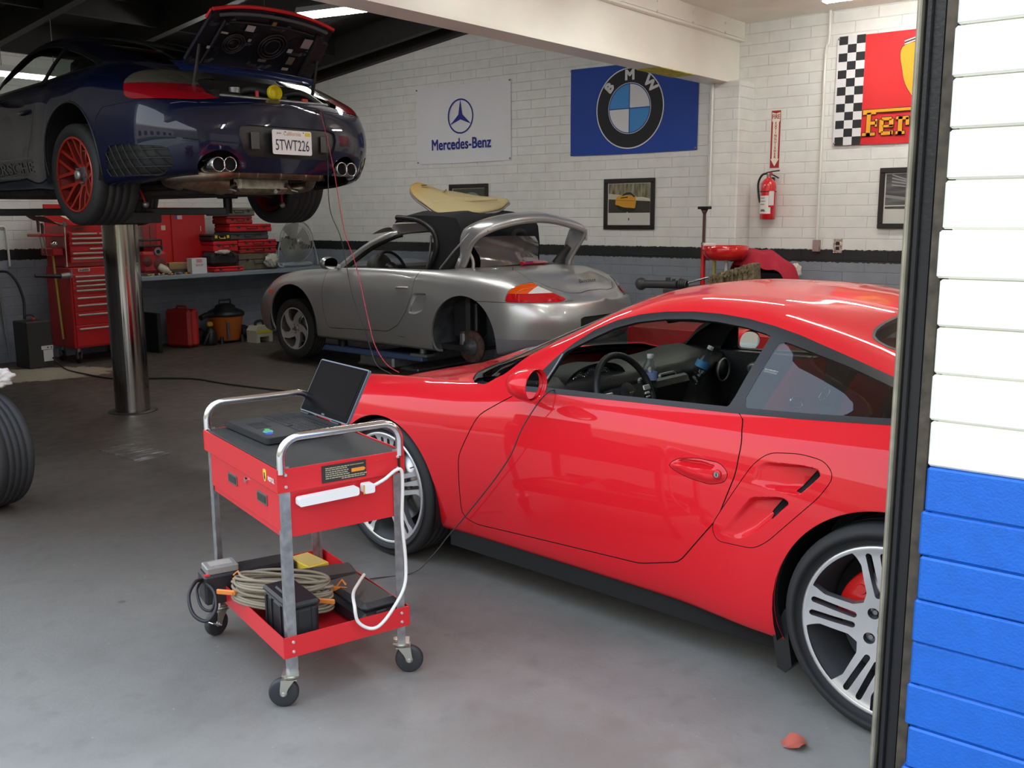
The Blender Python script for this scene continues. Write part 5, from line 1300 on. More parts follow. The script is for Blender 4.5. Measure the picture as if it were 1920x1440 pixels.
    # exhaust tips
    for s in (1, -1):
        for dy, dz in (((.533, .300), (.452, .304)) if s > 0 else ((.505, .300), (.424, .302))):
            e = MB().mat(CHROME).lathe([(.038, .16), (.044, .14), (.046, .0), (.043, -.006), (.040, .0), (.040, .14)], (-3.46, s*dy, dz), 'X', 28)
            e.v = [(v[0] if True else 0, v[1], v[2]) for v in e.v]; e.mat(DARK).lathe([(.001, .05), (.040, .05)], (-3.46, s*dy, dz), 'X', 20); e.build('exhaust_tip', None, car, fix=False)
    # underside: silencer, tailpipes, engine, floor
    EXM = mat('exhaust_steel', (.28, .22, .16), .35, .9, noise=.4, nscale=12); UND = mat('underside', (.03, .028, .026), .8, noise=.4)
    MB().mat(UND).box((-1.2, 0, .17), (2.0, 1.56, .05)).box((0, 0, .28), (.9, .95, .26)).box((-2.85, 0, .36), (.65, 1.0, .26)).build('underbody', None, car)
    MB().mat(EXM).tube([(-3.30, -.36, .262), (-3.30, .40, .262)], .036, n=16).tube(smooth_path([(-3.32, .36, .262), (-3.28, .46, .25), (-3.16, .60, .24), (-3.02, .62, .22), (-2.95, .50, .20)], 6), .045, n=14).tube(smooth_path([(-3.28, -.30, .24), (-3.15, -.35, .19), (-3.0, -.20, .17), (-2.95, .1, .17)], 6), .035, n=14).cyl((-3.13, .60, .24), (-3.10, .28, .20), .075, n=20)
    mu = MB().mat(EXM)
    for y in (-.34, -.22, -.02, .16, .3): mu.lathe([(.037, -.010), (.041, -.006), (.041, .006), (.037, .010)], (-3.30, y, .262), 'Y', 16)
    mu.build('pipe_clamp', None, car)
    ex = MB().mat(EXM).tube([(-3.30, -.36, .262), (-3.30, .40, .262)], .036, n=16).tube(smooth_path([(-3.32, .36, .262), (-3.28, .46, .25), (-3.16, .60, .24), (-3.02, .62, .22), (-2.95, .50, .20)], 6), .045, n=14).tube(smooth_path([(-3.28, -.30, .24), (-3.15, -.35, .19), (-3.0, -.20, .17), (-2.95, .1, .17)], 6), .035, n=14).cyl((-3.13, .60, .24), (-3.10, .28, .20), .075, n=20)
    ex.build('exhaust_pipe', None, car)
    en = MB().mat(mat('engine_alloy', (.40, .36, .30), .3, .9, noise=.35)).box((-3.0, -.02, .20), (.28, .40, .10), bev=.02).box((-2.8, -.05, .19), (.30, .5, .09), bev=.02)
    for k in range(9): en.box((-3.12, -.20+k*.05, .21), (.03, .03, .05), bev=.004)
    rnd = random.Random(5)
    for k in range(16): en.cyl((-3.10+rnd.uniform(-.05, .1), rnd.uniform(-.3, .35), .155), (-3.10+rnd.uniform(-.05, .1), rnd.uniform(-.3, .35), .20), rnd.uniform(.008, .02), n=8)
    en.build('engine_block', None, car)
    sp_ = MB().mat(UND)
    for s in (1, -1):
        sp_.tube([(-2.35, s*.60, .16), (-2.0, s*.20, .15)], .022).tube([(-2.40, s*.62, .14), (-2.75, s*.20, .16)], .022).tube([(-2.45, s*.60, .18), (-2.45, s*.30, .20)], .018)
        sp_.mat(mat('engine_red', (0, 0, 0))).tube([(-2.55, s*.58, .22), (-2.60, s*.55, .08)], .008, n=6).mat(GREYMET).sphere((-2.6, s*.55, .07), .022, 10).mat(UND)
    sp_.build('suspension', None, car)
    # wheels
    rf = mat('wheel_red', (.42, .028, .012), .32, .25, .3); ri = mat('wheel_red_dark', (.16, .012, .008), .4, .2)
    CP = mat('cap_silver', (.45, .45, .46), .35, .6)
    for s in (1, -1):
        make_wheel(car, (-2.35, s*.755, .262), s, 'mesh', .328, .305, .240, rf, ri, .16, None, a0=.2, cap=CP, lipm=rf)
        make_wheel(car, (0, s*.745, .225), s, 'mesh', .318, .235, .235, rf, ri, .15, None, a0=.5, cap=CP, lipm=rf)
    # side lettering on the door bottom
    sn = Snap(S)
    for sg in (1, -1):
        tx = MB().mat(mat('decal_grey', (.16, .16, .17), .4)); q = MB(); add_text(q, 'PORSCHE', .12, (-1.28, 0, .335), (-sg, 0, 0), (0, 0, 1), .0, fit=(.86, .075))
        vs = [sn.y(v[0], v[2], sg, .004) or Vector(v) for v in q.v]; tx.add(vs, q.f, False); tx.build('door_lettering', None, car, fix=False)
        for z0, z1 in ((.392, .400), (.270, .276)):
            st_ = MB().mat(mat('decal_grey', (0, 0, 0))); xs_ = np.linspace(-.60, -1.72, 40)
            st_.add([sn.y(x, z, sg, .0012) for x in xs_ for z in (z0, z1)], [(2*i, 2*i+1, 2*i+3, 2*i+2) for i in range(39)], True); st_.build('door_stripe', None, car, fix=False)
        # corner grille: soft black blocks divided by glossy ribs
        rb = MB().mat(mat('grille_rib', (.012, .012, .013), .35)); gs = side_sdf(GR)
        def rib(pts, r_):
            cur = []
            for x, z in pts:
                ok = float(gs(np.array([[x, 0, z]]))[0]) < .004; h_ = sn.y(x, z, sg, .001) if ok else None
                if h_ is not None: cur.append(h_)
                elif len(cur) > 2: rb.tube(cur, r_, n=5); cur = []
            if len(cur) > 2: rb.tube(cur, r_, n=5)
        for k in range(9): rib([(-2.72-.07*k-.09*t_, .43-.2*t_) for t_ in np.linspace(0, 1, 24)], .0035)
        for zz in (.385, .335, .285): rib([(x, zz-.02*(x+3.0)) for x in np.linspace(-2.76, -3.31, 36)], .0035)
        rb.build('grille_rib', None, car, fix=False)
        hk = MB().mat(BLACKP).tube([(.375*math.cos(t)-2.35, sn.y(-2.35+.38*math.cos(t), .345+.38*math.sin(t), sg).y if sn.y(-2.35+.38*math.cos(t), .345+.38*math.sin(t), sg) else sg*.9, .345+.375*math.sin(t)) for t in np.linspace(-.2, PI+.25, 40)], .007, n=6).build('arch_trim', None, car)
    for s in (1, -1):
        mo = MB().mat(NAVY).sphere((-.88, s*.95, .935), .075, 16, (.8, 1.35, .85)).tube([(-.82, s*.77, .87), (-.86, s*.88, .90)], .03, n=8).build('door_mirror', None, car)
    return car
CAR_B = blue_car()
# mesh pattern of the corner grilles is modelled on the surface itself
def lift_post():
    r = empty('lift_post', 'polished steel in-ground lift post carrying the raised blue coupe', 'lift', (4.10, 7.25, 0))
    m, t, b, o = nt('polished_post'); mth, noise, mix, ramp = nodes(t); tc = t.nodes.new('ShaderNodeTexCoord')
    mp = t.nodes.new('ShaderNodeMapping'); mp.inputs['Scale'].default_value = (60, 60, 1.2); t.links.new(tc.outputs['Object'], mp.inputs[0])
    n1 = noise(mp.outputs[0], 1, 4); t.links.new(ramp(n1, .3, .7, (.30, .27, .235), (.40, .37, .33)), b.inputs['Base Color']); b.inputs['Metallic'].default_value = 1
    t.links.new(ramp(n1, .3, .7, (.10, .10, .10), (.17, .17, .17)), b.inputs['Roughness'])
    MB().cyl((0, 0, 0), (0, 0, 1.50), .135, n=64).build('piston', m, r)
    MB().lathe([(.137, 0), (.19, 0), (.19, .006), (.137, .010)], n=48).build('floor_collar', mat('collar_dark', (.05, .045, .04), .5, .6), r)
    AR = mat('lift_arm', (.10, .11, .11), .5, .3)
    MB().box((0, 0, 1.555), (.50, .42, .09), bev=.01).build('saddle', AR, r)
    for (x, y) in ((-.62, .95), (.62, .95), (-.58, -.62), (.58, -.62)):
        ox, oy = (.18 if x > 0 else -.18), (.12 if y > 0 else -.12); d = Vector((x-ox, y-oy, 0)); L = d.length; a = math.atan2(d.y, d.x)
        MB().box((ox+d.x/2, oy+d.y/2, 1.60), (L, .09, .055), rot=Matrix.Rotation(a, 3, 'Z'), bev=.008).build('arm', AR, r)
        MB().cyl((x, y, 1.58), (x, y, 1.70), .035, n=20).box((x, y, 1.71), (.12, .12, .025), bev=.006).build('arm_pad', BLACKP, r)
lift_post()
# ------------------------------------------------------------------ service cart and what it carries
CA = R(-16.3); CN = (1.80, 2.36)
CM = Matrix.Translation((CN[0], CN[1], 0))@Matrix.Rotation(CA, 4, 'Z')
CARTRED = mat('cart_red', (.66, .018, .025), .42, 0, .15); CSTEEL = mat('cart_steel', (.42, .43, .45), .38, .85, noise=.25, nscale=30)
def on_cart(name, label, cat, loc, rz_=0, **k):
    p = CM@Vector(loc); return empty(name, label, cat, p, CA+rz_, **k)
def cart():
    r = empty('service_cart', 'red two-tier steel service cart with drawer and chrome handles', 'cart', (CN[0], CN[1], 0), CA)
    X1, Y1 = .425, .715
    t = MB().mat(CARTRED)
    for (c, d) in (((X1/2, .003, .752), (X1+.02, .004, .075)), ((X1/2, Y1-.003, .752), (X1+.02, .004, .075)), ((-.007, Y1/2, .752), (.004, Y1, .075)), ((X1+.007, Y1/2, .752), (.004, Y1, .075))): t.box(c, d)
    t.box((X1/2, Y1/2, .768), (X1, Y1, .004)); t.build('top_tray', None, r)
    MB().box((X1/2, Y1/2, .780), (X1-.004, Y1-.010, .018), bev=.002).build('rubber_mat', mat('mat_rubber', (.028, .027, .025), .6, bump=.3, bscale=200), r)
    b = MB().mat(CARTRED).box((X1/2, Y1/2-.005, .640), (X1-.016, Y1-.03, .150)); b.build('drawer_box', None, r)
    d = MB().mat(CARTRED).box((.0045, Y1/2-.005, .645), (.006, Y1-.055, .118), bev=.002); dr = d.build('drawer', None, r)
    for y in (.165, .445):
        MB().mat(mat('pull_rim', (.20, .20, .20), .3, .6)).prism(rrect(.086, .036, .004), (.001, y, .662), (0, -1, 0), (0, 0, 1), (-.003, 0, 0)).mat(mat('pull_pocket', (.03, .035, .03), .35)).prism(rrect(.070, .024, .003), (-.0025, y, .662), (0, -1, 0), (0, 0, 1), (-.001, 0, 0)).build('drawer_pull', None, dr)
    MB().cyl((.002, .305, .690), (-.006, .305, .690), .009, n=16).build('drawer_lock', CHROME, dr)
    lt = MB().mat(CARTRED)
    for (c, d) in (((X1/2, .002, .205), (X1+.03, .003, .070)), ((X1/2, Y1-.002, .205), (X1+.03, .003, .070)), ((-.013, Y1/2, .205), (.003, Y1, .070)), ((X1+.013, Y1/2, .205), (.003, Y1, .070))): lt.box(c, d)
    lt.box((X1/2, Y1/2, .175), (X1+.024, Y1, .004)); lt.build('bottom_tray', None, r)
    for ix, x in enumerate((.004, X1-.004)):
        for iy, y in enumerate((.010, Y1-.010)):
            sx = 1 if ix == 0 else -1; sy = 1 if iy == 0 else -1
            g = MB().box((x+sx*.013, y-sy*.004, .445), (.030, .003, .70)).box((x, y+sy*.010, .445), (.003, .030, .70))
            lg = g.build('leg', CSTEEL, r)
            bt = MB()
            for z in (.733, .771, .19, .222):
                bt.cyl((x+sx*.013, (-.002 if iy == 0 else Y1), z), (x+sx*.013, (-.006 if iy == 0 else Y1+.004), z), .0055, .004, n=12)
            bt.build('bolt', mat('bolt_zinc', (.75, .75, .75), .35, .7), lg)
            # castor
            a = (-.5, .35, 2.6, 2.9)[ix*2+iy]; cx, cy = x+sx*.008, y+sy*.006
            M2 = Matrix.Translation((cx, cy, 0))@Matrix.Rotation(a, 4, 'Z')
            ZN = mat('castor_zinc', (.50, .49, .42), .35, .8)
            f = MB().mat(ZN).lathe([(.001, .112), (.024, .112), (.026, .106), (.026, .100), (.001, .098)], n=24).box((0, 0, .1145), (.055, .055, .004))
            f.box((-.006, 0, .095), (.050, .044, .004))
            for s in (-1, 1):
                f.prism([(.012, .097), (-.032, .097), (-.036, .062), (-.030, .045), (-.020, .045), (-.008, .070)], (0, s*.021, 0), (1, 0, 0), (0, 0, 1), (0, s*.003, 0))
            f.mat(CHROME).cyl((-.026, -.027, .050), (-.026, .027, .050), .006, n=10)
            if (ix, iy) == (0, 1): f.mat(CHROME).box((-.055, -.03, .062), (.05, .03, .006), rot=Matrix.Rotation(.5, 3, 'Y'), bev=.002)
            f.xf(M2); fo = f.build('castor', None, lg)
            w = MB().mat(mat('castor_rubber', (.025, .026, .03), .5)).lathe([(.010, -.013), (.040, -.014), (.046, -.011), (.0485, -.004), (.0485, .004), (.046, .011), (.040, .014), (.010, .013)], (-.026, 0, .0485), 'Y', 36)
            w.mat(ZN).lathe([(.001, -.014), (.012, -.015), (.013, .015), (.001, .014)], (-.026, 0, .0485), 'Y', 16); w.xf(M2); w.build('castor_wheel', None, lg)
    for y in (.004, Y1-.004):
        h = MB(); y0 = y
        pts = [(.006, y0, .775), (.006, y0, .825)]+[(.006+.062*(1-math.cos(t)), y0, .825+.062*math.sin(t)) for t in np.linspace(.15, PI/2, 7)]+[(X1-.006-.062*(1-math.cos(t)), y0, .825+.062*math.sin(t)) for t in np.linspace(PI/2, .15, 7)]+[(X1-.006, y0, .825), (X1-.006, y0, .775)]
        h.tube(pts, .0135, n=14); h.build('handle', mat('polished_chrome', (.82, .82, .82), .16, 1), r)
    # stickers and labels
    lb = MB().mat(mat('label_black', (.03, .028, .025), .45)).box((.215, -.0005, .752), (.155, .0015, .056))
    lb.mat(mat('label_orange', (.80, .28, .03), .5)).prism([(-.022, -.006), (.022, -.006), (.028, 0), (.022, .006), (-.022, .006)], (.262, -.0015, .752), (1, 0, 0), (0, 0, 1), (0, -.0008, 0))
    lb.mat(mat('label_text', (.42, .38, .25), .5)); rnd = random.Random(2)
    for z, x0, x1 in ((.770, .150, .275), (.764, .150, .225), (.757, .150, .225), (.7505, .150, .225), (.744, .150, .230), (.737, .150, .285), (.731, .205, .285), (.770, .235, .285)):
        x = x0
        while x < x1: w_ = rnd.uniform(.004, .012); lb.box((x+w_/2, -.0015, z), (w_, .0006, .0032)); x += w_+.002
    lb.build('warning_label', None, r)
    cr = MB().mat(mat('crest_yellow', (.85, .62, .05), .4)).prism([(-.013, .018), (0, .021), (.013, .018), (.012, -.004), (.007, -.016), (0, -.021), (-.007, -.016), (-.012, -.004)], (-.0095, .105, .752), (0, -1, 0), (0, 0, 1), (-.0008, 0, 0))
    cr.mat(mat('crest_black', (.02, .02, .02), .5)).prism([(-.004, .010), (0, .013), (.003, .009), (.002, .003), (.006, -.002), (.003, -.012), (0, -.005), (-.003, -.012), (-.005, -.002)], (-.0105, .105, .750), (0, -1, 0), (0, 0, 1), (-.0006, 0, 0))
    cr.build('crest_sticker', None, r)
    tx = MB().mat(mat('sticker_white', (.8, .75, .7), .5)); add_text(tx, 'MOTUL', .02, (-.0095, .052, .748), (0, -1, 0), (0, 0, 1), .0006, fit=(.052, .014), bold=.0006); tx.build('brand_sticker', None, r, fix=False)
    MB().box((.412, -.0004, .742), (.006, .012, .05)).build('cable_tie', mat('tie_black', (.01, .01, .01), .5), r)
    return r
cart()
def laptop():
    r = on_cart('laptop', 'dark open laptop with a blank screen standing on the red service cart', 'laptop', (.225, .52, .7885), R(3))
    BL = mat('laptop_dark', (.022, .022, .025), .4, bump=.05); LID = mat('laptop_lid', (.12, .15, .19), .35, .3)
    b = MB().mat(BL).prism(rrect(.30, .375, .014), (0, 0, .006), (1, 0, 0), (0, 1, 0), (0, 0, .020)); b.mat(mat('deck_dark', (.035, .034, .034), .5)).prism(rrect(.292, .367, .012), (0, 0, .0262), (1, 0, 0), (0, 1, 0), (0, 0, .0006))
    b.build('base', None, r)
    k = MB().mat(mat('key_black', (.02, .02, .021), .45))
    for i in range(6):
        for j in range(17):
            if i == 0 and 4 < j < 11: continue
            k.box((.105-(5-i)*.0215, -.155+j*.0194, .0285), (.018, .0165, .004), bev=.001)
    k.box((-.0025-.0, .0, .0285), (.018, .11, .004), bev=.001); k.build('keyboard', None, r)
    MB().mat(mat('pad_dark', (.028, .028, .028), .35)).box((-.085, .03, .0272), (.055, .09, .0015)).build('touchpad', None, r)
    s = MB()
    s.mat(mat('sticker_teal', (.10, .38, .30), .4)).prism(spl([(-.026, -.012), (-.008, -.019), (.022, -.010), (.026, .008), (.004, .018), (-.022, .010)], 3), (-.100, -.085, .0272), (.5, .86, 0), (-.86, .5, 0), (0, 0, .0008))
    s.mat(mat('sticker_blue', (.05, .08, .40), .4)).prism(spl([(-.018, -.010), (.010, -.014), (.020, .002), (.002, .012), (-.014, .008)], 3), (-.112, -.120, .0274), (.5, .86, 0), (-.86, .5, 0), (0, 0, .0009))
    s.mat(mat('sticker_green', (.12, .42, .10), .4)).prism(spl([(-.012, -.007), (.008, -.010), (.014, .004), (0, .009)], 3), (-.092, -.055, .0276), (.5, .86, 0), (-.86, .5, 0), (0, 0, .0008)); s.build('sticker', None, r)
    c = Vector((.148, 0, .028)); up = Vector((.47, 0, .883)).normalized(); nr = Vector((-up.z, 0, up.x))
    l = MB().mat(LID).prism(rrect(.375, .215, .010), c+up*.113+nr*-.004, (0, 1, 0), up, -nr*.010).mat(mat('bezel_black', (.006, .006, .007), .6, spec=.05)).prism(rrect(.365, .205, .006), c+up*.113-nr*.004, (0, 1, 0), up, nr*.0015)
    lo = l.build('lid', None, r)
    MB().prism([(-.165, -.088), (.165, -.088), (.165, .088), (-.165, .088)], c+up*.118-nr*.0022, (0, 1, 0), up, nr*.0006).build('screen', mat('screen_off', (.004, .003, .004), .4, spec=.03), lo)
    MB().cyl(c+Vector((-.002, -.15, 0)), c+Vector((-.002, -.09, 0)), .007, n=12).cyl(c+Vector((-.002, .09, 0)), c+Vector((-.002, .15, 0)), .007, n=12).build('hinge', mat('laptop_dark', (0, 0, 0)), lo)
    tx = MB().mat(mat('logo_grey', (.35, .35, .36), .3, .6)); add_text(tx, 'DELL', .012, c+up*.016-nr*.0022, (0, -1, 0), up, .0006, fit=(.024, .006)); tx.build('maker_mark', None, lo, fix=False)
laptop()
def cable(name, pts, r, m, parent=None, label=None, cat=None, n=8, res=8, **k):
    o = MB().tube(smooth_path(pts, n), r, n=res).build(name, m, parent)
    if parent is None: tag(o, label, cat, **k)
    return o
def ow(p): return CM@Vector(p)
def power_strip():
    r = on_cart('power_strip', 'white power strip tied to the end of the red service cart', 'power strip', (.043, -.004, .675))
    W_ = WHITEP
    MB().prism(rrect(.205, .028, .008), (.104, -.002, .012), (1, .0, .02), (0, 0, 1), (0, -.030, 0)).build('strip_body', W_, r)
    MB().prism(rrect(.036, .030, .006), (.242, -.002, .016), (1, 0, 0), (0, 0, 1), (0, -.034, 0)).mat(mat('strip_amber', (.7, .4, .1), .4)).box((.222, -.034, .016), (.004, .004, .03)).build('plug', W_, r)
    SK = MB().mat(mat('socket_dark', (.1, .1, .1), .5))
    for i in range(4):
        for dy in (-.010, -.022): SK.box((.03+i*.045, dy, .0125+.02*(.03+i*.045-.104)-.0145), (.010, .003, .001))
    SK.build('socket', None, r)
    o = MB().mat(mat('cord_white', (.75, .74, .70), .4)); q = [(.258, -.02, .018), (.30, -.026, .036), (.340, -.028, .060), (.362, -.028, .055), (.366, -.026, .0), (.362, -.024, -.12), (.368, -.03, -.26), (.352, -.045, -.34), (.30, -.055, -.405), (.255, -.05, -.45), (.225, -.03, -.46), (.19, -.02, -.43), (.185, -.01, -.38), (.215, .06, -.365), (.27, .13, -.362), (.31, .17, -.355)]
    o.tube(smooth_path(q, 8), .0058, n=10); o.build('cord', None, r)
power_strip()
CASEB = mat('case_black', (.016, .016, .018), .42, bump=.15, bscale=250)
def small_cases():
    r = on_cart('tool_case', 'small black ribbed plastic case on the near corner of the cart bottom tray', 'case', (.070, .135, .178))
    MB().box((0, 0, .070), (.105, .220, .138), bev=.012).build('case_body', CASEB, r)
    l = MB().box((0, 0, .148), (.112, .228, .022), bev=.008)
    for y in (-.085, -.04, .04, .085): l.box((-.055, y, .08), (.006, .012, .11), bev=.002)
    for x in (-.03, .03): l.box((x, -.112, .08), (.014, .006, .11), bev=.002)
    l.build('case_lid', CASEB, r); MB().box((-.02, 0, .162), (.03, .11, .012), bev=.005).build('case_handle', CASEB, r)
    r = on_cart('tool_case', 'larger smooth black plastic case lying on the right of the cart bottom tray', 'case', (.330, .150, .178), R(2))
    MB().box((0, 0, .034), (.135, .285, .066), bev=.016).build('case_body', CASEB, r); MB().box((0, 0, .086), (.140, .292, .036), bev=.016).build('case_lid', CASEB, r)
    MB().box((0, -.144, .062), (.04, .008, .02), bev=.003).build('latch', CASEB, r)
    r = on_cart('tool_case', 'long black case lying behind the coiled cord on the cart bottom tray', 'case', (.235, .375, .178), R(-12))
    MB().box((0, 0, .045), (.33, .12, .088), bev=.012).build('case_body', CASEB, r); MB().box((0, 0, .098), (.335, .125, .022), bev=.010).build('case_lid', CASEB, r)
    r = on_cart('parts_box', 'small yellow cardboard box on the cart bottom tray', 'box', (.300, .530, .178), R(8))
    MB().box((0, 0, .050), (.085, .150, .100), bev=.002).build('carton', mat('yellow_card', (.78, .60, .06), .6), r)
    lb = MB().mat(mat('card_label', (.70, .68, .62), .6)).box((0, -.0755, .045), (.07, .001, .05)).mat(mat('yellow_card2', (.62, .50, .16), .6)).box((0, 0, .1005), (.07, .13, .001)); lb.build('label_panel', None, r)
    r = on_cart('jump_starter', 'black power inverter with a grey pack on top, behind the beige cord', 'inverter', (.085, .590, .178), R(-4))
    MB().box((0, 0, .055), (.34, .105, .11), bev=.008).build('housing', CASEB, r)
    MB().box((-.10, 0, .122), (.115, .085, .028), bev=.004).mat(mat('pack_label', (.35, .32, .28), .5)).box((-.10, 0, .1367), (.08, .05, .001)).build('battery_pack', mat('clear_grey', (.25, .24, .22), .25), r)
    MB().box((-.158, -.040, .112), (.02, .012, .006)).build('switch', mat('switch_red', (.7, .03, .03), .4), r)
    cable('power_lead', [(-.165, -.02, .09), (-.20, -.05, .10), (-.235, -.09, .07), (-.235, -.14, .02), (-.20, -.18, .0), (-.16, -.16, .03), (-.15, -.10, .07), (-.165, -.04, .085)], .0065, BLACKP, r)
    cable('power_lead', [(-.17, .0, .08), (-.20, -.06, .07), (-.20, -.12, .03), (-.17, -.14, .02), (-.14, -.08, .06)], .005, BLACKP, r)
    # cord wound on an orange holder
    r = on_cart('cord_reel', 'beige extension cord wound on a flat orange holder on the cart bottom tray', 'cord reel', (.105, .305, .262), R(-48))
    ORG = mat('holder_orange', (.70, .22, .04), .45); CORD = mat('cord_beige', (.25, .21, .145), .65)
    h = MB().mat(ORG).box((0, 0, .0), (.34, .05, .008), bev=.003)
    for s in (-1, 1): h.box((s*.185, .055, .012), (.07, .010, .018), bev=.003).box((s*.185, -.055, .012), (.07, .010, .018), bev=.003).box((s*.155, 0, .010), (.012, .12, .014), bev=.003).tube([(s*.18, .055, .02), (s*.20, .06, .045), (s*.215, .055, .03)], .004, n=6)
    h.build('holder', None, r)
    rnd = random.Random(4)
    c = MB().mat(CORD)
    for k in range(24):
        a_ = .178+rnd.uniform(-.024, .010); b_ = .062+rnd.uniform(-.030, .026); z0 = -.035+k*.0040; ph = rnd.uniform(0, 6)
        pts = [(a_*math.copysign(abs(math.cos(t))**.75, math.cos(t)), b_*math.sin(t), z0+.010*math.sin(t+ph)) for t in np.linspace(0, 2*PI, 40, endpoint=False)]
        c.tube(pts, .0052, n=8, closed=True)
    c.build('cord', None, r)
small_cases()
# ------------------------------------------------------------------ things on the flag wall (plane x = 9, seen towards +x; screen right is -y)
def on_wall(name, label, cat, y, z, dx=0, **k):
    return empty(name, label, cat, (WX-.002-dx, y, z), -PI/2, **k)      # local x -> -y (right), local y -> +x (into wall), z up
def flagmesh(w, h, sag=.004, nx=40, nz=26, seed=0):
    rnd = random.Random(seed); ph = rnd.uniform(0, 6)
    return lambda u, v: ((u-.5)*w, -.012-.004*math.sin(u*11+ph)*math.sin(v*3)-.003*math.sin(u*23+v*5+ph), (v-.5)*h-.006*math.sin(PI*u))
def flag_graphics(mb, m, polys, y=-.020):
    mb.mat(m)
    for p in polys:
        mb.prism(p, (0, y, 0), (1, 0, 0), (0, 0, 1), (0, .0006, 0))
def ring(r0, r1, cx=0, cz=0, n=64, a0=0, a1=2*PI):
    """annulus as quads"""
    out = []
    for i in range(n):
        t0, t1 = a0+(a1-a0)*i/n, a0+(a1-a0)*(i+1)/n
        out.append([(cx+r0*math.cos(t0), cz+r0*math.sin(t0)), (cx+r1*math.cos(t0), cz+r1*math.sin(t0)), (cx+r1*math.cos(t1), cz+r1*math.sin(t1)), (cx+r0*math.cos(t1), cz+r0*math.sin(t1))])
    return out
def grommets(r, w, h):
    mb = MB()
    for x, z in ((-w/2+.012, h/2-.02), (-w/2+.012, -h/2+.02), (w/2-.012, h/2-.02), (w/2-.012, -h/2+.02)): mb.sphere((x, -.022, z), .010, 10)
    mb.build('grommet', GREYMET, r)
def flags():
    # white flag with the three-pointed star
    r = on_wall('wall_flag', 'white fabric flag with a blue three-pointed star badge on the block wall', 'flag', 7.945, 2.645, group=None)
    MB().grid(flagmesh(1.505, .915, seed=1), 40, 26).build('cloth', mat('cloth_white', (.78, .78, .82), .8), r)
    BL = mat('ink_navy', (.015, .025, .24), .7); g = MB(); R0 = .205; cz = .085; cx = -.02
    flag_graphics(g, BL, ring(R0-.018, R0, cx, cz))
    for a in (90, 210, 330):
        t = R(a); tip = (cx+(R0-.010)*math.cos(t), cz+(R0-.010)*math.sin(t)); b = []
        for s in (60, -60): b.append((cx+.038*math.cos(t+R(s)), cz+.038*math.sin(t+R(s))))
        flag_graphics(g, BL, [[(cx, cz), b[1], tip], [(cx, cz), tip, b[0]]])
    g.build('star_emblem', None, r, fix=False)
    tx = MB().mat(BL); add_text(tx, 'Mercedes-Benz', .15, (-.02, -.0195, -.235), (1, 0, 0), (0, 0, 1), .0006, fit=(.95, .125), bold=.0035); tx.build('lettering', None, r, fix=False)
    grommets(r, 1.505, .915)
    # blue flag with the roundel
    r = on_wall('wall_flag', 'blue flag with a black-ringed roundel, its top hidden by the beam', 'flag', 5.57, 2.655)
    MB().grid(flagmesh(1.56, .92, seed=2), 40, 26).build('cloth', mat('cloth_blue', (.010, .055, .34), .7), r)
    WH = mat('ink_white', (.74, .74, .76), .7); BK = mat('ink_black', (.012, .012, .016), .7); SK = mat('ink_sky', (.06, .28, .66), .7); NV = mat('ink_blue', (.010, .05, .32), .7)
    g = MB(); cx, cz, Rr = -.02, 0, .415
    flag_graphics(g, WH, ring(Rr-.012, Rr, cx, cz), -.0195); flag_graphics(g, BK, ring(.262, Rr-.012, cx, cz), -.0195); flag_graphics(g, WH, ring(.252, .262, cx, cz), -.0195)
    for q in range(4):
        flag_graphics(g, SK if q in (1, 3) else WH, [[(cx, cz), (cx+.252*math.cos(PI/2*q+PI/2*k/12), cz+.252*math.sin(PI/2*q+PI/2*k/12)), (cx+.252*math.cos(PI/2*q+PI/2*(k+1)/12), cz+.252*math.sin(PI/2*q+PI/2*(k+1)/12))] for k in range(12)], -.0195)
    flag_graphics(g, NV, ring(.246, .256, cx, cz), -.0203); flag_graphics(g, NV, [[(cx-.005, -.25), (cx+.005, -.25), (cx+.005, .25), (cx-.005, .25)], [(cx-.25, -.005), (cx+.25, -.005), (cx+.25, .005), (cx-.25, .005)]], -.0203)
    g.build('roundel', None, r, fix=False)
    for ch, a in (('B', 138), ('M', 90), ('W', 42)):
        tx = MB().mat(WH); t = R(a); add_text(tx, ch, .14, (cx+.335*math.cos(t), -.0203, cz+.335*math.sin(t)), (1, 0, 0), (0, 0, 1), .0006, rot=t-PI/2, fit=None, bold=.006, sx=1.15)
        tx.build('letter', None, r, fix=False)
    grommets(r, 1.56, .92)
    # red flag with the chequered hoist
    r = on_wall('wall_flag', 'red flag with chequered edge and yellow shield, partly behind the door jamb', 'flag', 2.615, 2.645)
    W_, H_ = 1.56, .955
    MB().grid(flagmesh(W_, H_, seed=3), 40, 26).build('cloth', mat('cloth_red', (.62, .015, .02), .7), r)
    g = MB(); ch = H_/13.0; x0 = -W_/2+.015; cw = .079
    flag_graphics(g, WH, [[(x0-.015, -H_/2), (x0+cw*3, -H_/2), (x0+cw*3, H_/2), (x0-.015, H_/2)]], -.0195)
    flag_graphics(g, BK, [[(x0+i*cw, H_/2-(j+1)*ch), (x0+(i+1)*cw, H_/2-(j+1)*ch), (x0+(i+1)*cw, H_/2-j*ch), (x0+i*cw, H_/2-j*ch)] for i in range(3) for j in range(13) if (i+j) % 2 == 0], -.0203)
    g.build('chequer', None, r, fix=False)
    YL = mat('ink_yellow', (.78, .34, .012), .7); g = MB(); sx, sz = .0, .115
    sh = spl([(-.205, .215), (0, .255), (.205, .215), (.195, .02), (.14, -.14), (0, -.285), (-.14, -.14), (-.195, .02)], 6)
    flag_graphics(g, BK, [[(sx+p[0]*1.02, sz+p[1]*1.02) for p in sh]], -.0195); flag_graphics(g, YL, [[(sx+p[0], sz+p[1]) for p in sh]], -.0203)
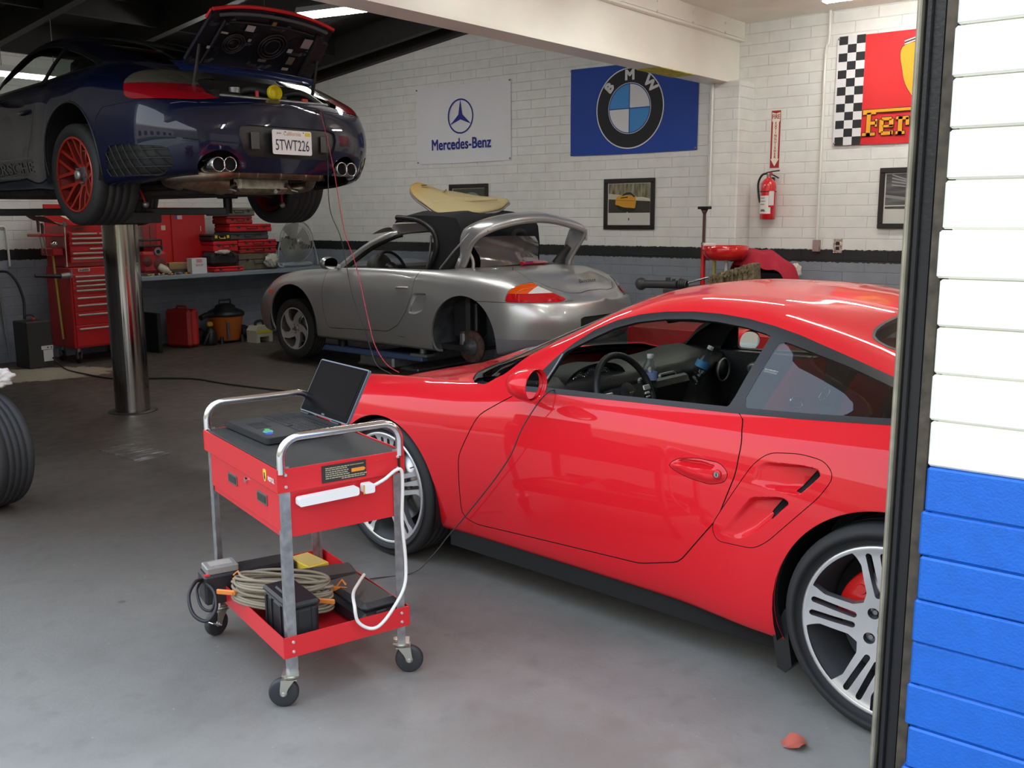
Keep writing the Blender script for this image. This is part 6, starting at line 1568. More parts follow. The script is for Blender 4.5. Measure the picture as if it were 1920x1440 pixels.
    for k, m_ in enumerate((WH, BK, WH)): flag_graphics(g, m_, [[(sx-.19, sz+.235+k*.012), (sx, sz+.285+k*.012), (sx, sz+.294+k*.012), (sx-.19, sz+.244+k*.012)], [(sx, sz+.285+k*.012), (sx+.19, sz+.235+k*.012), (sx+.19, sz+.244+k*.012), (sx, sz+.294+k*.012)]], -.0203)
    # rearing horse
    horse = [(-.005, .165), (.012, .185), (.03, .16), (.045, .13), (.05, .08), (.075, .03), (.085, -.02), (.075, -.075), (.095, -.12), (.07, -.155), (.06, -.10), (.045, -.06), (.02, -.045), (.005, -.09), (.01, -.15), (-.015, -.155), (-.012, -.09), (-.005, -.03), (-.03, .0), (-.06, .005), (-.085, -.02), (-.105, -.07), (-.095, -.01), (-.075, .025), (-.10, .04), (-.115, .01), (-.118, .045), (-.085, .065), (-.05, .055), (-.03, .07), (-.025, .11), (-.045, .125), (-.05, .14), (-.025, .15)]
    flag_graphics(g, BK, [[(sx+.02+p[0], sz+.01+p[1]) for p in horse]], -.0209); flag_graphics(g, BK, [[(sx+.10, sz-.02), (sx+.14, sz+.06), (sx+.125, sz+.12), (sx+.15, sz+.13), (sx+.165, sz+.05), (sx+.125, sz-.05)], [(sx-.09, sz-.125), (sx-.045, sz-.13), (sx-.045, sz-.138), (sx-.09, sz-.135)]], -.0209)
    g.build('shield', None, r, fix=False)
    tx = MB().mat(BK); add_text(tx, 'S', .08, (sx-.085, -.0209, sz-.185), (1, 0, 0), (0, 0, 1), .0006); add_text(tx, 'F', .08, (sx+.085, -.0209, sz-.185), (1, 0, 0), (0, 0, 1), .0006); tx.build('shield_letters', None, r, fix=False)
    tx = MB()
    def glyph(ch, x, z, e):
        """slab letters from boxes and rings; e = outline growth"""
        out = []
        def bx(x0, z0, x1, z1): out.append([(x+x0-e, z+z0-e), (x+x1+e, z+z0-e), (x+x1+e, z+z1+e), (x+x0-e, z+z1+e)])
        if ch == 'F': bx(.035, 0, .072, .20); bx(0, 0, .115, .026); bx(0, .185, .115, .20); bx(.07, .095, .125, .122); bx(.112, .075, .130, .142)
        if ch == 'e': bx(0, .02, .036, .135); bx(.02, .0, .11, .030); bx(.02, .125, .105, .152); bx(.085, .07, .122, .135); bx(.03, .065, .12, .086); bx(.098, .0, .122, .035)
        if ch == 'r': bx(.018, 0, .054, .15); bx(0, 0, .078, .026); bx(0, .128, .05, .152); bx(.05, .122, .105, .152); bx(.082, .075, .112, .140)
        if ch == 'a': bx(0, .02, .034, .09); bx(.02, .125, .10, .152); bx(.075, 0, .11, .14); bx(.02, .0, .13, .026); bx(.02, .075, .10, .096)
        if ch == 'i': bx(.02, 0, .056, .152); bx(0, 0, .078, .026); bx(.02, .17, .056, .20)
        return out
    for m_, e_, yy in ((BK, .006, -.0215), (YL, 0, -.0240)):
        tx.mat(m_); xx = -.515
        for chh, w_ in (('F', .150), ('e', .145), ('r', .135), ('r', .135), ('a', .150), ('r', .135), ('i', .09)):
            for p_ in glyph(chh, xx, -.405, e_): tx.prism(p_, (0, yy, 0), (1, 0, 0), (0, 0, 1), (0, -.0005, 0))
            xx += w_
        tx.prism([(-.515-e_, -.205-e_), (.55+e_, -.205-e_), (.55+e_, -.180+e_), (-.515-e_, -.180+e_)], (0, yy, 0), (1, 0, 0), (0, 0, 1), (0, -.0005, 0))
    tx.build('lettering', None, r, fix=False); grommets(r, W_, H_)
flags()
FRAMEB = mat('frame_dark', (.014, .010, .010), .4)
def frame(label, y, z, w, h, art, tilt=0, mat_h=.13):
    r = on_wall('framed_poster', label, 'picture', y, z)
    f = MB(); b = .045
    for c, d in (((0, -.014, h/2-b/2), (w, .026, b)), ((0, -.014, -h/2+b/2), (w, .026, b)), ((-w/2+b/2, -.014, 0), (b, .026, h-2*b)), ((w/2-b/2, -.014, 0), (b, .026, h-2*b))): f.box(c, d, bev=.004)
    f.build('frame', FRAMEB, r)
    iw, ih = w-2*b, h-2*b
    p = MB().mat(mat('poster_white', (.70, .70, .66), .5)).box((0, -.006, 0), (iw, .004, ih)); p.build('mount', None, r)
    a = MB(); art(a, iw*.96, ih, mat_h); a.build('print', None, r, fix=False)
    MB().box((0, -.019, 0), (iw, .002, ih)).build('glazing', glassmat('poster_glass', (.97, .97, .97), ior=1.2), r)
    return r
def q(a, poly, m, y=-.0095): a.mat(m).prism(poly, (0, y, 0), (1, 0, 0), (0, 0, 1), (0, -.0004, 0))
def art_yellow(a, w, h, mh):
    zb = -h/2+mh; zt = h/2-.01; x0, x1 = -w/2, w/2
    m, t, b, o = nt('print_hill'); mth, noise, mix, ramp = nodes(t); tc = t.nodes.new('ShaderNodeTexCoord'); mp = t.nodes.new('ShaderNodeMapping'); mp.inputs['Scale'].default_value = (14, 1, 3); mp.inputs['Rotation'].default_value = (0, .5, 0)
    t.links.new(tc.outputs['Object'], mp.inputs[0]); t.links.new(mix(ramp(noise(mp.outputs[0], 2, 5), .35, .7), (.10, .085, .04), (.42, .38, .26)), b.inputs['Base Color'])
    q(a, [(x0, zb), (x1, zb), (x1, zt), (x0, zt)], m)
    q(a, [(x0, zb), (x1, zb), (x1, zb+.14), (x0, zb+.20)], mat('print_road', (.05, .045, .035), .5), -.0100)
    q(a, [(x0, zt-.10), (x1, zb+.15), (x1, zb+.12), (x0, zt-.16)], mat('print_pale', (.62, .58, .45), .5), -.0104)
    for r0, r1 in ((.17, .185),): 
        for p in ring(r0, r1, .155, zb-.02, 20, PI*.25, PI): q(a, [c for c in p], mat('print_line', (.75, .72, .62), .5), -.0106)
    YC = mat('print_yellow', (.72, .36, .03), .4); DKp = mat('print_dark', (.015, .013, .012), .5)
    q(a, spl([(-.17, .02), (-.15, .075), (-.06, .095), (.04, .085), (.085, .06), (.08, -.02), (.06, -.045), (-.06, -.035), (-.16, -.01)], 4), YC, -.0108)
    q(a, spl([(-.16, -.01), (-.06, -.035), (.06, -.045), (.085, -.06), (.0, -.085), (-.12, -.06)], 4), DKp, -.0110)
    q(a, spl([(-.09, .085), (-.05, .115), (.02, .12), (.075, .075), (.055, .075), (.02, .10), (-.04, .095)], 3), DKp, -.0112)
    q(a, [(-.10, .070), (-.015, .078), (-.015, .066), (-.11, .058)], DKp, -.0112); q(a, [(-.155, .045), (.07, .035), (.07, .028), (-.155, .038)], mat('print_orange', (.45, .16, .01), .5), -.0114)
    q(a, [(.09, -.02), (.10, .03), (.105, .03), (.10, -.03)], DKp, -.0112); q(a, [(-.006, -h/2+.05), (.006, -h/2+.05), (.006, -h/2+.075), (-.006, -h/2+.075)], DKp, -.0114)
def art_dark(a, w, h, mh):
    zb = -h/2+mh; zt = h/2-.01; x0, x1 = -w/2, w/2
    m, t, b, o = nt('print_blur'); mth, noise, mix, ramp = nodes(t); tc = t.nodes.new('ShaderNodeTexCoord'); mp = t.nodes.new('ShaderNodeMapping'); mp.inputs['Scale'].default_value = (1.5, 1, 14); mp.inputs['Rotation'].default_value = (0, -.35, 0)
    t.links.new(tc.outputs['Object'], mp.inputs[0]); t.links.new(mix(ramp(noise(mp.outputs[0], 2, 4), .4, .75), (.05, .05, .055), (.20, .20, .21)), b.inputs['Base Color'])
    q(a, [(x0, zb), (x1, zb), (x1, zt), (x0, zt)], m)
    q(a, [(x0, zb+.02), (x1, zb+.03), (x1, zb+.036), (x0, zb+.03)], mat('print_line', (0, 0, 0)), -.0100); q(a, [(x0, zb+.10), (x1, zb+.02), (x1, zb+.05), (x0, zb+.125)], mat('print_grey', (.28, .28, .26), .5), -.0102)
    for k in range(4): q(a, [(x0+.05, zt-.03*k), (.05+.1*k, zt-.10-.02*k), (.05+.1*k, zt-.107-.02*k), (x0+.05, zt-.012-.03*k)], mat('print_grey2', (.35, .35, .36), .5), -.0102)
    q(a, spl([(-.03, .08), (.02, .13), (.12, .14), (.20, .10), (.22, .03), (.12, .0), (.0, .02)], 4), mat('print_car', (.02, .025, .05), .4), -.0106)
    q(a, [(.03, .052), (.09, .03), (.095, .045), (.035, .068)], mat('print_plate', (.5, .5, .5), .5), -.0110); q(a, [(-.006, -h/2+.05), (.006, -h/2+.05), (.006, -h/2+.075), (-.006, -h/2+.075)], mat('print_dark', (0, 0, 0)), -.0110)
def art_small(a, w, h, mh):
    x0, x1 = -w/2, w/2; q(a, [(x0, -h/2+mh), (x1, -h/2+mh), (x1, h/2-.01), (x0, h/2-.01)], mat('print_small', (.06, .065, .05), .5))
    for p in ring(.15, .19, .05, -.02, 16, .3, PI*.9): q(a, p, mat('print_small_arc', (.28, .31, .24), .5), -.0102)
    q(a, spl([(-.02, .05), (.05, .10), (.13, .07), (.14, -.02), (.0, -.02)], 4), mat('print_small_car', (.13, .12, .13), .5), -.0106); q(a, [(x0+.05, .06), (x0+.10, .0), (x0+.11, .0), (x0+.06, .065)], mat('print_line', (0, 0, 0)), -.0106)
frame('dark framed poster of a yellow open car, below the blue flag', 5.583, 1.665, .63, .535, art_yellow)
frame('dark framed poster of a blurred dark car, half behind the door jamb', 2.62, 1.685, .66, .535, art_dark)
frame('dark framed poster mostly hidden behind the foam panel on the roadster', 7.86, 1.66, .62, .535, art_small)
def fire_things():
    r = on_wall('fire_sign', 'tall narrow red and white fire extinguisher sign with a down arrow', 'sign', 3.960, 2.255)
    RDm = mat('sign_red', (.35, .008, .012), .45); WHm = mat('sign_white', (.78, .76, .66), .45)
    w, h = .105, .545
    MB().mat(WHm).box((0, -.003, 0), (w, .004, h)).build('plate', None, r)
    g = MB().mat(RDm); y = -.0056
    P = lambda pts, m_, yy=y: g.mat(m_).prism(pts, (0, yy, 0), (1, 0, 0), (0, 0, 1), (0, -.0004, 0))
    P([(-w/2+.006, -h/2+.005), (w/2-.006, -h/2+.005), (w/2-.006, h/2-.006), (-w/2+.006, h/2-.006)], RDm)
    P([(-.040, h/2-.022), (0, h/2-.034), (.040, h/2-.022), (.040, h/2-.10), (.030, h/2-.115), (.030, -h/2+.09), (.042, -h/2+.09), (0, -h/2+.02), (-.042, -h/2+.09), (-.030, -h/2+.09), (-.030, h/2-.115), (-.040, h/2-.10)], WHm, y-.0006)
    g.build('arrow', None, r, fix=False)
    tx = MB().mat(mat('sign_red', (0, 0, 0))); add_text(tx, 'FIRE', .05, (0, y-.0012, h/2-.062), (1, 0, 0), (0, 0, 1), .0005, fit=(.072, .040), bold=.001)
    for i, ch in enumerate('EXTINGUISHER'): add_text(tx, ch, .034, (0, y-.0012, h/2-.125-i*.0285), (1, 0, 0), (0, 0, 1), .0005, bold=.001)
    tx.build('lettering', None, r, fix=False)
    r = on_wall('fire_extinguisher', 'red fire extinguisher with white label hanging on the wall below its sign', 'fire extinguisher', 3.975, 1.50)
    er = mat('extinguisher_red', (.62, .012, .018), .25, 0, .7)
    c = (0, -.085, 0)
    MB().lathe([(.001, 0), (.066, 0), (.072, .008), (.072, .31), (.066, .345), (.045, .375), (.022, .390), (.020, .405)], c, 'Z', 36).build('cylinder', er, r)
    hd = MB().mat(GREYMET).cyl((0, -.085, .40), (0, -.085, .43), .02).mat(BLACKP).tube([(-.03, -.085, .44), (.03, -.085, .452), (.105, -.085, .458)], .008, n=8, flat=.6).tube([(-.02, -.085, .425), (.04, -.085, .42), (.10, -.085, .388)], .008, n=8, flat=.6).mat(mat('gauge_red', (.5, .05, .05), .4)).cyl((.03, -.10, .432), (.03, -.112, .432), .014)
    hd.build('valve_head', None, r)
    MB().tube(smooth_path([(-.02, -.085, .435), (-.07, -.085, .42), (-.105, -.085, .35), (-.10, -.085, .25), (-.08, -.09, .16)], 6), .010, n=10).build('hose', BLACKP, r)
    lb = MB().mat(mat('label_white', (.78, .76, .74), .5)).lathe([(.0728, .055), (.0728, .225)], c, 'Z', 24, a0=-PI*.95, a1=-PI*.25)
    lb.mat(mat('label_ink', (.12, .11, .12), .5))
    for z, a0_, a1_ in ((.20, -2.3, -1.6), (.17, -2.4, -1.5), (.14, -2.4, -1.6), (.075, -2.3, -1.5), (.085, -2.2, -1.6)): lb.lathe([(.0734, z), (.0734, z+.006 if z > .1 else z+.012)], c, 'Z', 8, a0=a0_, a1=a1_)
    lb.build('label', None, r, fix=False)
    tg = MB().mat(mat('label_white', (0, 0, 0))).box((.062, -.150, .20), (.050, .002, .135)).mat(er).box((.062, -.149, .195), (.056, .002, .155)); tg.build('inspection_tag', None, r)
    MB().tube([(.075*math.cos(t), -.085+.075*math.sin(t), .265) for t in np.linspace(0, 2*PI, 28, endpoint=False)], .004, n=6, closed=True).box((0, -.01, .25), (.05, .02, .30)).build('bracket', BLACKP, r)
fire_things()
def wall_pipes():
    CN_ = mat('painted_pipe', (0, 0, 0))
    conduit('wall_conduit', [(8.975, 3.50, 1.30), (8.975, 3.50, 2.4), (8.975, 3.50, 3.0), (8.965, 3.47, 3.10), (8.955, 3.47, 3.36)], .013, CN_, 'painted conduit running from the metal outlet box up to the ceiling')
    r = on_wall('outlet_box', 'bare metal switch box at the foot of the long conduit', 'outlet', 3.50, 1.255)
    MB().box((0, -.022, 0), (.065, .044, .11), bev=.004).build('box_body', mat('rusty_box', (.35, .28, .24), .4, .6, noise=.4), r); MB().box((0, -.046, 0), (.060, .003, .105)).box((0, -.05, 0), (.01, .006, .02)).build('cover', mat('box_cover', (.45, .38, .36), .35, .7), r)
    r = on_wall('outlet_box', 'shiny metal outlet plate at the black stripe near the dark poster', 'outlet', 3.305, 1.255)
    MB().box((0, -.004, 0), (.085, .006, .13), bev=.002).build('cover', mat('foil_plate', (.7, .66, .58), .18, 1, bump=.8, bscale=40), r); MB().box((0, -.009, .022), (.034, .004, .030), bev=.003).box((0, -.009, -.022), (.034, .004, .030), bev=.003).build('socket', BLACKP, r)
    r = on_wall('outlet_box', 'grey outlet plate with a dark socket near the raised roadster cover', 'outlet', 6.16, 1.335)
    MB().box((0, -.004, 0), (.075, .006, .12), bev=.002).build('cover', mat('outlet_grey', (.4, .4, .4), .4), r); MB().box((0, -.01, -.01), (.034, .008, .07), bev=.003).build('socket', BLACKP, r)
    o = MB().tube([(8.685, 4.478, 2.78), (8.685, 4.478, 1.64)], .014, n=10).build('wall_conduit', CN_); tag(o, 'white conduit on the face of the pilaster below the beam', 'conduit')
wall_pipes()
# ------------------------------------------------------------------ rear wall: tool chest, bench, cases, compressor
TR = mat('toolbox_red', (.48, .010, .012), .35, .1, .3); TRM = mat('toolbox_trim', (.45, .44, .40), .4, .5); BLUEGREY = mat('bench_grey', (.22, .26, .30), .5)
def toolbox():
    r = empty('tool_chest', 'tall red rolling tool chest with silver drawer pulls behind the lift post', 'tool chest', (5.44, 10.05, 0))
    W2, D = .36, .50
    def drawers(parent, x0, x1, hs, zt, zb):
        z = zt
        for i, (zz, pull) in enumerate(hs): pass
    lo = MB().mat(TR).box((0, D/2+.01, .60), (2*W2, D, .86), bev=.006); lo.build('lower_body', None, r)
    up = MB().mat(TR).box((0, D/2+.03, 1.255), (2*W2-.03, D-.06, .44), bev=.006); up.build('upper_body', None, r)
    lid = MB().mat(TR).box((0, D-.02, 1.58), (2*W2-.03, .03, .24), bev=.004).build('open_lid', None, r)
    def pull(z, x0=-W2+.055, x1=W2-.055, y=-.012): return MB().box(((x0+x1)/2, y, z), (x1-x0, .016, .018), bev=.004)
    zl = [.935, .885, .835, .785, .705, .625, .525, .375]; zb = [.90, .85, .80, .75, .65, .56, .42, .19]
    prev = .965
    for z, b in zip(zl, zb):
        d = MB().mat(TR).box((0, .004, (prev-.006+b)/2), (2*W2-.05, .016, prev-b-.008), bev=.002).build('drawer', None, r)
        pull(z).build('drawer_pull', TRM, d); prev = b
    zl = [1.385, 1.335, 1.285, 1.225, 1.180, 1.125]; prev = 1.405
    for i, z in enumerate(zl):
        b = z-.028 if i < 5 else 1.08
        d = MB().mat(TR).box((0, .012, (prev+b)/2), (2*W2-.07, .016, prev-b-.006), bev=.002).build('drawer', None, r)
        if i == 0: m_ = pull(z, -W2+.06, -.02, 0.0); m_.box((.155, 0, z), (.30, .016, .018), bev=.004)
        elif i == 3: m_ = pull(z, -.12, W2-.06, 0.0)
        else: m_ = pull(z, y=0.0)
        m_.build('drawer_pull', TRM, d); prev = b
    MB().mat(mat('badge_white', (.6, .58, .54), .5)).box((-.20, -.004, 1.005), (.13, .004, .032)).build('badge', None, r)
    tx = MB().mat(mat('badge_ink', (.04, .03, .03), .5)); add_text(tx, 'US-GENERAL', .03, (-.20, -.0065, 1.005), (1, 0, 0), (0, 0, 1), .0008, fit=(.11, .018), bold=.0008); tx.build('badge_text', None, r, fix=False)
    tx = MB().mat(mat('badge_ink', (0, 0, 0))); add_text(tx, 'US-GENERAL', .03, (-.22, .0, 1.44), (1, 0, 0), (0, 0, 1), .0008, fit=(.13, .022), bold=.001); tx.build('badge_text', None, r, fix=False)
    for x in (-W2+.07, W2-.07):
        for y in (.08, D-.06):
            c = MB().mat(GREYMET).cyl((x, y, .13), (x, y, .17), .025).box((x-.022, y, .09), (.004, .05, .08)).box((x+.022, y, .09), (.004, .05, .08)).mat(CHROME).sphere((x, y-.01, .075), .035, 14, (.6, 1, 1)).mat(BLACKP).lathe([(.02, -.014), (.052, -.014), (.058, 0), (.052, .014), (.02, .014)], (x, y, .058), 'X', 24)
            c.build('castor', None, r)
    # side tray, hooks and hanging tools on the left flank
    s = MB().mat(TR).box((-W2-.12, .20, 1.375), (.25, .30, .03), bev=.006).box((-W2-.06, .22, 1.20), (.12, .26, .08), bev=.01); s.build('side_tray', None, r)
toolbox()
def hung(name, label, cat, mb, loc, **k):
    o = mb.build(name, None); o.location = loc; tag(o, label, cat, **k); return o
hung('wrench', 'long chrome wrench hanging on the side of the red tool chest', 'wrench', MB().mat(CHROME).tube([(0, 0, 0), (-.01, 0, -.40)], .007, n=8).box((0, 0, .03), (.035, .012, .06), rot=Matrix.Rotation(.3, 3, 'Y'), bev=.004).sphere((-.01, 0, -.41), .012, 10), (5.055, 10.02, 1.46))
for i, (x, z) in enumerate(((4.855, 1.47), (4.895, 1.44))):
    hung('screwdriver', ('dark handled screwdriver at the outer end of the red side tray', 'shorter screwdriver beside it in the red side tray')[i], 'screwdriver', MB().mat(mat('handle_brown', (.06, .03, .02), .5)).tube([(0, 0, 0), (.004, 0, .09), (-.002, 0, .12)], [.012, .016, .013], n=10).mat(GREYMET).cyl((.0, 0, 0), (.03, 0, -.22), .004, n=8), (x, 10.18, z-.06))
hung('yellow_level', 'thin yellow rod standing against the left side of the tool chest', 'rod', MB().mat(mat('rod_yellow', (.62, .50, .10), .5)).tube([(.0, 0, 1.24), (.055, .03, .26)], .012, n=8), (5.015, 10.25, 0))
hung('angle_grinder', 'grey headed grinder hanging across the yellow rod', 'power tool', MB().mat(BLACKP).tube([(-.17, .02, .0), (0, 0, -.01), (.08, -.02, -.015)], [.018, .022, .022], n=10).mat(GREYMET).tube([(.08, -.02, -.015), (.17, -.03, -.01)], [.03, .034], n=12).cyl((.19, -.03, -.04), (.19, -.03, .05), .012), (4.915, 10.09, .965))
hung('chrome_cup', 'small round chrome cup below the red side tray', 'cup', MB().mat(CHROME).sphere((0, 0, 0), .035, 16).cyl((0, 0, 0), (.03, .03, 0), .02), (4.98, 10.12, 1.285))
hung('drop_cloth', 'grey rag spread over the top of the side tray', 'cloth', MB().mat(mat('rag_grey', (.16, .14, .12), .9)).grid(lambda u, v: (-.02+.36*u, .05+.22*v, .17-.10*u+.02*math.sin(u*7+v*3)), 10, 6), (4.83, 10.06, 1.40))
hung('paper_sheet', 'pale folded paper on top of the tool chest corner', 'paper', MB().mat(mat('paper_cream', (.55, .54, .42), .8)).grid(lambda u, v: (.26*u, .16*v, .05*(1-u)+.04*v+.008*math.sin(u*6)), 8, 4), (5.10, 10.02, 1.485))
def bench():
    r = empty('work_bench', 'long grey workbench fixed along the rear wall', 'workbench', (7.4, 10.4, 0))
    MB().mat(BLUEGREY).box((-.05, -.03, .873), (3.16, .80, .045), bev=.004).build('bench_top', None, r)
    MB().mat(mat('bench_under', (.10, .12, .15), .6)).box((-.05, .36, .83), (3.16, .04, .04)).build('rear_batten', None, r)
    for x in (1.35,): MB().mat(mat('bench_leg', (.12, .13, .15), .6)).box((x, .0, .425), (.08, .7, .85)).build('leg', None, r)
    MB().mat(mat('bench_leg', (0, 0, 0))).box((-1.55, .1, .425), (.06, .5, .85)).build('leg', None, r)
bench()
BZ = .8955
def bcase(name, label, x0, x1, z0, z1, y, d, m, rz_=0, lid=True, yellow=False, group=None, handle=True):
    r = empty(name, label, 'case', ((x0+x1)/2, y, z0), rz_, group)
    w, h = x1-x0, z1-z0
    MB().box((0, 0, h*.30), (w, d, h*.60), bev=.012).build('case_body', m, r)
    MB().box((0, 0, h*.80), (w*.99, d*.99, h*.39), bev=.012).build('case_lid', m, r)
    dk = mat('latch_yellow', (.75, .55, .05), .5) if yellow else mat('latch_dark', (.02, .02, .02), .5)
    for s in (-.30, .30): MB().mat(dk).box((w*s, -d/2-.004, h*.6), (.035, .010, min(.035, h*.5)), bev=.003).build('latch', None, r)
    if handle: MB().mat(dk).tube([(-w*.13, -d/2, h*.62), (-w*.13, -d/2-.02, h*.38), (w*.13, -d/2-.02, h*.38), (w*.13, -d/2, h*.62)], .006, n=6).build('case_handle', None, r)
    return r
RC = mat('case_red', (.50, .012, .018), .5); RC2 = mat('case_red_dark', (.34, .02, .018), .5); GC = mat('case_grey', (.14, .13, .10), .6); GC2 = mat('case_slate', (.06, .065, .07), .55); OL = mat('bag_olive', (.12, .105, .07), .8, noise=.2)
G_ = 'stacked tool cases on the bench'
bcase('tool_case', 'grey case on top of the tallest stack on the bench', 7.09, 7.58, 1.565, 1.665, 10.35, .34, GC, group=G_)
bcase('tool_case', 'small red case directly under the top grey case', 7.17, 7.55, 1.465, 1.565, 10.35, .32, RC2, group=G_)
bcase('tool_case', 'wide flat red case in the upper half of the tallest stack', 7.20, 7.83, 1.370, 1.465, 10.35, .34, RC, group=G_)
bcase('tool_case', 'slate grey case in the middle of the tallest stack', 7.20, 7.79, 1.270, 1.370, 10.37, .34, GC2, group=G_)
bcase('tool_case', 'bright red case under the slate case', 7.31, 7.90, 1.185, 1.270, 10.35, .34, RC, group=G_)
bcase('tool_case', 'darker red case resting on the olive case', 7.33, 7.89, 1.100, 1.185, 10.35, .34, RC2, group=G_)
bcase('tool_case', 'olive case at the bottom of the tallest stack', 7.31, 7.89, BZ, 1.100, 10.36, .36, OL, handle=True, group=G_)
bcase('tool_case', 'black case with yellow latches on the shorter stack', 6.90, 7.18, 1.265, 1.350, 10.28, .30, CASEB, yellow=True, group=G_)
bcase('tool_case', 'red case under the black case with yellow latches', 6.92, 7.27, 1.135, 1.265, 10.28, .30, RC, group=G_)
bcase('tool_case', 'flat red case at the foot of the shorter stack', 6.86, 7.28, BZ, .960, 10.20, .30, RC, handle=False, group=G_)
o = MB().mat(mat('bag_black', (.02, .018, .02), .8, bump=.5, bscale=20)).box((0, 0, .085), (.38, .26, .165), bev=.04).tube(smooth_path([(-.12, -.13, .1), (-.06, -.16, .16), (.06, -.16, .16), (.12, -.13, .1)], 4), .01, n=8).build('tool_bag', None); o.location = (7.07, 10.24, .964); tag(o, 'soft black tool bag between red cases on the bench', 'bag')
def crumple(name, label, cat, loc, r_, m, sc=(1, 1, 1), seed=1, amp=.3):
    rnd = random.Random(seed); ph = [rnd.uniform(0, 6) for _ in range(6)]
    def f(u, v):
        t, p = PI*u, 2*PI*v; k = 1+amp*(.5*math.sin(3*p+ph[0]+2*t)+.35*math.sin(7*p+ph[1]-5*t)+.25*math.sin(11*t+ph[2]+4*p)); k = 1+(k-1)*math.sin(t)
        return (sc[0]*r_*k*math.sin(t)*math.cos(p), sc[1]*r_*k*math.sin(t)*math.sin(p), sc[2]*r_*(k*math.cos(t)+1))
    o = MB().mat(m).grid(f, 20, 30, smooth=True).build(name, None); o.location = loc; return tag(o, label, cat)
crumple('plastic_bag', 'crumpled clear plastic bag in front of the olive case', 'bag', (7.72, 10.08, BZ+.03), .075, mat('plastic_crumple', (.45, .43, .38), .25, coat=.5), (1.1, .7, 1.1), 3, .5)
crumple('rag', 'white rag on the black tool bag', 'rag', (7.02, 10.10, 1.11), .05, mat('rag_white', (.55, .50, .46), .9), (1.7, 1, .5), 8, .5)
def cabinet():
    r = empty('red_cabinet', 'red steel wall cabinet with a small flag sticker standing on the bench', 'cabinet', (6.67, 10.56, BZ))
    MB().box((0, 0, .385), (.66, .30, .77), bev=.004).build('cabinet_body', TR, r)
    d = MB().box((.095, -.158, .388), (.46, .016, .755), bev=.003).build('cabinet_door', mat('cabinet_door_red', (.42, .008, .010), .4, .1, .3), r)
    MB().mat(CHROME).box((.255, -.17, .52), (.014, .012, .07), bev=.003).build('door_handle', None, d)
    MB().mat(mat('steel_dark', (.12, .10, .09), .5)).box((.31, -.165, .26), (.05, .01, .06), bev=.003).build('latch', None, r)
    MB().mat(mat('flag_navy', (.03, .04, .12), .6)).box((-.045, -.1672, .70), (.10, .001, .035)).mat(mat('flag_blue', (.06, .08, .30), .6)).box((-.07, -.1672, .655), (.03, .001, .045)).mat(mat('flag_pale', (.45, .38, .42), .6)).box((-.02, -.1672, .655), (.065, .001, .045)).build('flag_sticker', None, d)
    MB().mat(mat('sticker_cream', (.55, .45, .35), .6)).box((-.235, -.1512, .535), (.055, .001, .055)).build('note_sticker', None, r)
cabinet()
def radio():
    r = empty('job_radio', 'red and black jobsite radio with a roll bar on the bench', 'radio', (6.16, 10.25, BZ))
    MB().mat(RC2).box((0, 0, .15), (.33, .16, .24), bev=.03).build('radio_body', None, r)
    MB().mat(BLACKP).tube([(-.15, 0, .28), (-.15, 0, .40), (.14, 0, .40), (.14, 0, .28)], .014, n=8).tube([(-.15, 0, .33), (.14, 0, .33)], .010, n=8).build('roll_bar', None, r)
    MB().mat(GREYMET).cyl((.03, -.085, .27), (.03, -.10, .27), .045, n=24).mat(DARK).cyl((.03, -.10, .27), (.03, -.104, .27), .022).build('tuner_dial', None, r)
    MB().mat(mat('speaker_red', (.10, .012, .012), .6)).lathe([(.001, -.095), (.065, -.090), (.075, -.082)], (.05, 0, .12), 'Y', 28).lathe([(.001, -.095), (.05, -.090), (.06, -.082)], (-.10, 0, .16), 'Y', 28).build('speaker', None, r)
    MB().mat(BLACKP).cyl((.0, 0, .30), (.0, 0, .56), .004, n=6).build('antenna', None, r)
radio()
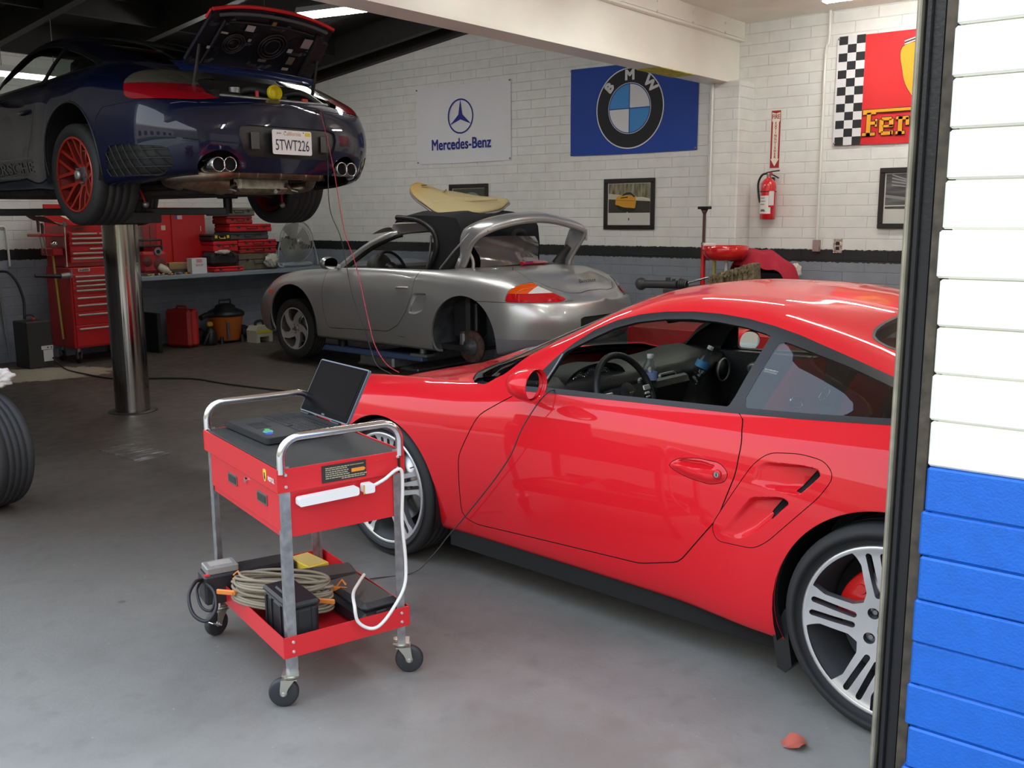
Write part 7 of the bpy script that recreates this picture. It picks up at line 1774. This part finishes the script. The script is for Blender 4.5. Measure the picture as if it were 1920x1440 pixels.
def small_bench():
    r = empty('white_box', 'small white cardboard box on the front edge of the bench', 'box', (6.64, 10.08, BZ), R(-6)); MB().box((0, 0, .09), (.19, .12, .18), bev=.002).build('carton', mat('box_white', (.66, .66, .68), .5), r)
    p = MB().mat(mat('box_pink', (.6, .25, .28), .5)).box((.0, -.0605, .15), (.07, .001, .04)); tx = p; add_text(tx.mat(mat('box_ink', (.25, .05, .08), .5)), 'SHOP', .05, (0, -.0605, .10), (1, 0, 0), (0, 0, 1), .0008, fit=(.09, .028)); p.build('printing', None, r, fix=False)
    o = MB().mat(mat('tray_tan', (.30, .20, .09), .7)).box((0, 0, .04), (.26, .18, .08), bev=.006).build('parts_tray', None); o.location = (6.50, 10.32, BZ+.05); tag(o, 'shallow tan cardboard tray behind small parts on the bench', 'tray')
    o = MB().mat(mat('tray_dark', (.05, .04, .03), .7)).box((0, 0, .025), (.30, .22, .05), bev=.004).build('parts_tray', None); o.location = (6.50, 10.32, BZ); tag(o, 'dark tray under the tan cardboard tray', 'tray')
    o = MB().mat(mat('bottle_clear', (.5, .47, .38), .3)).lathe([(.001, 0), (.04, .0), (.045, .02), (.045, .09), (.02, .13), (.015, .16), (.001, .16)], n=20).mat(DARK).lathe([(.02, .158), (.025, .165), (.025, .19), (.001, .19)], n=16).build('spray_bottle', None); o.location = (6.20, 10.18, BZ+.10); o.rotation_euler = (R(30), R(125), 0); tag(o, 'pale bottle lying on its side on the bench', 'bottle')
    o = MB().mat(BLACKP).lathe([(.001, 0), (.024, 0), (.024, .12), (.010, .15), (.009, .19), (.001, .19)], n=16).mat(mat('can_white', (.55, .55, .58), .4)).lathe([(.0245, .02), (.0245, .10)], n=16).build('spray_can', None); o.location = (6.40, 10.40, BZ); tag(o, 'slim spray can beside the red radio', 'can')
    rnd = random.Random(11); cols = [(.45, .28, .05), (.5, .42, .3), (.05, .04, .04), (.35, .33, .30), (.55, .40, .06), (.30, .08, .05)]
    nm = ('brass fitting', 'cream plastic fitting', 'black bolt', 'grey washer stack', 'yellow connector', 'red cap')
    for i in range(12):
        c = cols[i % 6]; x = 6.03+i*.045+rnd.uniform(-.01, .01); y = 10.07+rnd.uniform(-.02, .06)
        m_ = mat('part_%s' % nm[i % 6].replace(' ', '_'), c, .4, .4 if i % 2 else 0); mb = MB().mat(m_)
        a = rnd.uniform(0, 6); L = rnd.uniform(.012, .03); mb.cyl((-L*math.cos(a), -L*math.sin(a), .013), (L*math.cos(a), L*math.sin(a), .013), .013, .009, n=8).cyl((0, 0, .0), (0, 0, .022), .009, n=6)
        o = mb.build('small_part', None); o.location = (x, y, BZ); tag(o, 'tiny %s, %s in the row of loose parts at the bench edge' % (nm[i % 6], ('first', 'second', 'third', 'fourth', 'fifth', 'sixth', 'seventh', 'eighth', 'ninth', 'tenth', 'eleventh', 'twelfth')[i]), 'part', 'loose small parts on the bench')
small_bench()
def fan():
    r = empty('shop_fan', 'round wire-guard shop fan standing on the bench', 'fan', (8.28, 10.30, BZ))
    wm = mat('fan_wire', (.42, .42, .38), .4, .7); g = MB().mat(wm); c = (0, -.06, .335)
    for rr in (.05, .10, .15, .20, .25): g.tube([(c[0]+rr*math.cos(t), c[1]-.05*(1-(rr/.27)**2), c[2]+rr*math.sin(t)) for t in np.linspace(0, 2*PI, 40, endpoint=False)], .0030, n=4, closed=True)
    g.tube([(c[0]+.275*math.cos(t), c[1]+.02, c[2]+.275*math.sin(t)) for t in np.linspace(0, 2*PI, 48, endpoint=False)], .007, n=6, closed=True)
    for k in range(72):
        a = 2*PI*k/72; g.tube([(c[0]+rr*math.cos(a+rr*.8), c[1]-.052*(1-(rr/.275)**2)+(.02 if rr > .26 else 0), c[2]+rr*math.sin(a+rr*.8)) for rr in (.04, .12, .20, .275)], .0019, n=4, caps=False)
    g.build('guard', None, r)
    MB().mat(mat('fan_hub', (.35, .35, .33), .3, .6)).lathe([(.001, -.072), (.04, -.068), (.05, -.05)], (c[0], c[1]+.01, c[2]), 'Y', 24).build('hub', None, r)
    bl = MB().mat(mat('fan_blade', (.38, .38, .36), .35, .5))
    for k in range(4):
        a = k*PI/2+.3
        bl.grid(lambda u, v: (c[0]+(.04+.20*u)*math.cos(a+(v-.5)*1.1), c[1]+.06+(v-.5)*.05, c[2]+(.04+.20*u)*math.sin(a+(v-.5)*1.1)), 6, 6)
    bl.build('blade', None, r); MB().mat(DARK).cyl((0, .02, .335), (0, .14, .335), .07).build('motor', None, r)
    s = MB().mat(mat('fan_stand', (.38, .42, .48), .4, .5))
    for q in (-1, 1): s.tube(smooth_path([(q*.27, -.04, .33), (q*.31, -.04, .20), (q*.33, -.06, .04), (q*.28, -.10, .012)], 5), .011, n=8)
    s.box((0, .02, .03), (.5, .16, .06), bev=.02).build('stand', None, r)
fan()
def under_bench():
    r = empty('carry_case', 'upright red plastic tool case on the floor under the bench', 'case', (6.60, 10.40, 0), R(18))
    MB().mat(RC2).box((-.055, 0, .235), (.09, .36, .45), bev=.03).build('case_body', None, r); MB().mat(RC).box((.045, 0, .235), (.10, .36, .45), bev=.03).build('case_lid', None, r)
    MB().mat(RC2).tube([(0, -.08, .455), (0, -.06, .495), (0, .06, .495), (0, .08, .455)], .012, n=8).build('case_handle', None, r)
    r = empty('shop_vacuum', 'orange shop vacuum with a black lid and handle under the bench', 'vacuum cleaner', (7.18, 10.35, 0))
    MB().mat(mat('vac_orange', (.62, .16, .03), .45)).lathe([(.001, .03), (.15, .03), (.165, .05), (.215, .34), (.22, .345)], n=36).build('tub', None, r)
    MB().mat(BLACKP).lathe([(.225, .335), (.235, .35), (.232, .375), (.20, .40), (.13, .43), (.12, .46), (.08, .485), (.001, .49)], n=36).tube([(-.08, 0, .47), (-.08, 0, .53), (.08, 0, .53), (.08, 0, .47)], .012, n=8).tube(smooth_path([(-.20, -.05, .36), (-.33, -.08, .37), (-.42, -.10, .345)], 4), .035, n=10).build('lid', None, r)
    for a in (.6, 2.2, 3.8, 5.4): MB().mat(BLACKP).cyl((.20*math.cos(a), .20*math.sin(a), 0), (.19*math.cos(a), .19*math.sin(a), .09), .03, .02, n=12).build('wheel', None, r)
    MB().mat(mat('vac_slate', (.10, .10, .12), .5)).box((-.10, -.19, .17), (.035, .03, .22), bev=.01).build('side_clip', None, r)
    r = empty('black_tank', 'black sprayer with a yellow cap beside the shop vacuum', 'sprayer', (6.90, 10.28, 0)); MB().mat(BLACKP).lathe([(.001, 0), (.07, 0), (.08, .03), (.07, .16), (.03, .22), (.001, .22)], n=20).tube(smooth_path([(-.03, -.03, .16), (-.09, -.06, .10), (-.12, -.04, .02)], 4), .02, n=8).build('tank', None, r); MB().mat(mat('cap_amber', (.55, .30, .04), .5)).box((0, 0, .255), (.07, .06, .06), bev=.015).build('cap', None, r)
    r = empty('yellow_jug', 'squat pale yellow jug on two feet near the roadster front wheel', 'jug', (7.46, 10.05, 0))
    jm = mat('jug_pale', (.45, .45, .36), .5); j = MB().mat(jm).prism([(-.12, .0), (-.07, .0), (-.07, .07), (.07, .07), (.07, .0), (.12, .0), (.125, .15), (.08, .21), (-.08, .21), (-.125, .15)], (0, -.10, 0), (1, 0, 0), (0, 0, 1), (0, .2, 0)); j.mat(mat('jug_yellow', (.55, .45, .03), .5)).box((0, -.10, .135), (.235, .006, .035)).build('jug_body', None, r)
    MB().mat(BLACKP).tube(smooth_path([(-.06, 0, .20), (-.05, 0, .25), (.04, 0, .26), (.07, 0, .20)], 4), .018, n=8).build('jug_handle', None, r)
    o = MB().mat(CASEB).box((0, 0, .23), (.05, .34, .46), bev=.008).build('flat_board', None); o.location = (6.13, 10.30, 0); tag(o, 'flat black panel standing on edge behind the lift post', 'panel')
    crumple('dark_bag', 'heap of black bags beside the red carry case', 'bag', (6.85, 10.5, 0), .10, mat('bag_black', (0, 0, 0)), (1.1, 1, 1.0), 5, .3)
    crumple('dark_bag', 'black bag right of the shop vacuum', 'bag', (7.50, 10.45, 0), .09, mat('bag_black', (0, 0, 0)), (1, 1, 1.0), 6, .3)
under_bench()
def left_wall():
    r = empty('black_machine', 'black upright machine cabinet with small white label on the floor by the rear wall', 'machine', (4.745, 10.28, 0))
    MB().mat(mat('machine_black', (.022, .02, .018), .5)).box((0, 0, .245), (.26, .30, .49), bev=.008).build('cabinet_body', None, r)
    p = MB().mat(mat('machine_label', (.55, .56, .58), .5)).box((.07, -.152, .21), (.125, .003, .04)).box((.075, -.152, .125), (.10, .003, .12)).mat(mat('tag_green', (.02, .14, .08), .5)).prism([(-.012, 0), (0, -.012), (.012, 0), (0, .012)], (.075, -.154, .21), (1, 0, 0), (0, 0, 1), (0, -.001, 0)).mat(mat('tag_red', (.45, .03, .05), .5)).prism([(-.012, 0), (0, -.012), (.012, 0), (0, .012)], (.112, -.154, .21), (1, 0, 0), (0, 0, 1), (0, -.001, 0)); p.build('label', None, r)
    MB().mat(BLACKP).tube([(-.02+.05*math.cos(t), 0, .52+.03*math.sin(t)) for t in np.linspace(0, PI, 8)], .008, n=6).mat(mat('tag_red', (0, 0, 0))).sphere((.01, -.02, .505), .02, 10).build('valve', None, r)
    cable('air_hose', [(4.60, 10.62, 1.00), (4.66, 10.52, .99), (4.70, 10.42, .88), (4.73, 10.38, .70), (4.70, 10.33, .505)], .014, BLACKP, None, 'thick black hose from the wall down to the machine', 'hose')
    PW = mat('painted_pipe', (0, 0, 0)); GP = mat('pipe_grey', (.30, .31, .33), .5)
    o = MB().tube(smooth_path([(4.72, 10.78, 1.46), (4.78, 10.78, 1.46), (4.795, 10.78, 1.38), (4.80, 10.78, 1.04)], 6), .012, n=8).build('wall_conduit', PW); tag(o, 'hooked white conduit on the rear wall at the far left', 'conduit')
    o = MB().mat(GP).tube([(4.66, 10.77, .98), (4.68, 10.77, .5), (4.71, 10.77, .02)], .013, n=8).mat(mat('brass', (0, 0, 0))).cyl((4.66, 10.77, .97), (4.66, 10.77, 1.03), .02).mat(GREYMET).cyl((4.655, 10.76, 1.03), (4.655, 10.76, 1.10), .008).box((4.66, 10.72, 1.0), (.08, .06, .03), bev=.008).build('wall_valve', None); tag(o, 'grey standpipe with a brass tap on the rear wall', 'pipe')
    cable('extension_cord', [(4.85, 10.10, .10), (4.87, 9.95, .012), (4.80, 9.60, .008), (4.797, 8.93, .008), (4.90, 8.70, .008), (5.05, 8.54, .008), (5.28, 8.2, .008), (5.305, 7.65, .008), (5.41, 6.9, .008), (5.6, 6.3, .008), (5.2, 5.6, .008)], .0085, BLACKP, None, 'black cord lying across the floor from the machine past the lift post', 'cord', 10)
left_wall()
def left_tire():
    r = empty('loose_tire', 'upright tire at the left edge of the picture', 'tire', (2.18, 5.42, .318), R(98))
    tire_mesh(.318, .215, .21).build('tire_carcass', tire_mat(), r)
    MB().mat(GREYMET).lathe([(.21, -.09), (.19, -.06), (.18, .06), (.21, .09)], axis='Y', n=48).build('rim', None, r)
    crumple('white_bag', 'crumpled white bag at the left edge above the tire', 'bag', (2.27, 5.36, .66), .055, mat('rag_white', (.75, .75, .80), .7), (1.2, 1.2, .9), 4, .5)
left_tire()
# ------------------------------------------------------------------ clutter against the flag wall behind the red coupe
def drain():
    r = empty('oil_drain', 'red bowl oil drain on a tall post in front of the pilaster', 'oil drain', (8.2, 4.05, 0), 0)
    RD = mat('drain_red', (.62, .008, .010), .2, 0, .8)
    MB().mat(RD).lathe([(.001, 1.135), (.12, 1.135), (.17, 1.15), (.20, 1.20), (.21, 1.265), (.205, 1.268), (.19, 1.20), (.16, 1.165), (.001, 1.15)], n=40).build('bowl', None, r)
    MB().mat(RD).cyl((0, .225, .30), (0, .225, 1.27), .022).mat(mat('post_rust', (.10, .045, .04), .45, .5)).cyl((0, .225, 1.27), (0, .225, 1.57), .014).mat(CHROME).cyl((0, .225, .9), (0, .225, 1.30), .008).cyl((0, .225, 1.27), (0, .225, 1.295), .024).build('post', None, r)
    MB().mat(mat('post_rust', (0, 0, 0))).lathe([(.014, 1.555), (.035, 1.60), (.001, 1.60)], (0, .225, 0), n=16).mat(DARK).box((0, .225, 1.612), (.09, .10, .025), bev=.004).build('post_head', None, r)
    MB().mat(WHITEP).cyl((0, -.01, .30), (0, -.01, 1.135), .014).mat(mat('pipe_yellow', (.45, .40, .10), .5)).cyl((0, .11, .30), (0, .11, 1.14), .016).build('drain_pipe', None, r)
    MB().mat(RD).cyl((0, .10, .04), (0, .10, .36), .20, n=36).build('tank', None, r)
    for a in (0, 2.1, 4.2): MB().mat(BLACKP).cyl((.15*math.cos(a)-.015, .10+.15*math.sin(a), .03), (.15*math.cos(a)+.015, .10+.15*math.sin(a), .03), .03).build('wheel', None, r)
    o = MB().mat(WHITEP).box((0, 0, .012), (.03, .11, .024), bev=.003).build('paper_pack', None); o.location = (8.12, 4.17, 1.268); tag(o, 'small white packet on the rim of the red drain bowl', 'packet')
drain()
def clutter():
    r = empty('parts_table', 'low dark table against the flag wall holding used parts', 'table', (8.35, 3.95, 0))
    MB().mat(mat('table_dark', (.05, .05, .055), .6)).box((.05, -.12, .85), (.95, 1.42, .04), bev=.004).build('table_top', None, r)
    for x in (-.36, .46):
        for y in (-.78, .54): MB().mat(mat('table_dark', (0, 0, 0))).box((x, y, .415), (.05, .05, .83)).build('leg', None, r)
    # red coat heaped on a dark box
    def cl(u, v):
        y = 3.47+.62*(1-u); x = 8.28+.45*v; rr = math.sin(PI*min(1, .12+u*.88))**.45
        prof = float(pchip([0, .12, .35, .6, .85, 1], [.885, 1.08, 1.19, 1.23, 1.20, .95])(1-u))*1.0
        zz = .875+(prof-.875)*math.sin(PI*min(1, max(.0, .10+v*.9)))**.4
        return (x, y+.02*math.sin(v*9), zz+.012*math.sin(u*17+v*9)+.010*math.sin(u*9-v*14))
    o = MB().mat(mat('cloth_crimson', (.36, .008, .03), .85)).grid(cl, 40, 30).build('red_cloth', None); tag(o, 'crumpled crimson cloth heaped on the table behind the red coupe', 'cloth')
    o = MB().mat(CASEB).box((8.52, 3.75, .96), (.25, .45, .18), bev=.03).build('dark_box', None); tag(o, 'dark box under the crimson cloth', 'box')
    crumple('white_bag', 'white plastic bag poking out beside the crimson cloth', 'bag', (8.58, 3.535, .95), .06, mat('rag_white', (0, 0, 0)), (.8, .8, 1.3), 9, .35)
    rnd = random.Random(8)
    g = MB().mat(mat('oily_alloy', (.22, .18, .11), .45, .6, noise=.5, nscale=40)); 
    for k in range(9): g.box((7.95+rnd.uniform(-.03, .03), 4.02-k*.048, .945+k*.012), (.16, .06, .14+k*.006), rot=Matrix.Rotation(rnd.uniform(-.2, .2), 3, 'X'), bev=.012)
    for k in range(12): g.cyl((7.86, 4.0-k*.034, .98+k*.009), (7.83, 4.0-k*.034, .98+k*.009), .012, n=8)
    g.mat(mat('brass', (0, 0, 0))).cyl((7.86, 3.63, 1.02), (7.86, 3.63, 1.07), .012).cyl((7.86, 3.66, 1.01), (7.86, 3.66, 1.05), .01); o = g.build('engine_part', None); tag(o, 'oily cast engine part lying on the table edge', 'engine part')
    a = MB().mat(mat('axle_dark', (.035, .035, .038), .5)).cyl((7.95, 4.78, .905), (7.95, 4.40, .915), .038).sphere((7.95, 4.79, .905), .06, 16, (.8, 1, 1)).cyl((7.95, 4.50, .91), (7.95, 4.50, .975), .022).cyl((7.95, 4.44, .91), (7.95, 4.44, .965), .016)
    for k in range(4): a.lathe([(.03, 4.38-k*.02), (.055-.004*k, 4.37-k*.02), (.03, 4.36-k*.02)], (7.95, 0, .92), 'Y', 16)
    a.mat(CHROME).cyl((7.95, 4.30, .93), (7.95, 4.06, 1.0), .009); o = a.build('drive_shaft', None); tag(o, 'dark drive shaft with a shiny end lying beside the drain post', 'car part')
    o = MB().mat(mat('broom_wood', (.28, .07, .02), .5)).tube([(8.93, 2.51, 1.62), (8.80, 2.66, .86), (8.66, 2.80, .02)], .014, n=8).build('broom_handle', None); tag(o, 'reddish wooden pole leaning on the wall by the door jamb', 'pole')
    cable('hanging_cord', [(8.97, 2.60, 1.0), (8.95, 2.64, .90), (8.95, 2.62, .80), (8.95, 2.57, .80), (8.96, 2.56, .93), (8.97, 2.585, 1.0)], .008, BLACKP, None, 'loop of black cord on the wall beside the wooden pole', 'cord')
    # red chest low behind the coupe
    r = empty('low_tool_chest', 'low red tool chest standing behind the red coupe', 'tool chest', (6.3, 3.15, 0))
    MB().mat(TR).box((0, 0, .42), (.45, 1.25, .66), bev=.01).build('chest_body', None, r)
    for k in range(4): MB().mat(TR).box((-.232, 0, .68-k*.15), (.016, 1.18, .135), bev=.003).build('drawer', None, r)
    for y in (-.5, .5): 
        for x in (-.15, .15): MB().mat(BLACKP).cyl((x, y-.015, .045), (x, y+.015, .045), .045).build('castor', None, r)
    o = MB().mat(mat('leaf_rust', (.50, .12, .08), .7)).grid(lambda u, v: ((u-.5)*.085*(1-.6*abs(v-.5)*2)+0, (v-.5)*.07, .006+.018*abs(u-.5)+.008*math.sin(v*5)), 8, 8).build('dry_leaf', None); o.location = (2.58, 1.0, 0); o.rotation_euler = (0, 0, .7); tag(o, 'dry reddish leaf on the concrete near the door jamb', 'leaf')
    # covered pit plate in the floor
    pm, t, b, o_ = nt('worn_plate'); mth, noise, mix, ramp = nodes(t); tc = t.nodes.new('ShaderNodeTexCoord'); mp = t.nodes.new('ShaderNodeMapping'); mp.inputs['Scale'].default_value = (2, 9, 1); t.links.new(tc.outputs['Object'], mp.inputs[0])
    t.links.new(mix(ramp(noise(mp.outputs[0], 3, 5), .5, .68), (.075, .062, .052), (.34, .33, .32)), b.inputs['Base Color']); b.inputs['Roughness'].default_value = .5
    o = MB().box((0, 0, .003), (.24, .48, .006)).build('floor_plate', pm); o.location = (3.34, 5.93, 0); tag(o, 'scratched metal plate set in the floor in front of the lift post', 'plate')
clutter()
# ------------------------------------------------------------------ test leads and bottles
def leads():
    M_ = CAR_B.matrix_basis; 
    def bl(p): 
        h = .035; return Vector((4.233+math.sin(h)*p[0]-math.cos(h)*p[1], 8.58+math.cos(h)*p[0]+math.sin(h)*p[1], 1.571+p[2]))
    cable('test_lead', [bl((-3.36, -.27, .70)), bl((-3.46, -.26, .675)), (4.347, 5.080, 2.215), (4.269, 4.93, 2.017), (4.166, 4.76, 1.807), (4.025, 4.533, 1.477), (3.903, 4.3, 1.263), (3.80, 4.11, 1.003), (3.75, 4.0, .84), (3.74, 3.90, .74), (3.74, 3.80, .70)], .0026, mat('lead_red', (.40, .02, .04), .5), None, 'thin red test lead hanging from the blue coupe engine bay', 'cable')
    cable('test_lead', [bl((-3.36, -.24, .70)), bl((-3.46, -.24, .675)), (4.36, 5.065, 2.20), (4.25, 4.92, 1.915), (4.123, 4.77, 1.608), (4.006, 4.539, 1.413), (3.866, 4.304, 1.108), (3.78, 4.11, .914), (3.70, 3.98, .82), (3.67, 3.90, .74), (3.68, 3.80, .70)], .0026, mat('lead_black', (.015, .015, .015), .4), None, 'thin black test lead hanging from the blue coupe engine bay', 'cable')
leads()
def bottle(loc, tilt, label, lab, txt, tcol):
    h = R(4.02); P0 = Vector((3.852+math.sin(h)*loc[0]-math.cos(h)*loc[1], 3.092+math.cos(h)*loc[0]+math.sin(h)*loc[1], loc[2]))
    r = empty('water_bottle', label, 'bottle', P0, rot=tuple(Vector((0, 0, 1)).rotation_difference(Vector((tilt[0], tilt[1], 1)).normalized()).to_euler()))
    MB().mat(CLEAR).lathe([(.001, 0), (.026, .0), (.031, .008), (.031, .03), (.029, .035), (.031, .04), (.029, .05), (.031, .058), (.031, .075), (.0325, .08), (.0325, .118), (.031, .122), (.030, .135), (.020, .162), (.0125, .172), (.0125, .182)], n=28).build('bottle_body', None, r)
    MB().mat(mat('bottle_water', (.30, .36, .42), .08, spec=.8)).lathe([(.001, .002), (.024, .003), (.029, .010), (.028, .055)], n=24).build('water', glassmat('water_fill', (.55, .62, .66), ior=1.6), r) if False else None
    MB().lathe([(.0135, .176), (.0145, .178), (.0145, .194), (.001, .195)], n=20).build('cap', mat('cap_white', (.75, .75, .76), .4), r)
    l = MB().mat(lab).lathe([(.0330, .082), (.0330, .116)], n=28)
    l.build('label', None, r)
    return r
bottle((-.968, .15, .763), (0, 0), 'clear water bottle standing at the centre console of the red coupe', mat('label_blue', (.25, .35, .62), .4), '', None)
bottle((-.909, -.30, .763), (.27, -.36), 'tilted water bottle near the passenger door of the red coupe', mat('label_cyan', (.06, .28, .58), .4), '', None)
cable('diagnostic_cable', [(3.08, 2.20, .85), (3.02, 2.205, .880), (2.975, 2.21, .872), (2.925, 2.222, .832), (2.900, 2.274, .737), (2.898, 2.328, .626), (2.908, 2.412, .518), (2.918, 2.518, .399), (2.935, 2.64, .271), (2.945, 2.72, .19), (2.93, 2.80, .09), (2.88, 2.88, .006), (2.7, 2.98, .006), (2.55, 2.92, .006)], .0026, mat('cable_dark', (.05, .04, .045), .4), None, 'dark cable hanging out of the open window down the red coupe door', 'cable')
# ------------------------------------------------------------------ lamps
def area(name, loc, size, power, col=(1, 1, 1), rot=(0, 0, 0), parent=None):
    l = bpy.data.lights.new(name, 'AREA'); l.shape = 'RECTANGLE'; l.size, l.size_y = size; l.energy = power; l.color = col
    o = bpy.data.objects.new(name, l); COL.objects.link(o); o.location = loc; o.rotation_euler = rot
    return o
TUBE = emis('fluorescent_tube', (1, .98, .92), 48)
FIXW = mat('fixture_white', (.8, .8, .78), .4)
TUBED = emis('fluorescent_tube_dim', (1, .98, .92), 14)
def fixture(name, label, loc, rz_, L=1.2, group=None, rail=True, tube=None):
    r = empty(name, label, 'ceiling light', loc, rz_, group)
    MB().prism([(-.07, 0), (.07, 0), (.05, .05), (-.05, .05)], (-L/2, 0, 0), (0, 1, 0), (0, 0, 1), (L, 0, 0)).build('housing', FIXW, r)
    for y in (-.035, .035): MB().cyl((-L/2+.02, y, -.02), (L/2-.02, y, -.02), .017, n=14).build('tube', tube or TUBE, r)
    MB().box((-L/2+.01, 0, -.01), (.02, .12, .06)).box((L/2-.01, 0, -.01), (.02, .12, .06)).build('end_cap', FIXW, r)
    if rail:
        MB().cyl((-L/3, 0, .05), (-L/3, 0, .6), .004, n=6).cyl((L/3, 0, .05), (L/3, 0, .6), .004, n=6).build('hanger', GREYMET, r)
    return r

fixture('ceiling_light', 'bright fluorescent ceiling light seen past the white beam', (5.98, 6.15, 3.30), R(102), 1.75, 'fluorescent lights in the rear bay')
fixture('ceiling_light', 'fluorescent ceiling light near the rear wall, seen through the blue coupe windows', (4.62, 9.6, 2.905), 0, .75, 'fluorescent lights in the rear bay', tube=TUBED)
fixture('ceiling_light', 'fluorescent ceiling light near the rear wall at the far left edge', (3.72, 9.6, 2.905), 0, .9, 'fluorescent lights in the rear bay', tube=TUBED)
fixture('ceiling_light', 'fluorescent ceiling light hidden behind the raised engine lid', (6.5, 8.8, 3.35), PI/2, 1.2, 'fluorescent lights in the rear bay')
for i_, (x_, y_) in enumerate(((8.15, 2.6), (6.0, 3.0), (4.2, 1.2), (7.4, -1.2))):
    fixture('ceiling_light', ('white ceiling fixture nearest the red flag', 'white ceiling fixture in front of the beam', 'unseen ceiling fixture added above the red coupe', 'unseen ceiling fixture added deep in the right bay')[i_], (x_, y_, 3.30), PI/2, 1.25, 'ceiling lights in the front bay', rail=False)
# lamps above the red coupe and deep right are unseen, added to brighten inside
